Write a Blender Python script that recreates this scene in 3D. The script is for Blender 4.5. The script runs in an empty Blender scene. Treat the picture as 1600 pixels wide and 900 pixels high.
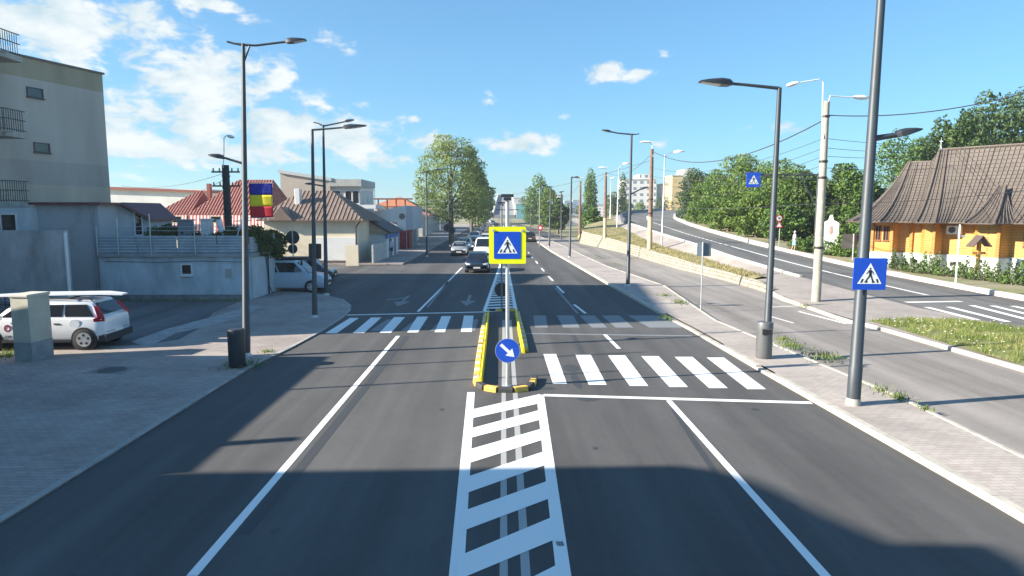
import bpy, math, random
import numpy as np
from mathutils import Vector, Matrix, noise as mnoise
R = math.radians
S = bpy.context.scene
COL = S.collection
random.seed(7)
RNG = np.random.default_rng(7)

# ------------------------------------------------------------------ camera, sky, sun
F = 1040.0
CAMH = 4.6
PITCH = math.atan(120 / F)
YAW = math.atan(15 / F)
cam_d = bpy.data.cameras.new("camera")
cam_d.sensor_width = 36
cam_d.lens = F * 36 / 1600
cam_d.clip_start = 0.1
cam_d.clip_end = 6000
cam = bpy.data.objects.new("camera", cam_d)
COL.objects.link(cam)
cam.location = (0, 0, CAMH)
cam.rotation_euler = (R(90) - PITCH, 0, -YAW)
S.camera = cam

SUN_EL, SUN_AZ = R(24.5), R(12)
W = bpy.data.worlds.new("World")
S.world = W
W.use_nodes = True
SKY_STR, SUN_STR, EXPO = 0.105, 5.0, 1.5
CLOUDS = [  # az, el (deg) centre, half sizes, strength
]
def ray(px, py):
    f = Vector((math.sin(YAW) * math.cos(PITCH), math.cos(YAW) * math.cos(PITCH), -math.sin(PITCH)))
    r = Vector((math.cos(YAW), -math.sin(YAW), 0))
    u = r.cross(f)
    return f * F + r * (px - 800) - u * (py - 450)
O = Vector((0, 0, CAMH))
def G(px, py, z=0.0):
    d = ray(px, py)
    return O + d * ((z - CAMH) / d.z)
def AT(px, py, Y):
    d = ray(px, py)
    return O + d * (Y / d.y)

def build_world():
    nt = W.node_tree
    N = nt.nodes
    N.clear()
    L = nt.links.new
    out = N.new("ShaderNodeOutputWorld")
    bg = N.new("ShaderNodeBackground")
    bg.inputs[1].default_value = SKY_STR
    sky = N.new("ShaderNodeTexSky")
    sky.sky_type = 'NISHITA'
    sky.sun_disc = False
    sky.sun_elevation = SUN_EL
    sky.sun_rotation = math.atan2(-math.cos(SUN_AZ), -math.sin(SUN_AZ))
    sky.air_density = 1.0
    sky.dust_density = 0.4
    sky.ozone_density = 1.4
    sky.altitude = 0
    tc = N.new("ShaderNodeTexCoord")
    sep = N.new("ShaderNodeSeparateXYZ")
    L(tc.outputs['Generated'], sep.inputs[0])
    def M(op, a, b=None, c=None):
        m = N.new("ShaderNodeMath")
        m.operation = op
        for i, v in enumerate((a, b, c)):
            if v is None: continue
            if isinstance(v, (int, float)): m.inputs[i].default_value = v
            else: L(v, m.inputs[i])
        return m.outputs[0]
    az = M('ARCTAN2', sep.outputs[0], sep.outputs[1])
    el = M('ARCSINE', sep.outputs[2])
    comb = N.new("ShaderNodeCombineXYZ")
    L(az, comb.inputs[0]); L(el, comb.inputs[1])
    # (pixel centre, pixel half sizes, strength)
    blobs = [(60, 30, 160, 60, 1.05), (240, 35, 60, 30, .8), (110, 105, 60, 18, .62), (320, 130, 120, 60, .95), (250, 185, 170, 42, .85),
             (430, 195, 150, 40, .9), (300, 235, 230, 26, 1.05), (540, 215, 90, 32, .95), (430, 122, 36, 16, .75), (525, 62, 26, 20, .62),
             (590, 250, 60, 14, .85), (640, 187, 20, 9, .6), (570, 166, 22, 9, .62), (672, 222, 60, 22, .7), (818, 224, 62, 18, 1.05),
             (945, 113, 30, 17, .85), (1000, 118, 28, 12, .8), (1037, 84, 15, 8, .5), (765, 162, 12, 14, .6), (1228, 199, 45, 9, .55),
             (720, 245, 60, 10, .4), (398, 34, 28, 10, .55), (310, 4, 60, 14, .75), (880, 184, 14, 6, .45), (-200, 120, 160, 90, 1.0),
             (-150, 260, 200, 40, .9), (60, 170, 120, 60, .7), (1050, 225, 60, 9, .3), (480, 172, 60, 20, .5)]
    mx = None
    for px, py, rx, ry, st in blobs:
        d = ray(px, py).normalized()
        a0, e0 = math.atan2(d.x, d.y), math.asin(d.z)
        sx, sy = rx / F * 1.25, ry / F * 1.25
        mp = N.new("ShaderNodeMapping")
        mp.vector_type = 'POINT'
        mp.inputs['Location'].default_value = (-a0 / sx, -e0 / sy, 0)
        mp.inputs['Scale'].default_value = (1 / sx, 1 / sy, 0)
        L(comb.outputs[0], mp.inputs[0])
        ln = N.new("ShaderNodeVectorMath"); ln.operation = 'LENGTH'
        L(mp.outputs[0], ln.inputs[0])
        v = M('MULTIPLY', M('SUBTRACT', 1.0, ln.outputs['Value']), 1.25)
        v = M('MULTIPLY', M('MINIMUM', v, 1.0), st)
        mx = v if mx is None else M('MAXIMUM', mx, v)
    # noise on direction, stretched so clouds are flatter than tall
    mp = N.new("ShaderNodeMapping")
    mp.inputs['Scale'].default_value = (9, 17, 1)
    L(comb.outputs[0], mp.inputs[0])
    n1 = N.new("ShaderNodeTexNoise"); n1.noise_dimensions = '3D'
    n1.inputs['Scale'].default_value = 2.3; n1.inputs['Detail'].default_value = 10; n1.inputs['Roughness'].default_value = .6
    n1.inputs['Distortion'].default_value = .25
    L(mp.outputs[0], n1.inputs['Vector'])
    dens = M('ADD', mx, M('MULTIPLY', M('SUBTRACT', n1.outputs[0], 0.52), 3.6))
    mr = N.new("ShaderNodeMapRange"); mr.interpolation_type = 'SMOOTHSTEP'
    mr.inputs[1].default_value = 0.10; mr.inputs[2].default_value = .78
    L(dens, mr.inputs[0])
    # no noise-only clouds where no cloud stands
    gate = N.new("ShaderNodeMapRange"); gate.interpolation_type = 'SMOOTHSTEP'
    gate.inputs[1].default_value = -0.25; gate.inputs[2].default_value = 0.3
    L(mx, gate.inputs[0])
    alpha = M('MULTIPLY', mr.outputs[0], gate.outputs[0])
    alpha = M('MULTIPLY', alpha, 0.93)
    n2 = N.new("ShaderNodeTexNoise"); n2.inputs['Scale'].default_value = 2.4; n2.inputs['Detail'].default_value = 5
    L(mp.outputs[0], n2.inputs['Vector'])
    cr = N.new("ShaderNodeMix"); cr.data_type = 'RGBA'
    cr.inputs[6].default_value = (2.0, 2.55, 2.75, 1); cr.inputs[7].default_value = (3.3, 3.4, 3.4, 1)
    sm = N.new("ShaderNodeMapRange"); sm.inputs[1].default_value = .38; sm.inputs[2].default_value = .6
    L(M('MULTIPLY_ADD', n1.outputs[0], .5, M('MULTIPLY', n2.outputs[0], .5)), sm.inputs[0]); L(sm.outputs[0], cr.inputs[0])
    tint = N.new("ShaderNodeMix"); tint.data_type = 'RGBA'; tint.blend_type = 'MULTIPLY'; tint.inputs[0].default_value = 1
    tint.inputs[7].default_value = SKY_TINT
    gm = N.new('ShaderNodeGamma'); gm.inputs[1].default_value = SKY_GAMMA; L(sky.outputs[0], gm.inputs[0])
    L(gm.outputs[0], tint.inputs[6])
    mix = N.new("ShaderNodeMix"); mix.data_type = 'RGBA'
    L(alpha, mix.inputs[0]); L(tint.outputs[2], mix.inputs[6]); L(cr.outputs[2], mix.inputs[7])
    L(mix.outputs[2], bg.inputs[0])
    L(bg.outputs[0], out.inputs[0])
SKY_TINT = (0.46, 0.83, 1.11, 1)
SKY_GAMMA = .70
build_world()

sl = bpy.data.lights.new("sun", 'SUN')
sl.energy = SUN_STR
sl.angle = R(0.5)
sl.color = (1.0, 0.91, 0.77)
sun = bpy.data.objects.new("sun", sl)
COL.objects.link(sun)
SD = Vector((math.cos(SUN_EL) * math.cos(SUN_AZ), math.cos(SUN_EL) * math.sin(SUN_AZ), -math.sin(SUN_EL)))
sun.rotation_euler = SD.to_track_quat('-Z', 'Y').to_euler()
sun.location = (-40, -10, 40)
S.view_settings.view_transform = 'Standard'
S.view_settings.look = 'None'
S.view_settings.exposure = EXPO
S.view_settings.gamma = 1
S.view_settings.use_curve_mapping = False
S.render.engine = 'CYCLES'
try:
    S.cycles.max_bounces = 5
    S.cycles.transparent_max_bounces = 6
except Exception: pass

# ------------------------------------------------------------------ materials
MATS = {}
def mat(name, col, rough=.8, metal=0, var=.0, vscale=3.0, bump=0, bscale=40, spec=.5, col2=None, stretch=(1, 1, 1), coat=0, trans=0, emit=None, lo=.35, hi=.65, detail=6):
    if name in MATS: return MATS[name]
    m = bpy.data.materials.new(name)
    m.use_nodes = True
    nt = m.node_tree; N = nt.nodes; L = nt.links.new
    b = N['Principled BSDF']
    b.inputs['Base Color'].default_value = (*col, 1)
    b.inputs['Roughness'].default_value = rough
    b.inputs['Metallic'].default_value = metal
    b.inputs['Specular IOR Level'].default_value = spec
    if coat: b.inputs['Coat Weight'].default_value = coat
    if trans: b.inputs['Transmission Weight'].default_value = trans
    if emit:
        b.inputs['Emission Color'].default_value = (*emit[0], 1); b.inputs['Emission Strength'].default_value = emit[1]
    if var or col2 or bump:
        g = N.new("ShaderNodeNewGeometry")
        mp = N.new("ShaderNodeMapping"); mp.inputs['Scale'].default_value = stretch
        L(g.outputs['Position'], mp.inputs[0])
    if var or col2:
        n = N.new("ShaderNodeTexNoise"); n.inputs['Scale'].default_value = vscale; n.inputs['Detail'].default_value = detail; n.inputs['Roughness'].default_value = .62
        L(mp.outputs[0], n.inputs['Vector'])
        r = N.new("ShaderNodeMapRange"); r.inputs[1].default_value = lo; r.inputs[2].default_value = hi
        L(n.outputs[0], r.inputs[0])
        x = N.new("ShaderNodeMix"); x.data_type = 'RGBA'
        c2 = col2 or tuple(min(1, c * (1 + var)) for c in col)
        c1 = col if col2 else tuple(c * (1 - var) for c in col)
        x.inputs[6].default_value = (*c1, 1); x.inputs[7].default_value = (*c2, 1)
        L(r.outputs[0], x.inputs[0]); L(x.outputs[2], b.inputs['Base Color'])
    if bump:
        n = N.new("ShaderNodeTexNoise"); n.inputs['Scale'].default_value = bscale; n.inputs['Detail'].default_value = 4
        L(g.outputs['Position'], n.inputs['Vector'])
        bp = N.new("ShaderNodeBump"); bp.inputs['Strength'].default_value = bump; bp.inputs['Distance'].default_value = .02
        L(n.outputs[0], bp.inputs['Height']); L(bp.outputs[0], b.inputs['Normal'])
    MATS[name] = m
    return m

def asphalt(name, base, tracks=True, warm=(1, 1, 1)):
    """asphalt with grain, long wheel-track streaks and large patches"""
    m = bpy.data.materials.new(name); m.use_nodes = True; MATS[name] = m
    nt = m.node_tree; N = nt.nodes; L = nt.links.new; b = N['Principled BSDF']
    g = N.new("ShaderNodeNewGeometry")
    def noise(scale, st, det=6, ro=.6):
        mp = N.new("ShaderNodeMapping"); mp.inputs['Scale'].default_value = st
        L(g.outputs['Position'], mp.inputs[0])
        n = N.new("ShaderNodeTexNoise"); n.inputs['Scale'].default_value = scale; n.inputs['Detail'].default_value = det; n.inputs['Roughness'].default_value = ro
        L(mp.outputs[0], n.inputs['Vector']); return n.outputs[0]
    def mr(x, a, c, d, e):
        r = N.new("ShaderNodeMapRange"); r.inputs[1].default_value = a; r.inputs[2].default_value = c; r.inputs[3].default_value = d; r.inputs[4].default_value = e
        L(x, r.inputs[0]); return r.outputs[0]
    def mul(a, c):
        k = N.new("ShaderNodeMath"); k.operation = 'MULTIPLY'; L(a, k.inputs[0]); L(c, k.inputs[1]); return k.outputs[0]
    f = mul(mr(noise(1.0, (.75, .03, 1), 4), .32, .68, .70, 1.32), mr(noise(.35, (1, .6, 1), 8, .7), .3, .7, .84, 1.16))
    f = mul(f, mr(noise(2.2, (1, .5, 1), 8, .75), .62, .75, 1.0, .82))
    f = mul(f, mr(noise(130, (1, 1, 1), 3), .25, .75, .62, 1.38))
    f = mul(f, mr(noise(9, (1, 1, 1), 6, .7), .3, .7, .93, 1.07))
    # crack-like joints
    v = N.new("ShaderNodeTexVoronoi"); v.feature = 'DISTANCE_TO_EDGE'; v.inputs['Scale'].default_value = .12
    mp = N.new("ShaderNodeMapping"); mp.inputs['Scale'].default_value = (1, .5, 1)
    va = N.new("ShaderNodeVectorMath"); va.operation = 'ADD'
    nn = N.new("ShaderNodeTexNoise"); nn.inputs['Scale'].default_value = .8; nn.inputs['Detail'].default_value = 6
    L(g.outputs['Position'], nn.inputs['Vector']); L(nn.outputs['Color'], va.inputs[0]); L(g.outputs['Position'], va.inputs[1])
    L(va.outputs[0], mp.inputs[0]); L(mp.outputs[0], v.inputs['Vector'])
    f = mul(f, mr(v.outputs['Distance'], 0, .0025, .93, 1.0))
    c = N.new("ShaderNodeMix"); c.data_type = 'RGBA'; c.blend_type = 'MULTIPLY'; c.inputs[0].default_value = 1
    c.inputs[6].default_value = (base * warm[0], base * warm[1], base * warm[2], 1)
    L(f, c.inputs[7]); L(c.outputs[2], b.inputs['Base Color'])
    b.inputs['Roughness'].default_value = .85
    b.inputs['Specular IOR Level'].default_value = .35
    bp = N.new("ShaderNodeBump"); bp.inputs['Strength'].default_value = .35; bp.inputs['Distance'].default_value = .008
    L(noise(90, (1, 1, 1), 3), bp.inputs['Height']); L(bp.outputs[0], b.inputs['Normal'])
    return m

def bricks(name, c1, c2, mortar, w, h, scale=1.0, msize=.02, plane='XY', rough=.85, rotz=0, bump=.3, var=.25, vscale=.5):
    m = bpy.data.materials.new(name); m.use_nodes = True; MATS[name] = m
    nt = m.node_tree; N = nt.nodes; L = nt.links.new; b = N['Principled BSDF']
    g = N.new("ShaderNodeNewGeometry"); src = g.outputs['Position']
    if plane == 'UZ':   # horizontal run + height, for walls of any heading
        s = N.new("ShaderNodeSeparateXYZ"); L(src, s.inputs[0])
        a = N.new("ShaderNodeMath"); a.operation = 'ADD'; L(s.outputs[0], a.inputs[0]); L(s.outputs[1], a.inputs[1])
        k = N.new("ShaderNodeCombineXYZ"); L(a.outputs[0], k.inputs[0]); L(s.outputs[2], k.inputs[1]); src = k.outputs[0]
    mp = N.new("ShaderNodeMapping"); mp.inputs['Rotation'].default_value = (0, 0, rotz); mp.inputs['Scale'].default_value = (scale,) * 3
    L(src, mp.inputs[0])
    t = N.new("ShaderNodeTexBrick"); t.inputs['Color1'].default_value = (*c1, 1); t.inputs['Color2'].default_value = (*c2, 1); t.inputs['Mortar'].default_value = (*mortar, 1)
    t.inputs['Scale'].default_value = 1; t.inputs['Brick Width'].default_value = w; t.inputs['Row Height'].default_value = h; t.inputs['Mortar Size'].default_value = msize; t.inputs['Mortar Smooth'].default_value = .3
    L(mp.outputs[0], t.inputs['Vector'])
    n = N.new("ShaderNodeTexNoise"); n.inputs['Scale'].default_value = vscale; n.inputs['Detail'].default_value = 8; n.inputs['Roughness'].default_value = .65
    L(g.outputs['Position'], n.inputs['Vector'])
    r = N.new("ShaderNodeMapRange"); r.inputs[1].default_value = .3; r.inputs[2].default_value = .7; r.inputs[3].default_value = 1 - var; r.inputs[4].default_value = 1 + var
    L(n.outputs[0], r.inputs[0])
    x = N.new("ShaderNodeMix"); x.data_type = 'RGBA'; x.blend_type = 'MULTIPLY'; x.inputs[0].default_value = 1
    L(t.outputs[0], x.inputs[6]); L(r.outputs[0], x.inputs[7]); L(x.outputs[2], b.inputs['Base Color'])
    bp = N.new("ShaderNodeBump"); bp.inputs['Strength'].default_value = bump; bp.inputs['Distance'].default_value = .01; bp.invert = True
    L(t.outputs['Fac'], bp.inputs['Height']); L(bp.outputs[0], b.inputs['Normal'])
    b.inputs['Roughness'].default_value = rough
    return m

def worn(name, paint, under, amount, scale=14):
    """thin paint worn through to the asphalt"""
    m = bpy.data.materials.new(name); m.use_nodes = True; MATS[name] = m
    nt = m.node_tree; N = nt.nodes; L = nt.links.new; b = N['Principled BSDF']
    g = N.new("ShaderNodeNewGeometry")
    n = N.new("ShaderNodeTexNoise"); n.inputs['Scale'].default_value = scale; n.inputs['Detail'].default_value = 10; n.inputs['Roughness'].default_value = .8
    L(g.outputs['Position'], n.inputs['Vector'])
    n2 = N.new("ShaderNodeTexNoise"); n2.inputs['Scale'].default_value = 1.1; n2.inputs['Detail'].default_value = 4
    L(g.outputs['Position'], n2.inputs['Vector'])
    a = N.new("ShaderNodeMath"); a.operation = 'ADD'; L(n.outputs[0], a.inputs[0]); L(n2.outputs[0], a.inputs[1])
    r = N.new("ShaderNodeMapRange"); r.inputs[1].default_value = 1.0 - amount * .5 - .12; r.inputs[2].default_value = 1.0 - amount * .5 + .12
    L(a.outputs[0], r.inputs[0])
    x = N.new("ShaderNodeMix"); x.data_type = 'RGBA'; x.inputs[6].default_value = (*under, 1); x.inputs[7].default_value = (*paint, 1)
    L(r.outputs[0], x.inputs[0]); L(x.outputs[2], b.inputs['Base Color']); b.inputs['Roughness'].default_value = .7
    return m

def leafmat(name, c1, c2, c3):
    m = bpy.data.materials.new(name); m.use_nodes = True; MATS[name] = m
    nt = m.node_tree; N = nt.nodes; L = nt.links.new; b = N['Principled BSDF']
    g = N.new("ShaderNodeNewGeometry")
    n = N.new("ShaderNodeTexNoise"); n.inputs['Scale'].default_value = .55; n.inputs['Detail'].default_value = 4
    L(g.outputs['Position'], n.inputs['Vector'])
    a = N.new("ShaderNodeMath"); a.operation = 'MULTIPLY_ADD'; L(g.outputs['Random Per Island'], a.inputs[0]); a.inputs[1].default_value = .5
    k = N.new("ShaderNodeMath"); k.operation = 'SUBTRACT'; L(n.outputs[0], k.inputs[0]); k.inputs[1].default_value = .12
    L(k.outputs[0], a.inputs[2])
    c = N.new("ShaderNodeValToRGB"); e = c.color_ramp.elements
    e[0].position = .3; e[0].color = (*c1, 1); e[1].position = .85; e[1].color = (*c3, 1)
    q = e.new(.55); q.color = (*c2, 1)
    L(a.outputs[0], c.inputs[0])
    L(c.outputs[0], b.inputs['Base Color']); b.inputs['Roughness'].default_value = .55; b.inputs['Specular IOR Level'].default_value = .3
    t = N.new("ShaderNodeBsdfTranslucent"); L(c.outputs[0], t.inputs[0])
    mx = N.new("ShaderNodeMixShader"); mx.inputs[0].default_value = .35
    L(b.outputs[0], mx.inputs[1]); L(t.outputs[0], mx.inputs[2]); L(mx.outputs[0], N['Material Output'].inputs[0])
    return m

def facade(name, wall, win, sx, sz, fx=.5, fz=.5, rough=.8, wall2=None):
    """far-off facade: wall with rows of windows, laid out on the wall itself"""
    m = bpy.data.materials.new(name); m.use_nodes = True; MATS[name] = m
    nt = m.node_tree; N = nt.nodes; L = nt.links.new; b = N['Principled BSDF']
    g = N.new("ShaderNodeNewGeometry"); s = N.new("ShaderNodeSeparateXYZ"); L(g.outputs['Position'], s.inputs[0])
    def M(op, a, c):
        k = N.new("ShaderNodeMath"); k.operation = op
        for i, v in enumerate((a, c)):
            if isinstance(v, (int, float)): k.inputs[i].default_value = v
            else: L(v, k.inputs[i])
        return k.outputs[0]
    h = M('ADD', s.outputs[0], s.outputs[1])
    fxn = M('LESS_THAN', M('FRACT', M('DIVIDE', h, sx), 0), fx)
    fzn = M('LESS_THAN', M('FRACT', M('DIVIDE', s.outputs[2], sz), 0), fz)
    sn = N.new("ShaderNodeSeparateXYZ"); L(g.outputs['Normal'], sn.inputs[0])
    flat = M('LESS_THAN', M('ABSOLUTE', sn.outputs[2], 0), .5)
    k = M('MULTIPLY', M('MULTIPLY', fxn, fzn), flat)
    x = N.new("ShaderNodeMix"); x.data_type = 'RGBA'; x.inputs[6].default_value = (*wall, 1); x.inputs[7].default_value = (*win, 1)
    L(k, x.inputs[0]); L(x.outputs[2], b.inputs['Base Color']); b.inputs['Roughness'].default_value = rough
    return m

A_ROAD = asphalt('asphalt_road', .080, warm=(1.02, 1.0, .99))
A_FRONT = asphalt('asphalt_frontage', .215, warm=(1.1, 1.0, .92))
A_RAMP = asphalt('asphalt_ramp', .13, warm=(1.02, 1.0, .97))
A_YARD = asphalt('asphalt_yard', .13)
P_LEFT = bricks('pavers_left', (.30, .255, .23), (.365, .31, .28), (.20, .17, .155), .24, .12, rotz=R(2), msize=.008, var=.3, vscale=.35)
P_RIGHT = bricks('pavers_right', (.345, .30, .27), (.415, .365, .33), (.26, .23, .21), .24, .12, rotz=R(-1), msize=.008, var=.2, vscale=.4)
PAINT = worn('road_paint', (.80, .80, .78), (.42, .415, .40), 1.95, 20)
PAINT_W = worn('road_paint_worn', (.80, .80, .78), (.30, .295, .285), 1.75, 16)
PAINT_OLD = worn('road_paint_old', (.36, .36, .35), (.09, .087, .083), 1.1, 22)
PAINT_GHOST = worn('road_paint_ghost', (.20, .21, .22), (.088, .085, .08), 1.05, 6)
PAINT_BLK = worn('blackout_and_shade_paint', (.045, .047, .052), (.075, .073, .072), 1.3, 5)
CONC = mat('concrete', (.42, .40, .36), .9, var=.2, vscale=1.3, bump=.3)
KERB = mat('kerb_concrete', (.43, .40, .345), .9, var=.18, vscale=2.5, bump=.3)
KERBW = mat('kerb_whitewash', (.54, .51, .46), .9, var=.12, vscale=2.5, bump=.2)
KERBR = mat('kerb_faded_red', (.50, .37, .33), .9, var=.12, vscale=2.5, bump=.2)
GRASS = mat('grass_ground', (.15, .15, .05), .95, col2=(.33, .27, .15), vscale=.9, bump=.6, bscale=30)
DRY = mat('dry_ground', (.30, .26, .18), .95, col2=(.17, .19, .07), vscale=.35, bump=.5, bscale=20)
POLE = mat('pole_dark_grey', (.045, .056, .068), .5, .15, var=.1)
STEEL = mat('galvanised_steel', (.52, .54, .56), .4, .55, var=.08)
LAMPG = mat('lamp_head_dark', (.04, .045, .055), .4, .3)
LENS = mat('lamp_lens', (.55, .57, .58), .2)
WHITE = mat('white_metal', (.78, .78, .77), .4)
BLACK = mat('black_plastic', (.02, .02, .022), .5)
RUBBER = mat('rubber', (.018, .018, .018), .8)
BLUE = mat('sign_blue', (.004, .07, .52), .35)
YEL = mat('sign_yellow', (.86, .93, .0), .4)
SWHITE = mat('sign_white', (.82, .84, .86), .35)
SBLACK = mat('sign_black', (.012, .012, .015), .5)
SRED = mat('sign_red', (.62, .03, .03), .4)
SBACK = mat('sign_back_grey', (.26, .31, .34), .5, .4)
SBDARK = mat('sign_back_dark', (.035, .04, .045), .6)
GLASS = mat('dark_window_glass', (.015, .018, .022), .06, spec=.8)
CARG = mat('car_glass', (.012, .015, .02), .05, spec=.9)
FRAMEW = mat('window_frame_white', (.7, .7, .7), .5)

# ------------------------------------------------------------------ mesh helpers
class MB:
    def __init__(s): s.v = []; s.f = []; s.m = []; s.k = 0
    def add(s, vs, fs):
        o = len(s.v); s.v += [tuple(v) for v in vs]; s.f += [tuple(i + o for i in f) for f in fs]; s.m += [s.k] * len(fs); return s
    def box(s, a, b, rot=0, piv=None):
        x0, y0, z0 = a; x1, y1, z1 = b
        vs = [(x0, y0, z0), (x1, y0, z0), (x1, y1, z0), (x0, y1, z0), (x0, y0, z1), (x1, y0, z1), (x1, y1, z1), (x0, y1, z1)]
        if rot:
            c = piv or ((x0 + x1) / 2, (y0 + y1) / 2)
            ca, sa = math.cos(rot), math.sin(rot)
            vs = [(c[0] + (x - c[0]) * ca - (y - c[1]) * sa, c[1] + (x - c[0]) * sa + (y - c[1]) * ca, z) for x, y, z in vs]
        return s.add(vs, [(0, 3, 2, 1), (4, 5, 6, 7), (0, 1, 5, 4), (1, 2, 6, 5), (2, 3, 7, 6), (3, 0, 4, 7)])
    def bbox(s, a, b, c=.02):
        """box with chamfered vertical and top edges"""
        x0, y0, z0 = a; x1, y1, z1 = b
        def ring(i, z): return [(x0 + i + c, y0 + i, z), (x1 - i - c, y0 + i, z), (x1 - i, y0 + i + c, z), (x1 - i, y1 - i - c, z), (x1 - i - c, y1 - i, z), (x0 + i + c, y1 - i, z), (x0 + i, y1 - i - c, z), (x0 + i, y0 + i + c, z)]
        return s.loft([ring(0, z0), ring(0, z1 - c), ring(c, z1)], caps=True)
    def loft(s, rings, caps=False, closed=True):
        n = len(rings[0]); vs = [p for r in rings for p in r]; fs = []
        for i in range(len(rings) - 1):
            for j in range(n if closed else n - 1):
                k = (j + 1) % n
                fs.append((i * n + j, i * n + k, (i + 1) * n + k, (i + 1) * n + j))
        if caps:
            fs.append(tuple(range(n - 1, -1, -1))); fs.append(tuple((len(rings) - 1) * n + j for j in range(n)))
        return s.add(vs, fs)
    def tube(s, pts, rad, n=10, caps=True):
        pts = [Vector(p) for p in pts]
        if isinstance(rad, (int, float)): rad = [rad] * len(pts)
        rings = []
        for i, p in enumerate(pts):
            t = (pts[min(i + 1, len(pts) - 1)] - pts[max(i - 1, 0)]).normalized()
            up = Vector((0, 0, 1)) if abs(t.z) < .95 else Vector((0, 1, 0))
            a = t.cross(up).normalized(); b = a.cross(t)
            rings.append([p + (a * math.cos(q) + b * math.sin(q)) * rad[i] for q in [2 * math.pi * j / n for j in range(n)]])
        return s.loft(rings, caps)
    def lathe(s, prof, n=20, c=(0, 0, 0)):
        rings = [[(c[0] + r * math.cos(2 * math.pi * j / n), c[1] + r * math.sin(2 * math.pi * j / n), c[2] + z) for j in range(n)] for r, z in prof]
        return s.loft(rings, True)
    def prism(s, poly, z0, z1):
        n = len(poly)
        def zz(z, i): return z[i] if isinstance(z, (list, tuple)) else z
        vs = [(p[0], p[1], zz(z0, i)) for i, p in enumerate(poly)] + [(p[0], p[1], zz(z1, i)) for i, p in enumerate(poly)]
        fs = [tuple(range(n - 1, -1, -1)), tuple(range(n, 2 * n))] + [(i, (i + 1) % n, n + (i + 1) % n, n + i) for i in range(n)]
        return s.add(vs, fs)
    def slab(s, poly, y0, y1):
        """polygon in x,z extruded along y"""
        n = len(poly)
        vs = [(p[0], y0, p[1]) for p in poly] + [(p[0], y1, p[1]) for p in poly]
        return s.add(vs, [tuple(range(n)), tuple(range(2 * n - 1, n - 1, -1))] + [(i, n + i, n + (i + 1) % n, (i + 1) % n) for i in range(n)])
    def sheet(s, poly):
        return s.add(poly, [tuple(range(len(poly)))])
    def build(s, name, mats, parent=None, smooth=False, loc=None, rz=0):
        me = bpy.data.meshes.new(name)
        me.from_pydata(s.v, [], s.f)
        if not isinstance(mats, (list, tuple)): mats = [mats]
        for m in mats: me.materials.append(m)
        if len(mats) > 1: me.polygons.foreach_set('material_index', s.m)
        import bmesh
        bm = bmesh.new(); bm.from_mesh(me)
        bmesh.ops.recalc_face_normals(bm, faces=bm.faces); bm.to_mesh(me); bm.free()
        if smooth:
            me.polygons.foreach_set('use_smooth', [True] * len(me.polygons))
            try: me.set_sharp_from_angle(angle=R(smooth if smooth is not True and smooth > 1 else 40))
            except Exception: pass
        o = bpy.data.objects.new(name, me); COL.objects.link(o)
        if parent: o.parent = parent
        if loc is not None: o.location = loc
        o.rotation_euler[2] = rz
        return o

def upsheet(mb):
    return mb
def props(o, label=None, cat=None, group=None, kind=None):
    if label: o['label'] = label
    if cat: o['category'] = cat
    if group: o['group'] = group
    if kind: o['kind'] = kind
    return o
def thing(name, label, cat, loc=(0, 0, 0), rz=0, group=None):
    o = bpy.data.objects.new(name, None); COL.objects.link(o); o.empty_display_size = .2
    o.location = loc; o.rotation_euler[2] = rz
    return props(o, label, cat, group)
def struct(o): o['kind'] = 'structure'; return o
def kids(o): return [c for c in bpy.data.objects if c.parent == o]
def copy_tree(o, parent=None):
    c = o.copy(); COL.objects.link(c); c.parent = parent
    for ch in kids(o): copy_tree(ch, c)
    return c
def poly_px(pts, z):
    return [tuple(G(x, y, z)) for x, y in pts]
def flat(name, poly, m, parent=None):
    return MB().sheet(poly).build(name, m, parent)
def line_strip(mb, pts, w, z):
    """a painted line of width w along ground points"""
    P = [Vector((p[0], p[1], 0)) for p in pts]
    L_, R_ = [], []
    for i, p in enumerate(P):
        t = (P[min(i + 1, len(P) - 1)] - P[max(i - 1, 0)]).normalized(); n = Vector((-t.y, t.x, 0)) * w / 2
        L_.append((p.x + n.x, p.y + n.y, z)); R_.append((p.x - n.x, p.y - n.y, z))
    for i in range(len(P) - 1): mb.sheet([R_[i], R_[i + 1], L_[i + 1], L_[i]])

def interp(tab):
    ys = [t[0] for t in tab]; o = np.argsort(ys)
    ys = np.array(ys)[o]; xs = np.array([t[1] for t in tab])[o]; zs = np.array([t[2] for t in tab])[o]
    def f(y):
        x = float(np.interp(y, ys, xs)); z = float(np.interp(y, ys, zs))
        if y < ys[0]: x = xs[0] + (y - ys[0]) * (xs[1] - xs[0]) / (ys[1] - ys[0])
        return (x, y, z)
    return f
def tab(pts):
    r = []
    for p in pts:
        if len(p) == 4: v = G(p[0], p[1], p[3])          # (px, py, None, z)
        else: v = AT(*p)                                  # (px, py, Y)
        r.append((v.y, v.x, v.z))
    return r

# ------------------------------------------------------------------ ground and roads
g = MB(); n = 24
xs = [-2500, -1200, -500, -200, -100, -50, -20, 0, 20, 50, 100, 200, 500, 1200, 2500]
ys = [-60, 0, 40, 100, 200, 400, 800, 1600, 3500]
for i in range(len(xs) - 1):
    for j in range(len(ys) - 1):
        g.sheet([(xs[i], ys[j], -.03), (xs[i + 1], ys[j], -.03), (xs[i + 1], ys[j + 1], -.03), (xs[i], ys[j + 1], -.03)])
struct(g.build('ground', DRY))

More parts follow.
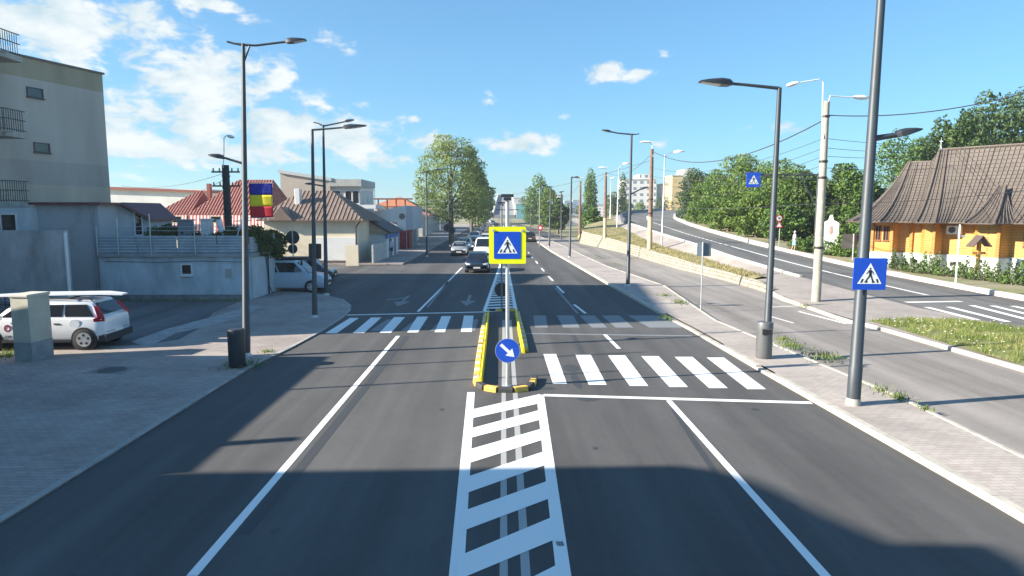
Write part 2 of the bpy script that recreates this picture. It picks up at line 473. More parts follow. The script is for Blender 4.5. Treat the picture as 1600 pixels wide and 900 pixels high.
# main carriageway (also runs under the side street mouth)
road = MB()
road.sheet([(-7.6, -25, 0), (14, -25, 0), (14, 40, 0), (-7.6, 40, 0)])
road.sheet([(-9, 40, 0), (14, 40, 0), (11, 130, 0), (5, 260, 0), (-9, 260, 0)])
road.sheet([(-7.6, 26, 0), (-7.6, 40, 0), (-9, 40, 0), (-9, 57.5, 0), (-60, 57.5, 0), (-60, 40.3, 0), (-14, 38, 0)])
ROAD = struct(road.build('road', A_ROAD))
Z1, Z2, Z3 = .004, .008, .012

# frontage road and the ramp, sampled on common Y sections
Bf = interp([(-25, 15.0, 0)] + tab([(1600, 582, None, 0), (1356, 511, None, 0), (1320, 504, None, 0), (1246, 477, None, 0), (1224, 471, None, 0), (1190, 455, None, 0), (1130, 438, None, 0),
            (1057, 420, None, 0), (985, 398, None, 0), (905, 380, None, 0)]) + [(125, 14, 0), (160, 21, 0), (230, 46, 0)])
Tf0 = interp([(-25, 15.15, .14), (20, 15.1, .14), (31, 14.2, .15)] + tab([(1224, 464, None, .2), (1190, 441, None, .45), (1100, 417, 47.5), (1015, 391, 63), (947, 371, 84), (907, 361, 97)]) + [(125, 16, 2.2), (160, 24, 3.0), (230, 50, 4.2)])
def Tf(y):
    b = Bf(y); t = Tf0(y)
    return (max(t[0], b[0] + .12), y, max(t[2], .13))
Lf = interp([(-25, 22, .12), (12, 20.6, .12)] + tab([(1750, 545, None, .12), (1600, 515, None, .12), (1537, 501, None, .13), (1443, 483, None, .2), (1340, 457, None, .3), (1238, 429, 41), (1146, 402, 50), (1088, 382, 60),
            (1035, 366, 75), (1000, 354, 92), (976, 347, 110), (973, 340, 125), (981, 334.5, 160), (1040, 328.5, 230)]) + [(300, 80, 5.2)])
Rf = interp([(-25, 32, .1), (20, 29, .1)] + tab([(1600, 470, None, .1), (1549, 461, None, .2), (1460, 444, 39), (1375, 427, 44), (1320, 415, 48), (1263, 402, 54), (1182, 383, 63), (1110, 363, 78),
            (1076, 352, 90), (1053, 342, 105), (1053, 337, 125), (1066, 331.5, 160), (1105, 327.5, 230)]) + [(300, 95, 5.2)])
Sf = interp(tab([(1195, 432, 41), (1150, 421, 46), (1093, 402, 55), (1035, 386, 64), (1005, 374, 77), (969, 354, 103), (959, 343, 125)]) + [(160, 27, 3.6), (230, 54, 4.8)])
def sections(f, g_, Ys, mb, dz=0):
    for a, b in zip(Ys[:-1], Ys[1:]):
        p, q, r, s = f(a), g_(a), g_(b), f(b)
        mb.sheet([(p[0], p[1], p[2] + dz), (q[0], q[1], q[2] + dz), (r[0], r[1], r[2] + dz), (s[0], s[1], s[2] + dz)])
YS = list(np.arange(-25, 30, 2.5)) + list(np.arange(30, 130, 1.5)) + list(np.arange(130, 301, 5))
m = MB()
sections(Lf, Rf, YS, m)
RAMP = struct(m.build('ramp_road', A_RAMP, smooth=True))
def offs(f, dx, dz=0): return lambda y: (f(y)[0] + dx, y, f(y)[2] + dz)
# frontage road
KR = interp([(-25, 9.9, 0)] + [(v.y, v.x, 0) for v in [G(1600, 712, .12), G(1400, 616, .12), G(1119, 500, .12), G(1039, 446, .12), G(947, 415, .12), G(880, 384, .12)]] + [(140, 6.5, 0), (220, 4.2, 0)])
m = MB(); Yf = [y for y in YS if y <= 96]
sections(KR, Bf, Yf, m, Z1)
m.sheet([(KR(96)[0], 96, Z1), (Bf(96)[0], 96, Z1), (40, 104, Z1), (60, 118, Z1), (60, 126, Z1), (20, 117, Z1), (6.5, 112, Z1)])
FRONT = struct(m.build('frontage_road', A_FRONT))
# paved ground between frontage road and ramp, then grass slope
m = MB(); Yp = [y for y in YS if y <= 42]
sections(Tf, Lf, Yp, m)
sections(Sf, Lf, [42] + [y for y in YS if 42 < y <= 230], m)
for y in Yp[:-1]:
    pass
struct(m.build('pavement', bricks('pavers_ramp', (.30, .265, .24), (.33, .29, .265), (.25, .22, .2), .3, .3, msize=.006, var=.18)))
m = MB()
gy = [40] + [y for y in YS if 40 < y <= 230]
def Mid(y):
    a, b = Tf(y), Sf(y); return ((a[0] + b[0]) / 2, y, (a[2] + b[2]) / 2 + .12)
sections(lambda y: Tf(y), Mid, gy, m, .015); sections(Mid, Sf, gy, m, .015)
struct(m.build('grass_slope', GRASS))
# verge beyond the ramp
m = MB()
sections(offs(Rf, .1), lambda y: (Rf(y)[0] + 8, y + 4, Rf(y)[2] + .1), YS, m)
sections(lambda y: (Rf(y)[0] + 8, y + 4, Rf(y)[2] + .1), lambda y: (Rf(y)[0] + 90, y + 30, Rf(y)[2] + .1), YS, m)
struct(m.build('verge', DRY))
# side slope at the far left of the ramp so that it does not float
m = MB(); sections(Bf, Tf, [y for y in YS if y >= 97], m)
struct(m.build('embankment', GRASS))

# right-hand footway between the two roads
KL = interp([(-25, 7.9, .12), (9.9, 7.72, .12), (18.6, 7.42, .12), (25.2, 7.27, .12), (29, 7.05, .12), (40, 6.65, .12), (76, 5.5, .12), (112, 5.0, .12), (220, 2.9, .12)])
KR2 = lambda y: (KR(y)[0], y, .12)
m = MB(); Yk = [y for y in YS if y < 215]
sections(offs(KL, .18), offs(KR2, -.12), Yk, m)
struct(m.build('footway', P_RIGHT))
def kerb(name, f, Ys, w, zlow, mats, seg=1.0, lowered=(), parent=None, h=None, gap=.012):
    """kerb of stones laid along f(y); each stone a chamfered block"""
    mb = MB(); y = Ys[0]; i = 0
    while y < Ys[1]:
        sl_ = seg if y < 60 else seg * 3
        a, b = Vector(f(y)), Vector(f(min(y + sl_ - gap, Ys[1])))
        for lo_, hi_, dz in lowered:
            if lo_ < y < hi_: a.z -= dz; b.z -= dz
        if h is not None: a.z += h; b.z += h
        t = (b - a); t.z = 0; t.normalize(); nrm = Vector((t.y, -t.x, 0)) * w
        c = Vector((t.y, -t.x, 0)) * .02
        j = random.uniform(-.004, .004)
        z0a = zlow if zlow is not None else a.z - .35
        z0b = zlow if zlow is not None else b.z - .35
        ra = [(a.x, a.y, z0a), (a.x, a.y, a.z - .02 + j), (a.x + c.x, a.y + c.y, a.z + .004 + j), (a.x + nrm.x, a.y + nrm.y, a.z + .004 + j), (a.x + nrm.x, a.y + nrm.y, z0a)]
        rb = [(b.x, b.y, z0b), (b.x, b.y, b.z - .02 + j), (b.x + c.x, b.y + c.y, b.z + .004 + j), (b.x + nrm.x, b.y + nrm.y, b.z + .004 + j), (b.x + nrm.x, b.y + nrm.y, z0b)]
        mb.k = i % len(mats) if len(mats) > 1 else 0
        mb.loft([ra, rb], True)
        y += sl_; i += 1
    return struct(mb.build(name, mats, parent))
kerb('kerb', KL, (-20, 210), .18, -.02, [KERB], lowered=[(21.5, 28.6, .06), (17.2, 18.6, .05)])
kerb('kerb', lambda y: (KR(y)[0] - .12, y, .13), (-20, 110), .12, -.02, [KERB])
kerb('kerb', lambda y: (Bf(y)[0], y, .13 + max(0, (y - 32) * .03)), (-20, 36), .16, -.02, [KERB], h=0)
kerb('kerb', lambda y: (Lf(y)[0] - .16, y, Lf(y)[2] + .1), (40, 230), .22, None, [KERBW], seg=1.0)
kerb('kerb', lambda y: (Rf(y)[0] - .04, y, Rf(y)[2] + .26), (20, 60), .3, None, [KERBW, KERBR], seg=1.2)
kerb('kerb', lambda y: (Rf(y)[0] - .04, y, Rf(y)[2] + .34), (60, 230), .3, None, [KERBW], seg=1.2)

# grass patch with tufts by the frontage road, and weeds
pg = [tuple(G(x, y, .15)) for x, y in [(1352, 501), (1443, 496), (1537, 503), (1620, 519), (1700, 545), (1700, 600), (1600, 573), (1480, 538), (1400, 514)]]
m = MB(); m.sheet([(p[0] + .1, p[1], .155) for p in pg])
struct(m.build('grass_bed', mat('grass_bed', (.13, .17, .045), .95, col2=(.22, .2, .08), vscale=2)))
def blades(name, pts, h, w, m, label=None):
    """many grass blades at pts"""
    n_ = len(pts); pts = np.array(pts)
    ang = RNG.uniform(0, 2 * math.pi, n_); hh = h * RNG.uniform(.4, 1.2, n_); ww = w * RNG.uniform(.6, 1.3, n_)
    lean = RNG.uniform(-.5, .5, (n_, 2)) * hh[:, None]
    a = pts.copy(); a[:, 0] -= np.cos(ang) * ww / 2; a[:, 1] -= np.sin(ang) * ww / 2
    b = pts.copy(); b[:, 0] += np.cos(ang) * ww / 2; b[:, 1] += np.sin(ang) * ww / 2
    c = pts.copy(); c[:, 0:2] += lean; c[:, 2] += hh
    V = np.stack([a, b, c], 1).reshape(-1, 3); Fc = np.arange(3 * n_).reshape(-1, 3)
    me = bpy.data.meshes.new(name); me.from_pydata(V.tolist(), [], Fc.tolist()); me.materials.append(m)
    o = bpy.data.objects.new(name, me); COL.objects.link(o); o['kind'] = 'stuff'
    if label: o['label'] = label; o['category'] = 'grass'
    return o
BLADE = leafmat('grass_blades', (.10, .15, .03), (.17, .24, .05), (.34, .33, .12))
BLADEG = leafmat('weed_leaves', (.09, .14, .03), (.14, .21, .05), (.24, .28, .10))
def inside(poly, x, y):
    c = False; j = len(poly) - 1
    for i in range(len(poly)):
        xi, yi = poly[i][:2]; xj, yj = poly[j][:2]
        if (yi > y) != (yj > y) and x < (xj - xi) * (y - yi) / (yj - yi) + xi: c = not c
        j = i
    return c
def scatter(poly, n_, z):
    X = [p[0] for p in poly]; Y = [p[1] for p in poly]; r = []
    while len(r) < n_:
        x, y = random.uniform(min(X), max(X)), random.uniform(min(Y), max(Y))
        if inside(poly, x, y) and mnoise.noise((x * 1.2, y * 1.2, 0)) > -.25: r.append((x, y, z))
    return r
pgd = [(p[0] + .1, p[1]) for p in pg]
blades('grass', scatter(pgd, 9000, .15), .17, .02, BLADE, 'tufted green grass in the bed beside the frontage road kerb')
fl = [(x, y, .2 + random.uniform(0, .1)) for x, y, z in scatter(pgd, 190, .15) if x < 15.6 + (y - 20) * .2 or random.random() < .3]
m = MB()
for x, y, z in fl:
    r_ = random.uniform(.015, .035); m.lathe([(r_ * .4, 0), (r_, .012), (r_ * .5, .024)], 5, (x, y, z))
props(m.build('wildflowers', mat('petals', (.75, .75, .72), .7)), 'small white wildflowers scattered through the kerbside grass', 'flowers', kind='stuff')
w = []
for px, py, n_, r_ in [(1235, 541, 220, .35), (1287, 557, 260, .4), (1225, 531, 120, .25), (1040, 462, 90, .3), (1063, 474, 90, .3), (1040, 497, 120, .25), (1405, 622, 120, .18), (378, 572, 260, .35),
                       (418, 550, 70, .15), (1375, 610, 60, .2), (1445, 640, 40, .1), (1060, 470, 60, .3), (1270, 470, 120, .3), (1258, 478, 60, .3), (935, 402, 60, .5), (960, 413, 60, .5), (985, 405, 50, .5), (30, 548, 300, .35), (12, 556, 200, .3)]:
    c = G(px, py, .12 if px > 700 else .02)
    for _ in range(n_):
        a, q = random.uniform(0, 6.28), random.gauss(0, r_)
        w.append((c.x + math.cos(a) * q, c.y + math.sin(a) * q * 1.3, c.z))
for _ in range(900):   # base of the garage wall
    x = random.uniform(-20.5, -13.1); w.append((x, 34.1 - abs(random.gauss(0, .12)), .02))
blades('weeds', w, .13, .035, BLADEG, 'small green weeds growing from paving joints and kerb edges')
slope = []
for _ in range(9000):
    y = random.uniform(41, 100); a, b = Tf(y), Sf(y); t = random.random()
    slope.append((a[0] + (b[0] - a[0]) * t, y, a[2] + (b[2] - a[2]) * t + .08))
blades('grass', slope, .16, .05, leafmat('grass_dry', (.20, .20, .07), (.32, .29, .12), (.42, .36, .18)), 'dry yellow-green grass on the slope above the stone embankment')

# left footway, forecourt
Ys_left = [(-7.45, -20), (-7.42, 9.9), (-7.4, 19.6)] + [(G(x, y).x, G(x, y).y) for x, y in [(455, 545), (505, 518), (533, 500), (548, 487), (549, 478), (537, 469), (510, 462), (470, 457)]]
poly = Ys_left + [(-13.0, 38.5), (-13.0, 34.3), (-60, 34.3), (-60, -20)]
m = MB(); m.prism([(p[0], p[1]) for p in poly], -.02, .03)
struct(m.build('footway', P_LEFT))
kp = Ys_left
m = MB()
for i in range(len(kp) - 1):
    a, b = Vector((*kp[i], 0)), Vector((*kp[i + 1], 0)); L_ = (b - a).length; k = max(1, int(L_))
    t = (b - a).normalized(); nr = Vector((-t.y, t.x, 0)) * .14
    for j in range(k):
        p, q = a + (b - a) * (j / k), a + (b - a) * ((j + 1) / k) - t * .012
        m.prism([(p.x, p.y), (q.x, q.y), (q.x + nr.x, q.y + nr.y), (p.x + nr.x, p.y + nr.y)], -.02, .045)
struct(m.build('kerb', mat('kerb_worn', (.33, .32, .30), .9, var=.15, vscale=2)))
yard = [(-20.6, 33.9), (-13.4, 33.9), (-13.1, 30), (-11.9, 26), (-11.6, 23.6), (-12.4, 22.6), (-22, 22.2), (-30, 24), (-30, 33.9)]
m = MB(); m.sheet([(x, y, .035) for x, y in yard]); struct(m.build('yard', A_YARD))
st = [(G(x, y).x, G(x, y).y, .039) for x, y in [(205, 535), (262, 515), (330, 497), (400, 476), (410, 481), (340, 508), (275, 522), (230, 545)]]
m = MB(); m.sheet(st); struct(m.build('yard_patch', mat('cement_stain', (.34, .33, .32), .9, var=.2, vscale=2)))
c = G(175, 578, .03); m = MB(); m.lathe([(.38, 0), (.38, .012), (.3, .014)], 28, (c.x, c.y, .028)); m.box((c.x - .25, c.y - .02, .041), (c.x + .25, c.y + .02, .045))
props(m.build('manhole_cover', mat('cast_iron', (.08, .08, .085), .7, .3)), 'round dark manhole cover in the shaded paving beside the bin', 'manhole cover')
m = MB(); m.sheet([(c.x - .6, c.y - .45, .0335), (c.x + .55, c.y - .5, .0335), (c.x + .65, c.y + .4, .0335), (c.x - .5, c.y + .5, .0335)]); struct(m.build('cement_collar', mat('cement_collar', (.22, .21, .2), .9, var=.3, vscale=3)))
# far left footway
m = MB(); m.prism([(-8.6, 57.5), (-8.6, 230), (-17, 230), (-17, 57.5)], -.02, .12); struct(m.build('footway', P_LEFT))
# ------------------------------------------------------------------ painted markings (children of the road)
def px_line(mb, pts, w, z=Z1): line_strip(mb, [G(*p) for p in pts], w, z)
def mark(name, mb, m, parent=None): return mb.build(name, m, parent or ROAD)
m = MB()
px_line(m, [(296, 905), (300, 900), (622, 525)], .145); px_line(m, [(1045, 626), (1288, 898), (1330, 945)], .14); px_line(m, [(653, 487), (722, 418)], .13)
mark('lane_line', m, PAINT)
m = MB(); a, b = G(300, 900), G(240, 970); line_strip(m, [a, (a.x, -5)], .145, Z1)
mark('lane_line', m, PAINT)
m = MB(); px_line(m, [(535, 492.5), (757, 487.5)], .22); mark('stop_line', m, PAINT_W)
m = MB(); px_line(m, [(849, 617.5), (1268, 629.5)], .2); mark('stop_line', m, PAINT)
m = MB()
for tx0, tx1, bx0, bx1 in [(547, 561, 508, 526), (580, 596, 551, 569), (616, 633, 593, 611), (652, 669, 636, 653), (690, 705, 679, 695), (725, 740, 720, 737)]:
    m.sheet([(*G(bx0, 521 - (bx0 - 508) * .01)[:2], Z2), (*G(bx1, 521 - (bx0 - 508) * .01)[:2], Z2), (*G(tx1, 497 - (tx0 - 547) * .02)[:2], Z2), (*G(tx0, 497 - (tx0 - 547) * .02)[:2], Z2)])
mark('zebra_crossing', m, PAINT_W)
m = MB()
for i, (tx0, tx1, bx0, bx1) in enumerate([(849, 869, 864, 886), (899, 923, 920, 948), (950, 977, 984, 1013), (1002, 1029, 1046, 1075), (1054, 1082, 1108, 1137), (1104, 1131, 1168, 1197)]):
    ty, by = 553.5 + i * 1.1, 600 + i * 1.7
    m.sheet([(*G(bx0, by)[:2], Z2), (*G(bx1, by)[:2], Z2), (*G(tx1, ty)[:2], Z2), (*G(tx0, ty)[:2], Z2)])
mark('zebra_crossing', m, PAINT)
m = MB()
for p in [((945, 523), (967, 545)), ((897, 476), (915, 490)), ((870, 447), (881, 458)), ((857, 432), (864, 439)), ((846, 419), (850, 424)), ((837, 408), (840, 412)), ((830, 400), (832, 403)), ((825, 394), (827, 396))]:
    a, b = G(*p[0]), G(*p[1]); line_strip(m, [a, b], .14, Z2)
y = 120
while y < 220: line_strip(m, [(2.6 - (y - 120) * .01, y), (2.6 - (y - 120) * .01, y + 3)], .14, Z2); y += 9
mark('lane_dashes', m, PAINT)
# central hatched strip in front of the refuge
m = MB()
xl, xr = G(733, 700).x, G(866, 700).x
line_strip(m, [G(736, 613), G(713, 900), G(710, 940)], .19, Z1); line_strip(m, [G(844, 617), G(881, 900), G(886, 940)], .19, Z1)
def lx_(y): return 736 + (713 - 736) * (y - 613) / 287
def rx_(y): return 844 + (881 - 844) * (y - 617) / 283
for (l0, l1), (r0, r1) in [((641, 655), (616, 630)), ((671, 686), (640, 655)), ((704, 726), (669, 686)), ((747, 773), (704, 725)), ((800, 832), (750, 777)), ((870, 908), (806, 841)), ((965, 1010), (879, 925))]:
    P = [G(lx_(l1), l1), G(rx_(r1), r1), G(rx_(r0), r0), G(lx_(l0), l0)]
    m.sheet([(p.x, p.y, Z2) for p in P])
mark('hatching', m, PAINT_W)
m = MB(); px_line(m, [(787, 905), (787, 612), (787, 500)], .105, .002); px_line(m, [(822, 905), (805, 615), (797, 500)], .12, .002)
mark('old_centre_line', m, PAINT_OLD)
# hatching behind the refuge
m = MB()
A0, A1, B0, B1 = G(757, 486), G(781, 416), G(806, 486), G(793, 416)
line_strip(m, [A0, A1], .17, Z1); line_strip(m, [B0, B1], .17, Z1)
for i in range(26):
    t = i / 26; a, b = A0.lerp(A1, t), B0.lerp(B1, t)
    m.sheet([(a.x, a.y - .12 - .25, Z2), (b.x, b.y - .12 + .25, Z2), (b.x, b.y + .3 + .25, Z2), (a.x, a.y + .3 - .25, Z2)])
line_strip(m, [A1, (-.35, 90), (-.2, 220)], .15, Z1); line_strip(m, [B1, (.25, 90), (.3, 220)], .15, Z1)
mark('hatching', m, PAINT)
def arrow(c, s=1.0, turn=0):
    m = MB(); x, y = c.x, c.y
    m.sheet([(x - .08, y + .205, Z1), (x + .08, y + .205, Z1), (x + .08, y + 2.6 * s, Z1), (x - .08, y + 2.6 * s, Z1)])
    m.sheet([(x, y - 1.6 * s, Z1), (x + .42, y + .2, Z1), (x - .42, y + .2, Z1)])
    if turn: m.sheet([(x, y + 1.4, Z2), (x - .9, y + .6, Z2), (x - .9, y + .9, Z2), (x, y + 1.9, Z2)])
    mark('arrow_marking', m, PAINT_GHOST)
arrow(G(731, 471)); arrow(G(628, 472), turn=1)
m = MB()
for tx0, tx1, bx0, bx1 in [(605, 618, 578, 594), (650, 668, 626, 646), (690, 700, 672, 686), (738, 748, 728, 742)]:
    m.sheet([(*G(bx0, 517)[:2], Z1), (*G(bx1, 517)[:2], Z1), (*G(tx1, 499)[:2], Z1), (*G(tx0, 499)[:2], Z1)])
for tx, bx, w_ in [(833, 836, 20), (870, 880, 26), (905, 925, 24), (940, 962, 28), (980, 1015, 30), (1010, 1045, 22)]:
    m.sheet([(*G(bx, 512)[:2], Z1), (*G(bx + w_, 512)[:2], Z1), (*G(tx + w_, 493)[:2], Z1), (*G(tx, 493)[:2], Z1)])
mark('old_zebra_crossing', m, PAINT_GHOST)
m = MB(); px_line(m, [(808, 521), (1082, 525)], .2, Z1); px_line(m, [(868, 450), (903, 490)], .12, .0055); px_line(m, [(700, 440), (668, 480)], .12, Z1)
mark('old_stop_line', m, PAINT_GHOST)
m = MB(); px_line(m, [(636, 525), (470, 730), (380, 835)], .2, .003); px_line(m, [(895, 523), (912, 555)], .14, .003)
px_line(m, [(1052, 640), (1225, 900)], .12, .002)
for px, py, rx, ry in [(893, 575, .25, .5), (900, 595, .12, .9), (918, 622, .3, .3), (850, 607, .3, .12)]:  # last patch paints the refuge kerb's cast shade; the rest cover old markings
    c = G(px, py); m.sheet([(c.x + rx * math.cos(a) * random.uniform(.85, 1.1), c.y + ry * math.sin(a) * random.uniform(.85, 1.1), .003) for a in np.linspace(0, 6.28, 13)[:-1]])
mark('blackout_and_kerb_shade', m, PAINT_BLK)
m = MB()
for px, py, rx, ry in [(470, 470, .25, .5), (930, 700, .05, .1), (1180, 640, .1, .1), (560, 760, .05, .07), (1240, 790, .06, .1), (980, 560, .12, .2), (690, 640, .06, .08), (1090, 700, .06, .06), (430, 830, .08, .1)]:
    c = G(px, py); m.sheet([(c.x + rx * math.cos(a) * random.uniform(.7, 1.2), c.y + ry * math.sin(a) * random.uniform(.7, 1.2), .0022) for a in np.linspace(0, 6.28, 11)[:-1]])
mark('oil_stains', m, mat('oil_stain', (.045, .045, .047), .6, var=.2, vscale=10))
c = G(875, 850); m = MB(); m.sheet([(c.x + .075 * math.cos(a) * random.uniform(.6, 1.2), c.y + .08 * math.sin(a) * random.uniform(.6, 1.2), .0095) for a in np.linspace(0, 6.28, 15)[:-1]]); mark('tar_spot', m, worn('tar_smear', (.2, .2, .205), (.7, .7, .7), .95, 45))
# ramp and frontage markings
m = MB()
def ramp_line(f, y0, y1, w_, dz=.006):
    ys_ = list(np.arange(y0, y1, 1.5)) + [y1]
    for a, b in zip(ys_[:-1], ys_[1:]):
        p, q = f(a), f(b); m.sheet([(p[0] - w_ / 2, p[1], p[2] + dz), (p[0] + w_ / 2, p[1], p[2] + dz), (q[0] + w_ / 2, q[1], q[2] + dz), (q[0] - w_ / 2, q[1], q[2] + dz)])
def mixf(t, sx=0):
    return lambda y: tuple(a * (1 - t) + b * t for a, b in zip(Lf(y), Rf(y)))
ramp_line(mixf(.47), 34, 160, .2)
def rz(x, y):
    l, r = Lf(y), Rf(y); t = (x - l[0]) / (r[0] - l[0]); return l[2] * (1 - t) + r[2] * t
def rquad(P):
    m.sheet([(x, y, rz(x, y) + .008) for x, y in P])
for (ax, ay), (bx, by) in [((1415, 475), (1502, 472)), ((1482, 481), (1575, 502)), ((1518, 478), (1620, 502)), ((1550, 478), (1655, 502)), ((1582, 478), (1690, 500)), ((1448, 482), (1530, 500))]:
    a, b = G(ax, ay, .15), G(bx, by, .15); t = (b - a).normalized(); nr = Vector((-t.y, t.x, 0)) * .16
    rquad([(a.x - nr.x, a.y - nr.y), (b.x - nr.x, b.y - nr.y), (b.x + nr.x, b.y + nr.y), (a.x + nr.x, a.y + nr.y)])
m.build('lane_marking', PAINT_W, RAMP)
m = MB(); line_strip(m, [G(1248, 487), G(1322, 506)], .16, .009); line_strip(m, [G(1205, 480), G(1250, 478)], .12, .009); line_strip(m, [G(1205, 495), G(1240, 505)], .1, .009)
m.build('lane_marking', PAINT_W, FRONT)
# ------------------------------------------------------------------ oriented helpers for walls and windows
def obox(mb, P, u, n, a, b, c):
    """box: a along u, b along n, c along z, all (min,max) from P"""
    P, u, n = Vector(P), Vector(u), Vector(n); z = Vector((0, 0, 1))
    vs = [P + u * a[i] + n * b[j] + z * c[k] for k in (0, 1) for j, i in ((0, 0), (0, 1), (1, 1), (1, 0))]
    return mb.add(vs, [(0, 3, 2, 1), (4, 5, 6, 7), (0, 1, 5, 4), (1, 2, 6, 5), (2, 3, 7, 6), (3, 0, 4, 7)])
def window(parent, P, u, n, w, h, fm=FRAMEW, bars=1, t=.07, sill=True, label=None):
    """P = centre of the opening on the wall surface"""
    m = MB(); f = (-.02, .05)
    obox(m, P, u, n, (-w / 2, -w / 2 + t), f, (-h / 2, h / 2)); obox(m, P, u, n, (w / 2 - t, w / 2), f, (-h / 2, h / 2))
    obox(m, P, u, n, (-w / 2 + t, w / 2 - t), f, (-h / 2, -h / 2 + t)); obox(m, P, u, n, (-w / 2 + t, w / 2 - t), f, (h / 2 - t, h / 2))
    for i in range(bars):
        x = -w / 2 + w * (i + 1) / (bars + 1); obox(m, P, u, n, (x - t / 2, x + t / 2), (-.02, .04), (-h / 2 + t, h / 2 - t))
    o = m.build('window', fm, parent)
    if label: o['label'] = label
    g_ = MB(); obox(g_, P, u, n, (-w / 2 + t * .8, w / 2 - t * .8), (-.015, .012), (-h / 2 + t * .8, h / 2 - t * .8)); g_.build('pane', GLASS, o)
    if sill:
        s_ = MB(); obox(s_, P, u, n, (-w / 2 - .05, w / 2 + .05), (-.01, .12), (-h / 2 - .05, -h / 2 - .003)); s_.build('sill', fm, o)
    return o
X, Yv, NX, NY = Vector((1, 0, 0)), Vector((0, 1, 0)), Vector((-1, 0, 0)), Vector((0, -1, 0))

# ------------------------------------------------------------------ emblems and signs
def crossing_emblem(parent, s, y=-.004):
    """white triangle with a black walker on a zebra crossing; s = half side of the blue plate; faces -Y"""
    t = MB(); t.slab([(-.74 * s, -.60 * s), (.74 * s, -.60 * s), (0, .66 * s)], y, y + .003); t.build('triangle', SWHITE, parent)
    b = MB(); q = s; y0, y1 = y - .003, y - .0005
    def P(pts): b.slab([(x * q, z * q) for x, z in pts], y0, y1)
    for x in (-.52, -.18, .17, .50):
        k = x * .28
        P([(x - .055, -.53), (x + .055, -.53), (x + .055 - k * .55, -.30), (x - .055 - k * .55, -.30)] if abs(x) > .3 else [(x - .045, -.53), (x + .045, -.53), (x + .035, -.42), (x - .035, -.42)])
    P([(.055 * math.cos(a) - .01, .33 + .062 * math.sin(a)) for a in np.linspace(0, 6.28, 13)[:-1]])
    P([(-.09, .25), (.07, .25), (.10, .15), (.09, -.06), (-.07, -.06), (-.08, .12)])              # torso
    P([(-.09, .245), (-.08, .17), (-.16, .05), (-.23, -.01), (-.245, .03), (-.19, .09)])            # arm
    P([(.07, .245), (.09, .16), (.17, .06), (.22, -.04), (.245, -.01), (.20, .10)])
    P([(-.07, -.05), (.03, -.05), (-.01, -.18), (-.15, -.36), (-.25, -.50), (-.31, -.47), (-.21, -.30), (-.10, -.15)])
    P([(-.01, -.05), (.09, -.05), (.15, -.22), (.20, -.36), (.33, -.52), (.24, -.54), (.11, -.38), (.06, -.22)])
    P([(-.25, -.50), (-.31, -.47), (-.36, -.50), (-.27, -.54)])
    b.build('walker', SBLACK, parent)
def plate(parent, name, hw, hh, m, y=0, t=.02, r=.04, cx=0, cz=0):
    pts = []
    for sx, sz, a0 in ((1, 1, 0), (-1, 1, 90), (-1, -1, 180), (1, -1, 270)):
        for a in (0, 30, 60, 90):
            pts.append((cx + sx * (hw - r) + r * math.cos(R(a0 + a)), cz + sz * (hh - r) + r * math.sin(R(a0 + a))))
    return MB().slab(pts, y, y + t).build(name, m, parent)
def disc(parent, name, r, m, y=0, t=.02, c=(0, 0), n=32):
    return MB().slab([(c[0] + r * math.cos(a), c[1] + r * math.sin(a)) for a in np.linspace(0, 2 * math.pi, n + 1)[:-1]], y, y + t).build(name, m, parent)
def pole_part(parent, h, r0, r1, m, name='pole', n=14):
    return MB().tube([(0, 0, 0), (0, 0, h)], [r0, r1], n).build(name, m, parent, smooth=True)

# refuge signpost in the foreground
b = G(793, 603); H = AT(791, 307, b.y).z
sp = thing('signpost', 'white signpost on the refuge island carrying the yellow-bordered crossing sign and arrow disc', 'signpost', b)
pole_part(sp, H, .05, .05, STEEL)
MB().lathe([(.11, 0), (.11, .02), (.06, .03), (.055, .1)], 16).build('base_plate', STEEL, sp)
cs = AT(793, 383, b.y).z
sg = plate(sp, 'warning_board', .475, .475, YEL, y=-.09, t=.025, r=.03, cz=cs)
for z_ in (cs - .28, cs + .28):
    sb = MB(); sb.box((-.4, -.065, z_ - .02), (.4, -.05, z_ + .02)); sb.box((-.07, -.0652, z_ - .03), (.07, .06, z_ + .03)); sb.build('bracket', STEEL, sp)
bl = plate(sg, 'blue_panel', .35, .35, BLUE, y=-.097, t=.006, r=.03, cz=cs)
e = bpy.data.objects.new('emblem', None)
def emblem_at(parent, cz, s, y):
    """emblem meshes moved to height cz"""
    for o in list(bpy.data.objects):
        pass
    before = set(bpy.data.objects)
    crossing_emblem(parent, s, y)
    for o in set(bpy.data.objects) - before: o.location.z += cz
bpy.data.objects.remove(e)
emblem_at(sg, cs, .35, -.101)
for x in (-.37, .37):
    MB().slab([(x + .035 * math.cos(a), cs + .385 + .035 * math.sin(a)) for a in np.linspace(0, 6.28, 17)[:-1]], -.12, -.09).build('warning_light', mat('amber_lens', (.55, .5, .4), .2), sg)
ca = AT(792, 547, b.y).z
ad = disc(sp, 'arrow_disc', .315, BLUE, y=-.075, t=.02, c=(0, ca))
dr = disc(ad, 'rim', .325, STEEL, y=-.072, t=.012, c=(0, ca))
q = Vector((1, 0, -.93)).normalized(); p_ = Vector((.68, 0, .73)).normalized()
def PQ(a, c_): v = q * a + p_ * c_; return (v.x, v.z + ca)
MB().slab([PQ(-.24, .04), PQ(.05, .04), PQ(.05, .13), PQ(.25, 0), PQ(.05, -.13), PQ(.05, -.04), PQ(-.24, -.04)], -.079, -.0755).build('arrow', SWHITE, ad)
tp = MB(); tp.box((-.16, -.05, H - .02), (.16, .05, H + .06)); tp.box((-.1, -.28, H - .1), (.1, .05, H - .03)); tp.box((-.3, -.01, H - .35), (.3, .01, H - .33))
tp.build('warning_lamp', LAMPG, sp)
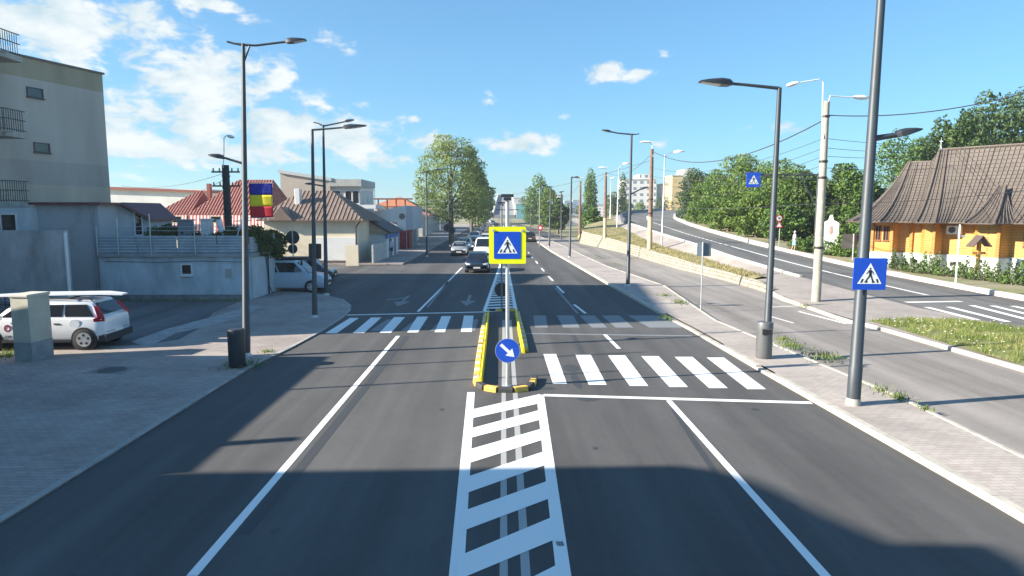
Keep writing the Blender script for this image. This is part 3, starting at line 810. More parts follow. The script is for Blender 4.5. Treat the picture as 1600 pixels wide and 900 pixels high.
# rear signpost on the far end of the refuge
b2 = G(784, 486); H2 = AT(783, 318, b2.y).z
s2 = thing('signpost', 'grey signpost at the far end of the refuge with a black-backed round sign', 'signpost', b2)
pole_part(s2, H2, .04, .04, mat('pole_grey_dull', (.2, .21, .22), .5, .4))
disc(s2, 'round_sign', .33, SBDARK, y=.05, t=.02, c=(0, AT(780, 453, b2.y).z))
cz = AT(780, 372, b2.y).z
plate(s2, 'sign_back', .42, .42, SBDARK, y=.05, t=.02, cz=cz)
tp = MB(); tp.box((-.16, -.05, H2), (.16, .05, H2 + .07)); tp.box((-.1, .05, H2 - .1), (.1, .25, H2 - .03)); tp.build('warning_lamp', LAMPG, s2)

# refuge kerb blocks
RY = mat('kerb_yellow', (.72, .46, .09), .75, var=.25, vscale=6); RK = mat('kerb_black', (.045, .045, .048), .75, var=.15, vscale=6); RWt = mat('kerb_pale', (.6, .57, .48), .8, var=.12, vscale=6)
isl = thing('traffic_refuge', 'pedestrian refuge edged with yellow and black kerb blocks between the carriageways', 'traffic island', (0, 20, 0))
def blocks(pts, mats_, seg=.5, w_=.16, h_=.11):
    m = MB(); P = [Vector((x, y, 0)) for x, y in pts]
    # resample
    Ls = [0]
    for a, c_ in zip(P[:-1], P[1:]): Ls.append(Ls[-1] + (c_ - a).length)
    def at(s_):
        for i in range(len(P) - 1):
            if s_ <= Ls[i + 1] + 1e-6: return P[i].lerp(P[i + 1], max(0, (s_ - Ls[i]) / (Ls[i + 1] - Ls[i])))
        return P[-1]
    k = int(Ls[-1] / seg)
    for i in range(k):
        a, c_ = at(i * Ls[-1] / k + .015), at((i + 1) * Ls[-1] / k - .015); t = (c_ - a).normalized(); nr = Vector((-t.y, t.x, 0)) * w_ / 2; cr = nr * .2
        def ring(p): return [(p.x - nr.x, p.y - nr.y, 0), (p.x - nr.x, p.y - nr.y, h_ - .04), (p.x - nr.x + cr.x, p.y - nr.y + cr.y, h_), (p.x + nr.x - cr.x, p.y + nr.y - cr.y, h_), (p.x + nr.x, p.y + nr.y, h_ - .04), (p.x + nr.x, p.y + nr.y, 0)]
        m.k = i % len(mats_); m.loft([ring(a), ring(c_)], True)
    o = m.build('kerb_blocks', mats_); o.parent = isl; o.location = (0, -20, 0); return o
def gx(pts): return [(G(x, y).x, G(x, y).y) for x, y in pts]
blocks(gx([(759, 492), (757, 500), (748, 560), (744, 597)]), [RY, RWt], .42)
blocks(gx([(744, 598), (750, 607), (768, 612), (800, 613), (823, 610), (833, 602), (835, 592)]), [RY, RK], .38, .18, .13)
blocks(gx([(809, 490), (819, 530), (822, 550)]), [RY, RWt], .42)
blocks(gx([(764, 486), (806, 486)]), [RK, RY], .3)
def barrier(a, c_, label, lean):
    A_, B_ = Vector(a), Vector(c_); t = (B_ - A_); L_ = t.length
    th = thing('barrier_panel', label, 'barrier', A_, math.atan2(t.y, t.x)); k = int(L_ / 1.6)
    for i in range(k):
        x0, x1 = i * L_ / k + .008, (i + 1) * L_ / k - .008
        m = MB(); m.loft([[(x, -.05, 0), (x, -.045, .05), (x, -.03, .19), (x, -.018, .21), (x, .018, .21), (x, .03, .19), (x, .045, .05), (x, .05, 0)] for x in (x0, x1)], True)
        m.build('panel', mat('barrier_yellow', (.85, .70, .01), .5, var=.08, vscale=5), th)
    return th
barrier(G(751, 603), G(763, 492), 'long yellow barrier panel along the left edge of the refuge', -.05)
barrier(G(818, 552), G(806, 490), 'yellow barrier panel along the right edge of the refuge', .05)

# ------------------------------------------------------------------ street lamps
def lamp(label, base, ytop, arms, z=0.0, r=(.10, .05), m=POLE, head=LAMPG, Y=None, group='street lamps along the road', name='street_lamp', plinth=True, hs=1.0, lens=LENS):
    b = AT(base[0], base[1], Y) if Y else G(base[0], base[1], z)
    Tp = AT(arms[0][0][0][0], ytop, b.y) - b; lean = math.atan2(Tp.x, Tp.z); Hh = math.hypot(Tp.x, Tp.z)
    if abs(lean) > R(2.6): lean = 0; Hh = Tp.z
    th = thing(name, label, 'street lamp', b, group=group)
    th.rotation_euler[1] = lean; cl, sl_ = math.cos(lean), math.sin(lean)
    MB().tube([(0, 0, 0), (0, 0, .9), (0, 0, .92), (0, 0, Hh)], [r[0], r[0], r[0] * .92, r[1]], 16).build('pole', m, th, smooth=True)
    if plinth: MB().lathe([(r[0] * 1.7, 0), (r[0] * 1.7, .02), (r[0] * 1.12, .03), (r[0] * 1.05, .12)], 16).build('base_plate', STEEL, th, smooth=True)
    for pts, hl in arms:   # points in px on the plane Y; hl = head length in m along the last direction
        P = []
        for i, (px, py) in enumerate(pts):
            v = AT(px, py, b.y) - b; v = Vector((v.x * cl - v.z * sl_, 0, v.x * sl_ + v.z * cl)); P.append(Vector((0 if i == 0 else v.x, 0, v.z)))
        if not hl:
            MB().tube(P, [.045] + [.03] * (len(P) - 1), 8).build('bracket', m, th, smooth=True); continue
        d = (P[-1] - P[-2]).normalized(); tip = P[-1]; hp = tip - d * hl
        rr = max(.03, r[1] * .8)
        MB().tube(P[:-1] + [hp + d * .05], [rr] + [rr * .85] * (len(P) - 1), 8).build('arm', m, th, smooth=True)
        w_ = .13 * hs; up = Vector((-d.z, 0, d.x)) * (1 if d.x > 0 else -1); side = Vector((0, 1, 0))
        def ring(s_, ww, a0, a1): c_ = hp + d * hl * s_; return [c_ + side * -ww + up * a0, c_ + side * ww + up * a0, c_ + side * ww + up * (a1 * .5), c_ + side * ww * .6 + up * a1, c_ - side * ww * .6 + up * a1, c_ - side * ww + up * a1 * .5]
        hd = MB().loft([ring(0, w_ * .35, -.03, .03), ring(.12, w_ * .8, -.045 * hs, .07 * hs), ring(.35, w_, -.045 * hs, .08 * hs), ring(.75, w_, -.03, .045 * hs), ring(1, w_ * .7, -.02, .015)], True).build('lamp_head', head, th, smooth=30)
        c0, c1 = hp + d * hl * .4, hp + d * hl * .95
        MB().add([c0 - side * w_ * .8 - up * .05 * hs, c0 + side * w_ * .8 - up * .05 * hs, c1 + side * w_ * .6 - up * .034, c1 - side * w_ * .6 - up * .034] + [c0 - side * w_ * .8 - up * .04 * hs, c0 + side * w_ * .8 - up * .04 * hs, c1 + side * w_ * .6 - up * .02, c1 - side * w_ * .6 - up * .02], [(3, 2, 1, 0), (4, 5, 6, 7), (0, 1, 5, 4), (1, 2, 6, 5), (2, 3, 7, 6), (3, 0, 4, 7)]).build('lens', lens, hd)
    return th
lamp('dark double-armed street lamp beside the litter bin and flag on the left footway', (385, 556), 68,
     [([(380, 70), (400, 71), (440, 66), (478, 62)], .62), ([(380, 70), (366, 68), (355, 65)], 0), ([(380, 97), (390, 72)], 0), ([(380, 256), (352, 247), (327, 242)], .45)], z=.03, r=(.125, .05), hs=1.1)
lb = lamp('dark street lamp with a square sign back on its pole, on the footway corner', (492, 496), 202, [([(488, 203), (515, 201), (572, 196)], 1.0)], z=.03, r=(.115, .055), hs=1.3)
plate(lb, 'sign_back', .27, .33, SBDARK, y=.14, t=.03, cz=AT(492, 394, lb.location.y).z)
lamp('dark street lamp with wavy top arm behind the sign-carrying lamp', (510, 461), 195, [([(505, 197), (530, 192), (553, 187)], .5), ([(505, 197), (498, 193), (490, 191)], 0), ([(505, 291), (490, 288), (477, 287)], .4)], z=.03, r=(.12, .055))
ld = lamp('tall dark street lamp rising above the litter bin on the right footway', (1197, 558), 137, [([(1218, 138), (1160, 132), (1093, 127)], 1.0)], z=.12, r=(.12, .065), hs=1.6)
le = lamp('nearest dark street lamp, carrying a square blue crossing sign', (1333, 632), -48, plinth=False, arms=[([(1380, -46), (1310, -58), (1230, -66)], .9), ([(1366, 217), (1400, 211), (1437, 202)], .55)], z=.12, r=(.15, .085), hs=1.3)
cz = AT(1348, 435, le.location.y).z
MB().lathe([(.17, 0), (.16, .1), (.153, .16)], 18, (0, 0, .0)).build('collar', mat('pole_collar', (.36, .34, .31), .8), le, smooth=True)
bp = plate(le, 'crossing_sign', .375, .36, BLUE, y=-.2, t=.02, r=.03, cx=.07, cz=cz)
before = set(bpy.data.objects); crossing_emblem(bp, .37, -.205)
for o in set(bpy.data.objects) - before: o.location = (.07, 0, cz)
lamp('dark two-armed street lamp beside the stone embankment', (981, 447), 209, [([(987, 210), (965, 208), (940, 203)], .55), ([(987, 210), (993, 210), (999, 209)], 0), ([(985, 304), (1000, 296), (1013, 292)], .4)], z=.12, r=(.12, .06))
lamp('slender dark street lamp before the dark car, third on the right footway', (890, 402), 276, [([(893, 277), (899, 277), (906, 277)], .5)], z=.12, r=(.12, .07), hs=1.3)
lamp('distant grey street lamp past the side road mouth', (858, 386), 291, [([(861, 292), (853, 291), (844, 289)], .7), ([(861, 292), (863, 292), (865, 292)], 0)], z=.12, r=(.12, .07), hs=1.5)
lamp('grey street lamp on the far left footway before the great poplar', (667, 401), 267, [([(666, 268), (676, 267), (690, 264)], .7), ([(666, 268), (661, 269), (656, 270)], 0)], z=.12, r=(.11, .06), hs=1.4)
for lab, b_, t_, Yv_ in [('distant lamp post left of the poplar row beyond the shops', (734, 362), 312, 150), ('distant lamp post by the trees on the right beside the bridge approach', (829, 362), 308, 150), ('distant lamp post behind the dark car on the right', (877, 378), 300, 108), ('far lamp post nearest the bridge on the left', (748, 352), 316, 215)]:
    lamp(lab, b_, t_, [([(b_[0], t_), (b_[0] + 5, t_ - 1)], .9)], Y=Yv_, r=(.11, .07), hs=1.6, plinth=False)
# white / galvanised lamps on the ramp side
WL = mat('lamp_head_white', (.72, .73, .74), .4)
lamp('thin galvanised street lamp beside the ramp kerb', (1034, 384), 241, [([(1039, 246), (1044, 240), (1054, 238), (1070, 236)], 1.1)], Y=65, r=(.09, .05), m=STEEL, head=WL, hs=2.2, group='galvanised lamps along the ramp', plinth=False)
lamp('second galvanised street lamp up the ramp kerb', (964, 357), 262, [([(967, 266), (969, 259), (976, 256), (985, 255)], 1.2)], Y=100, r=(.10, .06), m=STEEL, head=WL, hs=2.4, group='galvanised lamps along the ramp', plinth=False)
lamp('farthest galvanised street lamp, beside the ramp bend', (953, 350), 280, [([(955, 281), (958, 278), (963, 277)], 1.2)], Y=135, r=(.10, .06), m=STEEL, head=WL, hs=2.4, group='galvanised lamps along the ramp', plinth=False)

CONCP = mat('concrete_pole', (.42, .38, .30), .9, col2=(.30, .28, .25), vscale=4, bump=.3)
WOODP = mat('rusty_pole', (.24, .15, .10), .85, col2=(.14, .09, .07), vscale=5)
ORNP = mat('pole_orange_paint', (.55, .36, .17), .85, col2=(.6, .52, .38), vscale=4)
def upole(label, base, ytop, Y=None, z=0, r=(.2, .14), m=CONCP, low=None, arms=(), bands=()):
    b = AT(base[0], base[1], Y) if Y else G(base[0], base[1], z)
    Hh = AT(base[0], ytop, b.y).z - b.z
    th = thing('utility_pole', label, 'utility pole', b, group='utility poles')
    if low:
        t = low[1]; rm = r[0] + (r[1] - r[0]) * t
        MB().tube([(0, 0, 0), (0, 0, Hh * t)], [r[0], rm], 12).build('pole_foot', low[0], th, smooth=True)
        MB().tube([(0, 0, Hh * t), (0, 0, Hh)], [rm, r[1]], 12).build('pole', m, th, smooth=True)
    else: MB().tube([(0, 0, 0), (0, 0, Hh)], r, 14).build('pole', m, th, smooth=True)
    for zf in bands:
        rr = r[0] + (r[1] - r[0]) * zf
        MB().lathe([(rr + .01, 0), (rr + .035, .01), (rr + .035, .1), (rr + .01, .11)], 14, (0, 0, Hh * zf)).build('band', BLACK, th)
    for pts, hl, hs in arms:
        P = [AT(px, py, b.y) - b for px, py in pts]
        for v in P: v.y = 0
        P[0].y = -r[1]; 
        d = (P[-1] - P[-2]).normalized(); hp = P[-1] - d * hl
        MB().tube(P[:-1] + [hp], .03, 8).build('lamp_arm', mat('lamp_arm_white', (.7, .71, .72), .5), th, smooth=True)
        up = Vector((-d.z, 0, d.x)) * (1 if d.x > 0 else -1); side = Vector((0, 1, 0))
        def ring(s_, ww, a0, a1): c_ = hp + d * hl * s_; return [c_ + side * ww * math.cos(q) + up * ((a1 if math.sin(q) > 0 else a0) * abs(math.sin(q))) for q in np.linspace(0, 2 * math.pi, 11)[:-1]]
        MB().loft([ring(0, .05, .05, .05), ring(.2, .13, -.07, .1), ring(.55, .16, -.1, .12), ring(.85, .13, -.08, .1), ring(1, .04, -.02, .04)], True).build('lamp_head', WL, th, smooth=True)
    return th
k1 = upole('thick pale concrete utility pole with two white lamps near the wooden church', (1275, 471), 158, z=.18, r=(.215, .145), bands=(.27, .62, .7, .92),
           arms=[([(1284, 216), (1285, 190), (1286, 128), (1280, 124), (1255, 128), (1229, 134)], .62, 1), ([(1292, 160), (1297, 150), (1330, 152), (1358, 153)], .8, 1)])
upole('rust-brown utility pole with an orange-painted foot on the grass slope', (1015, 390), 233, Y=63, r=(.25, .16), m=WOODP, low=(ORNP, .33), bands=(.5, .36), arms=[([(1020, 245), (1019, 230), (1016, 222), (1000, 222)], 1.2, 1)])
upole('second rust-brown utility pole, before the column poplar', (945, 371), 269, Y=84, r=(.23, .15), m=WOODP, low=(ORNP, .3), arms=[([(948, 275), (947, 268), (945, 262), (935, 262)], 1.2, 1)])
upole('dark slim utility pole at the left end of the stone embankment', (906, 366), 283, Y=99, r=(.23, .14), m=WOODP, arms=[([(908, 290), (907, 280), (905, 278), (899, 278)], 1.2, 1)])
upole('pale distant utility pole behind the side road', (878, 360), 304, Y=150, r=(.25, .18), m=CONCP)
kl = upole('dark lattice utility pole behind the garage terrace, with a small lamp on a thin mast', (361, 440), 258, Y=44, r=(.26, .22), m=mat('tarred_pole', (.035, .035, .04), .8), bands=(.35, .55, .62, .8, .9), arms=[([(351, 262), (350, 240), (350, 216), (353, 212), (366, 215)], .5, 1)])
m = MB()
for z_ in (6.2, 7.1): m.box((-.9, -.05, z_), (.9, .05, z_ + .1))
for x in (-.8, -.4, .4, .8):
    for z_ in (6.3, 7.2): m.lathe([(.03, 0), (.06, .05), (.03, .1), (.06, .15), (.02, .2)], 8, (x, 0, z_))
m.build('crossarm', mat('crossarm', (.06, .06, .065), .7), kl)

# ------------------------------------------------------------------ wires
def wire(label, pts, sag, r=.012, group='overhead cables'):
    P = [AT(*p) for p in pts]; c = []
    for a, b_ in zip(P[:-1], P[1:]):
        for i in range(17):
            t = i / 16; v = a.lerp(b_, t); v.z -= sag * 4 * t * (1 - t); c.append(v)
    c = [c[0]] + [q for p, q in zip(c[:-1], c[1:]) if (q - p).length > 1e-4]
    props(MB().tube(c, r, 5).build('overhead_cable', mat('cable', (.05, .05, .055), .7)), label, 'cable', group)
Y1 = k1.location.y
wire('thick overhead cable sagging from the two-lamp concrete pole to the rust-brown pole', [(1290, 186, Y1), (1019, 236, 63)], 1.5, .03)
wire('thick overhead cable running off right above the church roof', [(1292, 180, Y1), (1680, 122, 30)], .55, .025)
wire('thin cable crossing the church roof and both lamp posts', [(1020, 322, 63), (1276, 318, Y1), (1680, 286, 30)], .25, .013)
for i, (a_, b_) in enumerate([((1020, 262, 63), (1288, 216, Y1)), ((1020, 275, 63), (1288, 231, Y1)), ((1020, 285, 63), (1287, 244, Y1)), ((1020, 300, 63), (1286, 258, Y1))]):
    wire(['upper', 'second', 'third', 'lowest'][i] + ' of the thin cables strung from the rust-brown pole to the concrete pole', [a_, b_], .9, .012)
for i, (a_, b_) in enumerate([((1288, 216, Y1), (1560, 214, 60)), ((1288, 231, Y1), (1560, 222, 60)), ((1287, 244, Y1), (1560, 226, 60)), ((1286, 262, Y1), (1560, 246, 60))]):
    wire(['upper', 'second', 'third', 'lowest'][i] + ' thin cable from the concrete pole past the trees behind the church', [a_, b_], .5, .012)
wire('cable sagging between the two rust-brown poles', [(1020, 238, 63), (948, 270, 84)], 1.0, .02)
wire('cable between the rust-brown pole and the embankment end pole', [(948, 272, 84), (907, 286, 99), (878, 306, 150)], .8, .02)
wire('cable from the dark lattice pole over the left roofs', [(352, 270, 44), (190, 290, 60)], .5, .014)
wire('lower cable from the dark lattice pole to the red roof', [(350, 280, 44), (262, 299, 58)], .5, .012)
wire('cable crossing the sky above the ramp lamps', [(700, 296, 200), (1020, 250, 63)], 2.5, .02)

# ------------------------------------------------------------------ small signs
def back_sign(label, base, z, plates, r=.03, Y=None, ytop=None, m=STEEL):
    b = AT(base[0], base[1], Y) if Y else G(base[0], base[1], z)
    th = thing('road_sign', label, 'road sign', b)
    h = AT(base[0], ytop, b.y).z - b.z
    pole_part(th, h, r, r, m, n=10)
    for kind, px, py, wpx, hpx, mt in plates:
        v = AT(px, py, b.y) - b; hw, hh = wpx / 2 * b.y / F, hpx / 2 * b.y / F
        if kind == 'r': disc(th, 'round_plate', hw, mt, y=-.06 if mt in (SRED,) else .03, t=.02, c=(v.x, v.z))
        else: plate(th, 'square_plate', hw, hh, mt, y=.03, t=.02, cx=v.x, cz=v.z, r=.02)
    return th
back_sign('thin sign post with two square grey sign backs on the right footway', (1095, 484), .12, [('s', 1095, 390, 11, 21, SBACK), ('s', 1106, 390, 11, 21, mat('sign_back_mid', (.10, .14, .17), .6))], ytop=378)
back_sign('sign post with one large and one small round dark sign back', (460, 449), .03, [('r', 457, 371, 21, 21, SBDARK), ('r', 457, 389, 15, 15, SBDARK)], ytop=360, r=.035)
back_sign('large grey board on a post before the left end of the church', (1332, 407), 0, [('s', 1328, 377, 24, 23, mat('board_grey', (.12, .12, .12), .7))], Y=52, ytop=365, r=.05)
back_sign('cluster of dark round sign backs under the great poplar', (702, 382), .12, [('r', 699, 356, 12, 12, SBDARK), ('r', 706, 360, 11, 11, SBDARK)], ytop=296, r=.07, m=POLE)
ns = back_sign('small round red-rimmed sign on a lamp post by the side road', (843, 386), .12, [], ytop=293, r=.07, m=mat('pole_mid', (.2, .22, .24), .5))
v = AT(844, 356, ns.location.y) - ns.location
disc(ns, 'round_plate', .35, SRED, y=-.12, t=.02, c=(v.x, v.z)); disc(ns, 'bar', .18, SWHITE, y=-.125, t=.004, c=(v.x, v.z))
# speed limit + warning triangle
ts = back_sign('thin post with a red-ringed round sign above a warning triangle beside the hedge', (1217, 386), 0, [], Y=62, ytop=336, r=.04)
v = AT(1217, 341, 62) - ts.location; w_ = AT(1217, 352, 62) - ts.location
disc(ts, 'round_sign', .31, SRED, y=-.07, t=.02, c=(v.x, v.z)); disc(ts, 'round_face', .23, SWHITE, y=-.075, t=.004, c=(v.x, v.z))
fo = MB(); fo.slab([(v.x - .08, v.z - .1), (v.x - .03, v.z - .1), (v.x - .03, v.z + .1), (v.x - .08, v.z + .1)], -.08, -.0755); fo.slab([(v.x + .02, v.z - .1), (v.x + .1, v.z - .1), (v.x + .1, v.z + .1), (v.x + .02, v.z + .1)], -.08, -.0755); fo.build('numerals', SBLACK, ts)
def tri(c_, s_, y, name, m_, p_): MB().slab([(c_.x - s_, c_.z - s_ * .6), (c_.x + s_, c_.z - s_ * .6), (c_.x, c_.z + s_ * 1.1)], y, y + .004).build(name, m_, p_)
tri(w_, .36, -.07, 'warning_triangle', SRED, ts); tri(w_, .23, -.076, 'triangle_face', SWHITE, ts)
# gantry with blue crossing sign
gb = AT(1272, 400, 57); ga = thing('sign_gantry', 'grey cantilever gantry holding a blue crossing sign over the ramp', 'sign gantry', gb)
hz = AT(1272, 273, 57).z - gb.z; xl_ = (AT(1187, 273, 57) - gb).x
pole_part(ga, hz + .15, .11, .08, POLE)
m = MB(); m.tube([(0, 0, hz), (xl_, 0, hz)], .07, 8); m.tube([(0, 0, hz - .45), (xl_ * .6, 0, hz - .2), (xl_, 0, hz - .12)], .035, 6); m.tube([(0, 0, hz - 2.6), (-.9, 0, hz - 1.2), (-1.6, 0, hz)], .05, 8)
m.build('arm', POLE, ga, smooth=True)
cz = AT(1177, 281, 57).z - gb.z; cx = (AT(1177, 281, 57) - gb).x
gp = plate(ga, 'crossing_sign', .6, .62, BLUE, y=-.1, t=.08, r=.03, cx=cx, cz=cz)
before = set(bpy.data.objects); crossing_emblem(gp, .6, -.105)
for o in set(bpy.data.objects) - before: o.location = (cx, 0, cz)

# ------------------------------------------------------------------ litter bins, flag, pillar
def bin_(label, base, ytop, z, r, m, hole=True):
    b = G(base[0], base[1], z); h = AT(base[0], ytop, b.y).z - b.z
    th = thing('litter_bin', label, 'litter bin', b, group='litter bins')
    MB().lathe([(r * .92, 0), (r * .95, .03), (r, .06), (r, h * .82)], 24).build('body', m, th, smooth=30)
    MB().lathe([(r * 1.03, h * .82), (r * 1.03, h * .97), (r * .98, h), (r * .8, h * 1.01)], 24).build('lid', m, th, smooth=30)
    if hole:
        o = MB().box((-r * .62, -r * 1.05, h * .68), (-r * .62 + .26, -r * .72, h * .82)).build('opening', BLACK, th)
        MB().box((-r * .75, -r * 1.1, h * .82), (-r * .75 + .32, -r * .6, h * .845)).build('hood', m, th)
    return th
bin_('grey cylindrical litter bin with dark slot at the foot of the right lamp', (1193, 559), 503, .12, .24, mat('bin_grey', (.13, .135, .14), .45, .3, var=.1))
bin_('dark cylindrical litter bin on the left footway before the flag lamp', (371, 573), 514, .03, .24, mat('bin_dark', (.03, .04, .05), .5, .2), hole=False)
fb = G(388, 556, .03); Yf_ = fb.y + .05
flg = thing('national_flag', 'blue, yellow and red striped flag hanging beside the left lamp post', 'flag', (AT(391, 340, Yf_).x, Yf_, AT(391, 340, Yf_).z))
x1 = AT(425, 288, Yf_).x - flg.location.x; zt = AT(391, 287, Yf_).z - flg.location.z
def cloth(z0, z1, m_, name):
    mb = MB(); nx, nz = 14, 5
    def Pn(i, j):
        x = x1 * i / nx; z = z0 + (z1 - z0) * j / nz
        return (x, .016 * math.sin(x * 9 + z * 1.5) + .008 * math.sin(z * 5 + x * 3), z)
    for i in range(nx):
        for j in range(nz): mb.sheet([Pn(i, j), Pn(i + 1, j), Pn(i + 1, j + 1), Pn(i, j + 1)])
    import bmesh
    o = mb.build(name, m_, flg)
    bm = bmesh.new(); bm.from_mesh(o.data); bmesh.ops.remove_doubles(bm, verts=bm.verts, dist=1e-4); bmesh.ops.recalc_face_normals(bm, faces=bm.faces); bm.to_mesh(o.data); bm.free()
    md = o.modifiers.new('s', 'SOLIDIFY'); md.thickness = .004
    o.data.polygons.foreach_set('use_smooth', [True] * len(o.data.polygons))
cloth(zt * 2 / 3, zt, mat('flag_blue', (.01, .02, .30), .7), 'blue_stripe'); cloth(zt / 3, zt * 2 / 3, mat('flag_yellow', (.75, .62, .02), .7), 'yellow_stripe'); cloth(0, zt / 3, mat('flag_red', (.52, .01, .03), .7), 'red_stripe')
m = MB(); m.tube([(-.12, 0, zt + .02), (x1 + .03, 0, zt + .02)], .012, 6); m.tube([(-.12, 0, -.01), (x1 + .03, 0, -.01)], .012, 6); m.build('hanging_rods', STEEL, flg)
pb = G(50, 560)
pil = thing('gate_pillar', 'square beige concrete pillar with grey foot in front of the white car', 'pillar', (-14.62, 20.55, .03), R(-6))
MB().box((-.29, -.35, 0), (.29, .5, .58)).build('foot', mat('pillar_grey', (.24, .26, .27), .9, var=.15, vscale=3), pil)
MB().box((-.285, -.345, .583), (.285, .495, 1.98)).build('shaft', mat('pillar_beige', (.46, .44, .36), .9, var=.1, vscale=2), pil)
MB().bbox((-.32, -.38, 1.983), (.32, .53, 2.06), .02).build('cap', mat('pillar_cap', (.52, .5, .42), .9), pil)

# ------------------------------------------------------------------ cars
RIM = mat('wheel_rim', (.6, .61, .63), .3, .6); LIGHTW = mat('headlight_glass', (.75, .78, .8), .1, spec=.9); LIGHTR = mat('tail_light_red', (.42, .01, .015), .2)
PLATEM = mat('number_plate', (.75, .75, .72), .5); TRIM = mat('car_trim_black', (.02, .02, .023), .55)
def car(name, label, cat, paint, loc, rz, L=4.2, W=1.76, H=1.46, hood=.95, belt=.95, ws0=.72, ws1=1.55, rf1=3.7, rr=4.1, bonnet=.72, clear=.18, wr=.31, group=None, detail=True, lights=False, tailhi=None, wx=None, tex=None, nwin=2):
    """local frame: x runs from the nose (0) to the tail (L), centred across y; front faces -x"""
    th = thing(name, label, cat, loc, rz, group)
    hw = W / 2; tail = tailhi or belt + .02
    wx = wx or (.82, L - .75)
    # lower body profile: height of the deck along x
    st = [(0.0, .62, .80), (.06, .66, .93), (.22, bonnet - .06, .98), (.5, bonnet, 1), (ws0, hood, 1), (ws0 + .35, belt, 1), (L * .5, belt, 1.005), (rf1 - .4, belt + .01, 1), (L - .35, tail, .985), (L - .12, tail, .95), (L - .03, tail - .06, .9), (L, tail - .2, .84)]
    rings = []
    for x, zd, wf in st:
        w_ = hw * wf; c0 = clear + (.12 if x < .05 or x > L - .05 else .03)
        rings.append([(x, -w_ * .84, c0), (x, -w_ * .95, c0 + .04), (x, -w_, c0 + .22), (x, -w_ * 1.0, zd * .62), (x, -w_ * .985, zd * .82), (x, -w_ * .945, zd - .06), (x, -w_ * .86, zd), (x, 0, zd + .03),
                      (x, w_ * .86, zd), (x, w_ * .945, zd - .06), (x, w_ * .985, zd * .82), (x, w_, zd * .62), (x, w_, c0 + .22), (x, w_ * .95, c0 + .04), (x, w_ * .84, c0)])
    m = MB(); m.loft(rings, True)
    # greenhouse
    gh = [(ws0 + .02, belt - .05, .86, .86), (ws0 + (ws1 - ws0) * .5, belt + (H - belt) * .55, .89, .80), (ws1, H - .05, .90, .72), (ws1 + .3, H, .90, .70), ((ws1 + rf1) / 2, H + .015, .9, .70), (rf1, H - .02, .89, .70), (rf1 + (rr - rf1) * .5, belt + (H - belt) * .55, .87, .76), (rr, belt - .03, .84, .82)]
    r2 = []
    for x, zt_, wb, wt in gh:
        b0 = belt - .06; f = max(.0, (zt_ - belt) / (H - belt)); wtt = wb + (wt - wb) * f
        r2.append([(x, -hw * .95, b0), (x, -hw * (wb + .03), max(b0 + .01, belt)), (x, -hw * (wtt + .02), max(b0 + .02, zt_ - .07)), (x, -hw * (wtt - .05), max(b0 + .03, zt_ - .012)), (x, -hw * wtt * .5, max(b0 + .04, zt_ + .01)), (x, hw * wtt * .5, max(b0 + .04, zt_ + .01)),
                   (x, hw * (wtt - .05), max(b0 + .03, zt_ - .012)), (x, hw * (wtt + .02), max(b0 + .02, zt_ - .07)), (x, hw * (wb + .03), max(b0 + .01, belt)), (x, hw * .95, b0)])
    m.loft(r2, True)
    body = m.build('body', paint, th, smooth=35)
    def side(x, z, s_, o=.008):
        f = min(1, max(0, (z - belt) / (H - belt))); return (x, s_ * (hw * (.93 + (.72 - .90) * f) + o), z)
    # side windows
    zb, zt_ = belt + .05, H - .13
    fA = lambda z: ws0 + .12 + (ws1 - ws0) * (z - belt) / (H - belt)
    fR = lambda z: rr - .02 - (rr - rf1) * (z - belt) / (H - belt)
    cuts = np.linspace(0, 1, nwin + 1)
    for s_ in (-1, 1):
        for i in range(nwin):
            def xx(t, z): a_ = fA(z) + .04; b_ = fR(z) - .16; return a_ + (b_ - a_) * t
            t0, t1 = cuts[i] + .015, cuts[i + 1] - .015
            P = [side(xx(t0, zb), zb, s_), side(xx(t1, zb), zb, s_), side(xx(t1, zt_), zt_, s_), side(xx(t0, zt_), zt_, s_)]
            Q = [(p[0], p[1] - s_ * .05, p[2]) for p in P]
            MB().add(P + Q, [(0, 1, 2, 3), (7, 6, 5, 4), (0, 4, 5, 1), (1, 5, 6, 2), (2, 6, 7, 3), (3, 7, 4, 0)]).build('side_window', CARG, th)
    def glass(xb, xt, z0, z1, wb, wt, name, off):
        P = [(xb + off, -wb, z0), (xb + off, wb, z0), (xt + off, wt, z1), (xt + off, -wt, z1)]
        Q = [(p[0] - off * 4, p[1], p[2] - .03) for p in P]
        MB().add(P + Q, [(0, 1, 2, 3), (7, 6, 5, 4), (0, 4, 5, 1), (1, 5, 6, 2), (2, 6, 7, 3), (3, 7, 4, 0)]).build(name, CARG, th)
    def gx_(z, a, b_): return a + (b_ - a) * (z - belt) / (H - .02 - belt)
    glass(gx_(belt + .02, ws0, ws1) - .0, gx_(H - .08, ws0, ws1) - .06, belt + .02, H - .08, hw * .80, hw * .66, 'windscreen', -.03)
    glass(gx_(belt + .08, rr, rf1), gx_(H - .1, rr, rf1) + .03, belt + .08, H - .1, hw * .74, hw * .62, 'rear_window', .025)
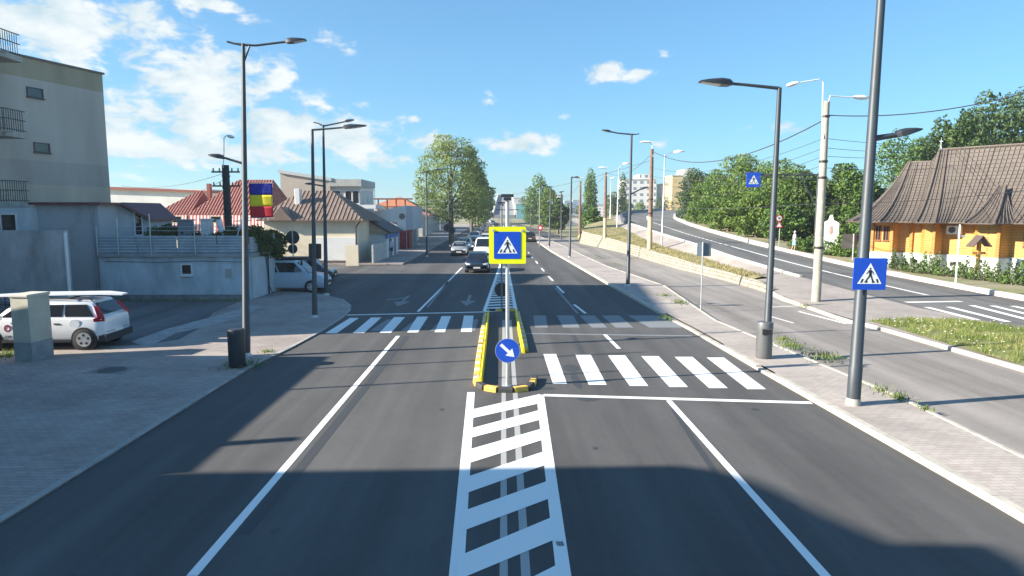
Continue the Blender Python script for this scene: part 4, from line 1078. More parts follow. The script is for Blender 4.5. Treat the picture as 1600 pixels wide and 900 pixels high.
    # wheels
    for x in wx:
        for s_ in (-1, 1):
            MB().tube([(x, s_ * (hw - .25), wr), (x, s_ * (hw + .006), wr)], wr + .06, 24).build('wheel_arch', TRIM, th)
            w_ = MB().tube([(x, s_ * (hw - .2), wr), (x, s_ * (hw - .19), wr), (x, s_ * (hw + .012), wr), (x, s_ * (hw + .022), wr)], [wr * .9, wr, wr, wr * .93], 28).build('wheel', RUBBER, th, smooth=30)
            if detail:
                rm = MB(); y0 = s_ * (hw + .024); rm.tube([(x, s_ * (hw), wr), (x, y0, wr)], wr * .68, 24)
                rm.build('rim', RIM, w_, smooth=30)
                sp_ = MB()
                for a in range(5):
                    q = a * 2 * math.pi / 5 + .3; cx_, cz_ = x + math.cos(q) * wr * .42, wr + math.sin(q) * wr * .42
                    sp_.tube([(cx_, y0, cz_), (cx_, y0 + s_ * .004, cz_)], wr * .13, 10)
                sp_.build('rim_holes', TRIM, w_)
    # front and rear details
    for s_ in (-1, 1):
        P = MB(); P.add([(.0, s_ * hw * .55, .60), (.02, s_ * hw * .80, .62), (.24, s_ * hw * .95, .70), (.22, s_ * hw * .93, .78), (.04, s_ * hw * .78, .73), (.01, s_ * hw * .56, .70)] + [(.25, s_ * hw * .5, .6), (.25, s_ * hw * .75, .62), (.3, s_ * hw * .9, .7), (.3, s_ * hw * .88, .76), (.26, s_ * hw * .7, .73), (.25, s_ * hw * .5, .7)],
                        [(0, 1, 2, 3, 4, 5), (6, 7, 1, 0), (7, 8, 2, 1), (8, 9, 3, 2), (9, 10, 4, 3), (10, 11, 5, 4), (11, 6, 0, 5)])
        P.build('headlight', LIGHTW, th)
        z0, z1 = (tail - .38, tail - .08)
        MB().bbox((L - .12, s_ * hw * .72 - .11, z0), (L + .012, s_ * hw * .72 + .11, z1), .02).build('tail_light', LIGHTR, th)
        MB().bbox((ws0 + .28, min(s_ * (hw + .02), s_ * (hw + .2)), belt - .02), (ws0 + .38, max(s_ * (hw + .02), s_ * (hw + .2)), belt + .13), .02).build('mirror', paint, th)
    MB().bbox((-.02, -hw * .5, .50), (.1, hw * .5, .61), .01).build('grille', TRIM, th)
    MB().bbox((-.03, -hw * .85, clear + .03), (.14, hw * .85, clear + .16), .02).build('bumper_trim', TRIM, th)
    MB().box((-.035, -.26, .36), (-.015, .26, .47)).build('number_plate', PLATEM, th)
    MB().box((L + .001, -.26, .5), (L + .02, .26, .61)).build('number_plate', PLATEM, th)
    return th
def carpaint(n_, c, metal=.0): return mat(n_, c, .28, metal, coat=.6)
PW = carpaint('paint_white', (.74, .75, .77)); PN = carpaint('paint_dark_blue', (.018, .028, .055), .3); PS = carpaint('paint_silver', (.42, .43, .43), .5); PD = carpaint('paint_black', (.02, .02, .022)); PG = carpaint('paint_grey', (.17, .18, .2), .4); PBL = carpaint('paint_blue', (.05, .10, .22), .3)
def road_car(px, py, **k):
    b = G(px, py); return (b.x, b.y, 0)
# front faces the camera: local -x -> world -y => rotate +90deg
FWD = R(90)
c = G(745, 427); car('parked_car', 'dark blue hatchback leading the queue beside the yellow sign', 'car', PN, (c.x, c.y, 0), FWD, L=4.2, W=1.8, H=1.46, rf1=3.6, rr=4.12, group='oncoming cars in the queue')
bpy.data.objects['parked_car'].name = 'hatchback_car'
sil = dict(L=4.35, W=1.72, H=1.43, rf1=3.1, rr=3.75, tailhi=.98, group='oncoming cars in the queue')
c = G(717, 400); car('saloon_car', 'silver saloon in the left lane behind the dark hatchback', 'car', PS, (c.x, c.y, 0), FWD, **sil)
c = G(725, 391.5); car('saloon_car', 'pale silver saloon just behind the first silver saloon', 'car', carpaint('paint_pale', (.55, .57, .58), .4), (c.x, c.y, 0), FWD, **sil)
c = G(757, 405); car('delivery_van', 'white van following the dark hatchback, half hidden by the yellow sign', 'van', PW, (c.x - .1, c.y, 0), FWD, L=4.9, W=1.95, H=2.0, belt=1.15, hood=1.15, bonnet=1.0, ws0=.75, ws1=1.5, rf1=4.7, rr=4.85, group='oncoming cars in the queue')
c = G(760, 385); car('delivery_van', 'white car with tall roof behind the white van', 'car', PW, (c.x, c.y, 0), FWD, L=4.3, W=1.8, H=1.6, group='oncoming cars in the queue')
qn = [((741, 377), PW, 'white car following in the distant queue'), ((744, 368.5), PG, 'grey car farther back in the left queue'), ((749, 362.5), PBL, 'blue-grey car farther up the queue'), ((751, 358), PS, 'silver car farther up the queue'), ((755, 354), PG, 'dark grey car well up the queue'), ((757, 350.5), PW, 'white car well up the queue'), ((760, 347.5), PBL, 'blue car near the head of the bridge approach'), ((764, 345), PG, 'grey car at the bridge foot')]
for (px, py), pm, lb_ in qn:
    c = G(px, py); car('queued_car', lb_, 'car', pm, (c.x, c.y, 0), FWD, L=4.2, W=1.75, H=1.46, detail=False, group='oncoming cars in the queue')
for (px, py), pm, lb_ in [((775, 357), PD, 'black car in the inner lane near the bridge'), ((770, 352), PG, 'grey car in the inner lane near the bridge'), ((768, 349), PW, 'white car in the inner lane, farthest of the queue')]:
    c = G(px, py); car('queued_car', lb_, 'car', pm, (c.x, c.y, 0), FWD, L=4.2, W=1.75, H=1.5, detail=False, group='oncoming cars in the queue')
c = G(828, 378.5); car('hatchback_car', 'black car driving away in the right carriageway', 'car', PD, (c.x, c.y + 4.2, 0), -FWD, L=4.2, W=1.78, H=1.5)
c = G(795, 348); car('box_van', 'white van in the distance on the right carriageway', 'van', PW, (c.x, c.y + 5, 0), -FWD, L=5.2, W=2.0, H=2.4, belt=1.25, hood=1.2, bonnet=1.0, detail=False)
# van with blue lettering parked in the side street
dv = car('parked_van', 'pale blue-white small van parked behind the garage corner', 'van', carpaint('paint_van', (.42, .50, .58)), (-10.15, 38.9, 0), R(181), L=4.35, W=1.78, H=1.80, belt=1.08, hood=1.05, bonnet=.98, ws0=.95, ws1=1.75, rf1=4.2, rr=4.33, wr=.31)
m = MB(); m.box((1.3, -.6, 1.80), (3.9, -.55, 1.9)); m.box((1.3, .55, 1.80), (3.9, .6, 1.9)); m.build('roof_rail', TRIM, dv)
car('parked_car', 'dark car whose roof shows behind the parked van', 'car', PD, (-11.2, 44.6, 0), R(183), L=4.3, W=1.8, H=1.6, detail=False)
# white estate with roof load in the yard
sv = car('estate_car', 'white high-roofed estate car behind the beige pillar, with black lower bumper', 'car', PW, (-17.75, 22.55, .035), R(3), L=4.55, W=1.8, H=1.62, belt=1.06, hood=1.03, bonnet=.94, ws0=1.0, ws1=1.8, rf1=4.05, rr=4.46, clear=.25, wr=.35, tailhi=1.10, wx=(.92, 3.88), nwin=3)
MB().bbox((4.3, -.86, .26), (4.6, .86, .50), .03).build('rear_bumper', TRIM, sv)
for o in kids(sv):
    if o.name.startswith('tail_light'): bpy.data.objects.remove(o)
for s_ in (-1, 1):
    MB().add([(4.22, s_ * .906, .94), (4.53, s_ * .80, .94), (4.53, s_ * .80, 1.07), (4.30, s_ * .71, 1.44), (4.18, s_ * .745, 1.44), (4.34, s_ * .875, 1.08), (4.22, s_ * .906, 1.04)] + [(4.2, s_ * .7, .94), (4.35, s_ * .6, .94), (4.35, s_ * .6, 1.05), (4.15, s_ * .55, 1.44), (4.1, s_ * .58, 1.44), (4.2, s_ * .64, 1.06), (4.2, s_ * .7, 1.04)], [(0, 1, 2, 5, 6), (2, 3, 4, 5), (7, 8, 1, 0), (8, 9, 2, 1), (9, 10, 3, 2), (10, 11, 4, 3), (11, 12, 5, 4), (12, 13, 6, 5), (13, 7, 0, 6)]).build('tail_light', LIGHTR, sv)
m = MB()
for s_ in (-1, 1): m.tube([(1.9, s_ * .62, 1.62), (2.0, s_ * .62, 1.69), (4.0, s_ * .62, 1.68), (4.1, s_ * .62, 1.6)], .022, 8)
for x in (2.3, 3.4): m.box((x - .03, -.66, 1.69), (x + .03, .66, 1.725))
m.build('roof_rack', TRIM, sv)
MB().box((1.0, -.915, .27), (3.45, -.885, .36)).build('sill_trim', TRIM, sv)
for x in (2.05, 2.95): MB().bbox((x, -.905, .86), (x + .2, -.87, .9), .008).build('door_handle', TRIM, sv)
m = MB()
for x in (1.72, 2.66): m.box((x - .006, -.905, .34), (x + .006, -.893, .98))
m.build('door_gap', TRIM, sv)
MB().slab([(3.62 + .17 * math.cos(a), .87 + .15 * math.sin(a)) for a in np.linspace(0, 6.28, 21)[:-1]], -.893, -.87).build('fuel_flap', mat('flap_line', (.5, .52, .55), .4), sv)
MB().slab([(3.62 + .15 * math.cos(a), .87 + .13 * math.sin(a)) for a in np.linspace(0, 6.28, 21)[:-1]], -.895, -.88).build('fuel_flap', PW, sv)
MAROON = mat('lettering_maroon', (.25, .01, .05), .5)
def text(parent, s_, size, loc, rot, m_, name='lettering'):
    cu = bpy.data.curves.new(name, 'FONT'); cu.body = s_; cu.size = size; cu.extrude = .002; cu.align_x = 'CENTER'
    o = bpy.data.objects.new(name, cu); COL.objects.link(o); cu.materials.append(m_); o.parent = parent; o.location = loc; o.rotation_euler = rot
    dg = bpy.context.evaluated_depsgraph_get(); me = bpy.data.meshes.new_from_object(o.evaluated_get(dg))
    bpy.data.objects.remove(o); n_ = bpy.data.objects.new(name, me); COL.objects.link(n_); n_.parent = parent; n_.location = loc; n_.rotation_euler = rot
    return n_
text(sv, '029', .14, (1.50, -.905, .42), (R(90), 0, 0), mat('lettering_dark', (.03, .03, .06), .5))
ring_ = MB(); k = 28
for j in range(k):
    a, b_ = 2 * math.pi * j / k, 2 * math.pi * (j + 1) / k
    ring_.slab([(1.50 + .11 * math.cos(a), .75 + .12 * math.sin(a)), (1.50 + .11 * math.cos(b_), .75 + .12 * math.sin(b_)), (1.50 + .065 * math.cos(b_), .75 + .07 * math.sin(b_)), (1.50 + .065 * math.cos(a), .75 + .07 * math.sin(a))], -.905, -.88)
ring_.build('ring_emblem', MAROON, sv)
rl = thing('roof_board', 'long white board strapped on the roof rack of the white estate car', 'roof load', (-17.4, 22.45, 1.80), R(3))
m = MB(); m.loft([[(-1.2, -.28, -.1), (-1.2, .28, -.1), (-1.2, .28, -.05), (-1.2, -.28, -.05)], [(1.5, -.36, 0), (1.5, .36, 0), (1.5, .36, .06), (1.5, -.36, .06)], [(3.9, -.34, .02), (3.9, .34, .02), (3.9, .3, .08), (3.9, -.3, .08)], [(4.55, -.2, -.02), (4.55, .2, -.02), (4.55, .16, .03), (4.55, -.16, .03)]], True)
m.build('board', mat('board_white', (.75, .77, .8), .35), rl, smooth=30)

# ------------------------------------------------------------------ people
def skin_person(name, label, loc, rz, joints, radii, edges, mt, extras=(), scale=1):
    th = thing(name, label, 'person', loc, rz)
    me = bpy.data.meshes.new('body'); me.from_pydata(joints, edges, []); o = bpy.data.objects.new('body', me); COL.objects.link(o); o.parent = th
    md = o.modifiers.new('skin', 'SKIN'); md.use_smooth_shade = True
    for i, v_ in enumerate(me.skin_vertices[0].data): v_.radius = (radii[i], radii[i]); v_.use_root = (i == 0)
    sb_ = o.modifiers.new('sub', 'SUBSURF'); sb_.levels = 1; sb_.render_levels = 1
    me.materials.append(mt)
    for nm, rings, mm in extras: MB().loft(rings, True).build(nm, mm, th, smooth=True)
    return th
SKIN = mat('skin', (.45, .27, .19), .6)
def ell(z, rx, ry, n_=12, cx=0, cy=0): return [(cx + rx * math.cos(a), cy + ry * math.sin(a), z) for a in np.linspace(0, 2 * math.pi, n_ + 1)[:-1]]
def person(label, loc, rz, shirt, shorts, hair, long_=False, bag=None):
    J = [(0, 0, .95), (0, 0, 1.15), (0, 0, 1.38), (0, 0, 1.48), (0, -.01, 1.58), (0, -.02, 1.68), (-.17, 0, 1.40), (-.22, .02, 1.13), (-.21, -.08, .90), (-.2, -.1, .80), (.17, 0, 1.40), (.23, -.01, 1.13), (.22, -.12, .90), (.21, -.16, .80),
         (-.09, 0, .9), (-.1, -.06, .5), (-.1, .02, .09), (-.1, -.12, .04), (.09, 0, .9), (.1, .10, .5), (.1, .22, .1), (.1, .1, .05)]
    rd = [.14, .13, .15, .06, .085, .075, .06, .045, .036, .035, .06, .045, .036, .035, .085, .06, .042, .035, .085, .06, .042, .035]
    E = [(0, 1), (1, 2), (2, 3), (3, 4), (4, 5), (2, 6), (6, 7), (7, 8), (8, 9), (2, 10), (10, 11), (11, 12), (12, 13), (0, 14), (14, 15), (15, 16), (16, 17), (0, 18), (18, 19), (19, 20), (20, 21)]
    ex = [('shirt', [ell(.90, .19, .15), ell(1.0, .185, .145), ell(1.2, .19, .15), ell(1.36, .22, .15), ell(1.44, .16, .12), ell(1.48, .08, .08)], shirt),
          ('sleeve', [ell(1.42, .07, .07, cx=-.18), ell(1.3, .075, .075, cx=-.205), ell(1.15, .07, .07, cx=-.225)], shirt), ('sleeve', [ell(1.42, .07, .07, cx=.18), ell(1.3, .075, .075, cx=.21), ell(1.15, .07, .07, cx=.235)], shirt),
          ('shorts', [ell(.55, .11, .11, cx=-.10, cy=-.05), ell(.75, .115, .12, cx=-.10, cy=-.02), ell(.95, .125, .14, cx=-.07)], shorts), ('shorts', [ell(.55, .11, .11, cx=.10, cy=.08), ell(.75, .115, .12, cx=.10, cy=.04), ell(.95, .125, .14, cx=.07)], shorts),
          ('hair', [ell(1.60, .088, .09, cy=.02), ell(1.68, .1, .105), ell(1.74, .085, .095), ell(1.78, .04, .05)], hair), ('shoe', [ell(.0, .05, .13, cx=-.1, cy=-.06), ell(.08, .045, .11, cx=-.1, cy=-.04)], BLACK), ('shoe', [ell(.01, .05, .13, cx=.1, cy=.16), ell(.09, .045, .11, cx=.1, cy=.18)], BLACK)]
    return skin_person('person', label, loc, rz, J, rd, E, SKIN, ex)
p = AT(1241, 390, 57); person('person in a white shirt and light blue shorts on the verge beside the hedge', (p.x, p.y, Rf(57)[2] + .12), R(70), mat('shirt_white', (.72, .74, .78), .8), mat('shorts_blue', (.20, .45, .6), .8), mat('hair_grey', (.5, .48, .45), .8))
p = G(611, 401, .12); person('person in a pale shirt and dark shorts walking past the small blue-trimmed house', (p.x, p.y, .12), R(175), mat('shirt_pale', (.5, .55, .65), .8), mat('shorts_dark', (.05, .07, .15), .8), mat('hair_dark', (.03, .025, .02), .8))
# ------------------------------------------------------------------ stone-faced embankment wall
STONE = bricks('embankment_stone', (.34, .31, .25), (.25, .23, .19), (.15, .14, .115), .28, .22, plane='UZ', msize=.03, var=.5, vscale=4.5, bump=.8)
m = MB(); yy = [y for y in YS if 36 <= y <= 97]
for a, b_ in zip(yy[:-1], yy[1:]):
    p, q, r_, s_ = Bf(a), Bf(b_), Tf(b_), Tf(a)
    sx = .12
    m.add([(p[0] - .05, p[1], -.02), (q[0] - .05, q[1], -.02), (r_[0], r_[1], r_[2] + .05), (s_[0], s_[1], s_[2] + .05)], [(0, 1, 2, 3)])
    m.add([(s_[0], s_[1], s_[2] + .05), (r_[0], r_[1], r_[2] + .05), (r_[0] + .3, r_[1], r_[2] + .02), (s_[0] + .3, s_[1], s_[2] + .02)], [(0, 1, 2, 3)])
props(m.build('stone_wall', STONE, smooth=True), 'low battered stone-faced wall holding up the grass slope beside the ramp', 'wall')
# concrete parapet round the ramp bend
m = MB(); pa = [y for y in YS if 104 <= y <= 230]
for a, b_ in zip(pa[:-1], pa[1:]):
    p, q = Lf(a), Lf(b_); m.prism([(p[0] - .5, p[1]), (q[0] - .5, q[1]), (q[0] - .2, q[1]), (p[0] - .2, p[1])], [p[2] - .1, q[2] - .1, q[2] - .1, p[2] - .1], [p[2] + .75, q[2] + .75, q[2] + .75, p[2] + .75])
props(m.build('guard_rail', mat('rail_dark', (.10, .11, .14), .6, .3)), 'dark guard rail curving round the outer edge of the ramp bend', 'guard rail')

# ------------------------------------------------------------------ trees
LF = {}
def leaves(lobes, n_, size, seed, shell=.55):
    rg = np.random.default_rng(seed)
    vol = np.array([l[3] * l[4] * l[5] for l in lobes]) ** .75; cnt = (n_ * vol / vol.sum()).astype(int) + 1
    C_, Nn = [], []
    for l, k in zip(lobes, cnt):
        d = rg.normal(size=(k, 3)); d /= np.linalg.norm(d, axis=1)[:, None]
        r_ = rg.uniform(0, 1, k) ** .33 * (1 - shell) + shell * rg.uniform(.82, 1.06, k)
        # gnarled surface: push in and out with a cheap wave
        wv = 1 + .16 * np.sin(d[:, 0] * 7 + l[0] * 3) * np.sin(d[:, 1] * 6 + l[1] * 5) + .12 * np.sin(d[:, 2] * 9 + l[2])
        C_.append(np.array(l[:3]) + d * (r_ * wv)[:, None] * np.array(l[3:6])); Nn.append(d)
    C_ = np.concatenate(C_); Nn = np.concatenate(Nn); k = len(C_)
    nrm = Nn + rg.normal(scale=.75, size=(k, 3)); nrm /= np.linalg.norm(nrm, axis=1)[:, None]
    t = np.cross(nrm, rg.normal(size=(k, 3))); t /= np.linalg.norm(t, axis=1)[:, None]; b_ = np.cross(nrm, t)
    s_ = (size * rg.uniform(.5, 1.25, k))[:, None]
    V = np.stack([C_ - t * s_ * .5, C_ + b_ * s_ * .38, C_ + t * s_ * .6, C_ - b_ * s_ * .38], 1).reshape(-1, 3)
    return V, np.arange(4 * k).reshape(-1, 4)
def tree(name, label, cat, loc, height, trunk_r, lobes, n_, size, lm, bark=None, seed=1, trunk_h=None, group=None, limbs=True):
    bark = bark or mat('bark', (.17, .13, .10), .95, col2=(.10, .08, .06), vscale=6, bump=.6)
    th = thing(name, label, cat, loc, random.uniform(-.5, .5) * 0, group)
    V, Fc = leaves(lobes, n_, size, seed)
    me = bpy.data.meshes.new('crown'); me.from_pydata(V.tolist(), [], Fc.tolist()); me.materials.append(lm)
    o = bpy.data.objects.new('crown', me); COL.objects.link(o); o.parent = th
    m = MB(); rs = random.Random(seed); th_ = trunk_h or height * .6
    m.tube([(0, 0, -.1), (0, 0, .3), (rs.uniform(-.1, .1), rs.uniform(-.1, .1), th_ * .5), (rs.uniform(-.2, .2), rs.uniform(-.2, .2), th_)], [trunk_r * 1.35, trunk_r, trunk_r * .75, trunk_r * .3], 10)
    if limbs:
        for l in lobes[:10]:
            z0 = min(th_ * rs.uniform(.35, .8), l[2]); mid = (l[0] * .45, l[1] * .45, z0 + (l[2] - z0) * .6)
            m.tube([(0, 0, z0), mid, (l[0] * .9, l[1] * .9, l[2] + l[5] * .3)], [trunk_r * .45, trunk_r * .28, trunk_r * .08], 6)
    m.build('trunk', bark, th, smooth=True)
    return th
def crown_lobes(rs, h0, h1, rx, ry, k, shape='round'):
    L_ = []
    for i in range(k):
        t = (i + .5) / k; z = h0 + (h1 - h0) * t
        if shape == 'round': w_ = math.sin(math.pi * min(.97, max(.08, t * .88 + .12))) ** .6
        elif shape == 'column': w_ = .55 + .45 * math.sin(math.pi * (t * .85 + .1))
        else: w_ = 1 - .35 * t
        a = i * 2.4 + rs.uniform(-.4, .4); q = rs.uniform(.35, .75) * w_
        s_ = rs.uniform(.36, .56) * (.6 + .4 * w_) 
        if shape == 'column': s_ = .8 * w_; q *= .25
        zr = (h1 - h0) * (.13 if shape != 'column' else .16) * rs.uniform(.8, 1.3)
        L_.append((math.cos(a) * q * rx, math.sin(a) * q * ry, z, rx * s_, ry * s_, max(zr, .25 * (rx + ry) / 2 * (1 if shape != 'column' else .6))))
    return L_
LM_POP = leafmat('leaves_poplar', (.10, .16, .035), (.19, .26, .06), (.31, .38, .12))
LM_DK = leafmat('leaves_dark', (.03, .06, .015), (.055, .10, .025), (.11, .17, .045))
LM_MID = leafmat('leaves_mid', (.05, .10, .02), (.09, .17, .035), (.17, .27, .06))
LM_YG = leafmat('leaves_bright', (.065, .115, .02), (.115, .195, .035), (.20, .28, .06))
LM_OL = leafmat('leaves_olive', (.07, .11, .05), (.11, .16, .07), (.19, .24, .11))
# great poplar by the left footway
rs = random.Random(3); Yp_ = 100
c = AT(712, 379, Yp_); s_ = Yp_ / F
lob = [(-3.6, 0, 8.6, 2.0, 2.2, 2.6), (-2.6, 0.5, 11.5, 2.2, 2.2, 2.4), (-1.0, 0, 14.0, 2.0, 2, 1.9), (1.4, 0, 13.0, 2.4, 2.2, 2.2), (3.3, .5, 10.6, 2.0, 2, 2.2), (3.6, 0, 7.6, 1.8, 2, 2.4), (0, -1, 10.2, 3.0, 2.4, 2.6), (0.2, -.5, 6.8, 3.2, 2.4, 2.2), (-2.6, -.3, 5.6, 2.4, 2.2, 1.8), (2.6, 0, 5.0, 2.0, 2, 1.6), (-4.3, .2, 6.6, 1.3, 1.4, 1.5), (.3, 0, 3.9, 2.0, 1.8, 1.0), (-1.2, -.4, 3.6, 1.4, 1.4, 1.0)]
for i in range(16):
    a = rs.uniform(0, 6.28); z = rs.uniform(4.5, 14.5); w_ = 4.4 * math.sin(math.pi * min(.95, max(.2, (z - 1) / 15))) ** .7
    lob.append((math.cos(a) * w_, math.sin(a) * 2.4, z, rs.uniform(.6, 1.1), rs.uniform(.6, 1.1), rs.uniform(.6, 1.1)))
tree('poplar_tree', 'tall pale green poplar towering over the left footway', 'tree', (c.x - .6, c.y, .1), 15.5, .38, lob, 24000, .23, LM_POP, seed=3, trunk_h=12)
for i, (px, Yt, h, rr_, lb_) in enumerate([(737, 120, 13.5, 3.0, 'darker poplar just behind the great poplar'), (747, 140, 12.5, 2.8, 'second dark tree in the row behind the great poplar'), (755, 165, 12, 3.0, 'third dark tree in the row behind the great poplar'), (757, 195, 11.5, 3.2, 'last dark tree of the row toward the bridge')]):
    rs = random.Random(20 + i); c = AT(px, 340, Yt)
    tree('poplar_tree', lb_, 'tree', (c.x, Yt, 0), h, .3, crown_lobes(rs, 3.2, h, rr_, rr_, 12), 4200, .4, LM_MID if i else LM_POP, seed=30 + i, group='trees along the left footway')
# trees at right beyond the side road
for i, (px, Yt, h, rr_, lm, lb_) in enumerate([(843, 170, 12.5, 4.2, LM_MID, 'broad green tree on the right beyond the side road, left of the pair'), (858, 150, 9.5, 3.2, LM_YG, 'lower bright tree beside the broad green tree'), (872, 135, 6.5, 2.6, LM_DK, 'low dark tree right of the broad green trees'), (832, 210, 11, 3.6, LM_MID, 'far green tree nearest the bridge on the right')]):
    rs = random.Random(40 + i); c = AT(px, 340, Yt)
    tree('broadleaf_tree', lb_, 'tree', (c.x, Yt, 0), h, .25, crown_lobes(rs, 1.2, h, rr_, rr_, 13), 3800, .42, lm, seed=50 + i, group='trees beyond the side road')
c = AT(922, 340, 150); tree('column_poplar', 'single tall column-shaped poplar left of the ramp', 'tree', (c.x, 150, 0), 12, .25, crown_lobes(random.Random(5), 1.5, 12.6, 1.9, 1.9, 12, 'column'), 5000, .34, LM_MID, seed=61)
c = AT(972, 340, 175); tree('column_poplar', 'thin spire-like poplar behind the ramp bend', 'tree', (c.x, 175, 1), 12, .25, crown_lobes(random.Random(6), 1.5, 12.3, 1.4, 1.4, 12, 'column'), 3000, .34, LM_OL, seed=62)
for i, (px, Yt, h, rr_, lm, lb_) in enumerate([(958, 170, 8.2, 3.0, LM_OL, 'olive-green tree left of the spire-like poplar'), (924, 128, 4.5, 2.6, LM_MID, 'low green tree at the foot of the column poplar'), (980, 200, 7.0, 3.0, LM_OL, 'grey-green tree behind the spire-like poplar'), (1001, 240, 7, 3.2, LM_YG, 'small bright tree before the white apartment block'), (1035, 260, 9, 5, LM_DK, 'dark tree between the white and the yellow apartment blocks')]):
    rs = random.Random(70 + i); c = AT(px, 340, Yt)
    tree('broadleaf_tree', lb_, 'tree', (c.x, Yt, .5), h, .22, crown_lobes(rs, .8, h, rr_, rr_, 11), 2600, .42, lm, seed=80 + i, group='trees behind the ramp')
# the dense belt of trees behind the ramp
belt = [(1078, 345, 100, 268, 3.4, LM_DK, 'dark tree at the far left end of the tree belt'), (1092, 352, 92, 290, 3.0, LM_YG, 'bright low tree at the left end of the tree belt'), (1112, 358, 88, 272, 3.4, LM_MID, 'mid green tree, third from the left end of the tree belt'),
        (1140, 362, 84, 252, 3.8, LM_YG, 'bright yellow-green tree before the gantry sign'), (1128, 362, 78, 300, 2.6, LM_YG, 'low bright tree below the gantry sign, left side'), (1166, 366, 80, 246, 3.6, LM_YG, 'tall bright tree behind the gantry sign'), (1190, 370, 76, 262, 3.2, LM_MID, 'mid green tree right behind the gantry sign'),
        (1172, 372, 70, 308, 2.6, LM_YG, 'low bright tree under the gantry sign'), (1215, 374, 73, 258, 3.2, LM_YG, 'bright tree behind the speed limit sign'), (1238, 376, 70, 268, 2.9, LM_MID, 'mid green tree behind the walking person'), (1212, 376, 66, 318, 2.3, LM_MID, 'low tree right behind the speed limit sign'),
        (1262, 380, 69, 276, 2.8, LM_DK, 'dark tree left of the concrete utility pole'), (1306, 385, 67, 262, 2.9, LM_DK, 'dark tree behind the white shrine'), (1330, 388, 65, 268, 2.7, LM_MID, 'mid green tree between shrine and church'), (1355, 390, 66, 290, 2.5, LM_DK, 'dark tree against the left gable of the church'),
        (1392, 385, 74, 218, 3.6, LM_MID, 'tall green tree just left of the church roof'), (1425, 385, 80, 222, 3.2, LM_MID, 'green tree peeping over the left roof of the church'), (1287, 380, 72, 290, 2.6, LM_DK, 'dark tree directly behind the concrete utility pole')]
for i, (px, py, Yt, ytop, rr_, lm, lb_) in enumerate(belt):
    rs = random.Random(100 + i); b_ = AT(px, py, Yt); z0 = Rf(Yt)[2] - .1; h = AT(px, ytop, Yt).z - z0
    tree('broadleaf_tree', lb_, 'tree', (b_.x + 1.2, Yt + 1.5, z0), h, .16, crown_lobes(rs, .5, h, rr_, rr_, 13, 'belt' if i % 2 else 'round'), 6800, .27, lm, seed=120 + i, group='belt of trees behind the ramp')
for i, (px, ytop, Yt, rr_, lb_) in enumerate([(1462, 200, 74, 3.8, 'dark tree rising behind the left of the main church roof'), (1530, 158, 78, 5.0, 'large spreading dark tree behind the church ridge'), (1590, 150, 76, 5.2, 'large dark tree behind the church at the right edge'), (1640, 160, 74, 5.0, 'large dark tree beyond the right edge behind the church'), (1500, 188, 72, 3.6, 'rounded dark tree directly behind the church ridge')]):
    rs = random.Random(160 + i); b_ = AT(px, 380, Yt); h = AT(px, ytop, Yt).z - .7
    lo = crown_lobes(rs, h * .25, h, rr_, rr_ * .8, 15)
    tree('broadleaf_tree', lb_, 'tree', (b_.x, Yt, .7), h, .4, lo, 9000, .34, LM_DK, seed=170 + i, group='big trees behind the church')
# young plants along the verge before the church
for i in range(26):
    px = 1395 + i * 8.5 + random.uniform(-3, 3); Yb = np.interp(px, [1340, 1400, 1600], [51, 45.5, 38.0]); b_ = AT(px, 400, Yb)
    h = random.uniform(.7, 1.5); rs = random.Random(300 + i)
    lb_ = f"young leafy shrub in the hedge row before the church"
    tree('young_shrub', lb_, 'shrub', (b_.x, Yb, Rf(Yb)[2] + .05), h, .02, [(rs.uniform(-.2, .2), rs.uniform(-.2, .2), h * t, .32 * (1.2 - t), .32 * (1.2 - t), h * .22) for t in (.2, .42, .62, .85)], 260, .14, LM_OL if i % 3 else LM_MID, seed=310 + i, group='young shrubs in the hedge row before the church', limbs=False)
for i in range(14):
    px = 1248 + i * 11 + random.uniform(-4, 4); Yb = 58 - i * .55; b_ = AT(px, 385, Yb); h = random.uniform(.9, 1.6); rs = random.Random(330 + i)
    tree('bush', 'leafy bush at the foot of the tree belt beside the ramp kerb', 'bush', (b_.x, Yb + 1, Rf(Yb)[2] + .05), h, .03, [(rs.uniform(-.4, .4), rs.uniform(-.4, .4), h * .35, .7, .6, h * .4), (rs.uniform(-.5, .5), 0, h * .6, .5, .5, h * .35)], 600, .17, LM_YG if i % 2 else LM_MID, seed=340 + i, group='bushes at the foot of the tree belt', limbs=False)

# ------------------------------------------------------------------ wooden church
LOG = bricks('log_wall', (.54, .29, .07), (.48, .25, .06), (.28, .13, .03), 6.0, .17, plane='UZ', msize=.012, var=.15, vscale=.8, bump=.9, rough=.5)
LOGEND = mat('log_ends', (.42, .18, .035), .6, var=.2, vscale=8)
PLINTH = mat('plinth_blue_white', (.58, .62, .64), .8, var=.1, vscale=1.2); PLG = mat('plinth_grey_blue', (.30, .38, .43), .8, var=.1, vscale=1.2)
def rooftile(name, c1, c2, w, h):
    m = bricks(name, c1, c2, tuple(x * .35 for x in c1), w, h, plane='XY', msize=.035, var=.18, vscale=.6, bump=1.0, rough=.5)
    return m
ZC = .62
cO = Vector((27.9, 50.1, ZC)); cu_ = Vector((.567, -.824, 0)).normalized(); cn = Vector((-cu_.y * -1, 0, 0))
cn = Vector((cu_.y, -cu_.x, 0)).normalized()     # outward, toward the ramp
church = thing('wooden_church', 'orange log church with a steep brown flared tile roof beyond the ramp', 'church', cO, math.atan2(cu_.y, cu_.x))
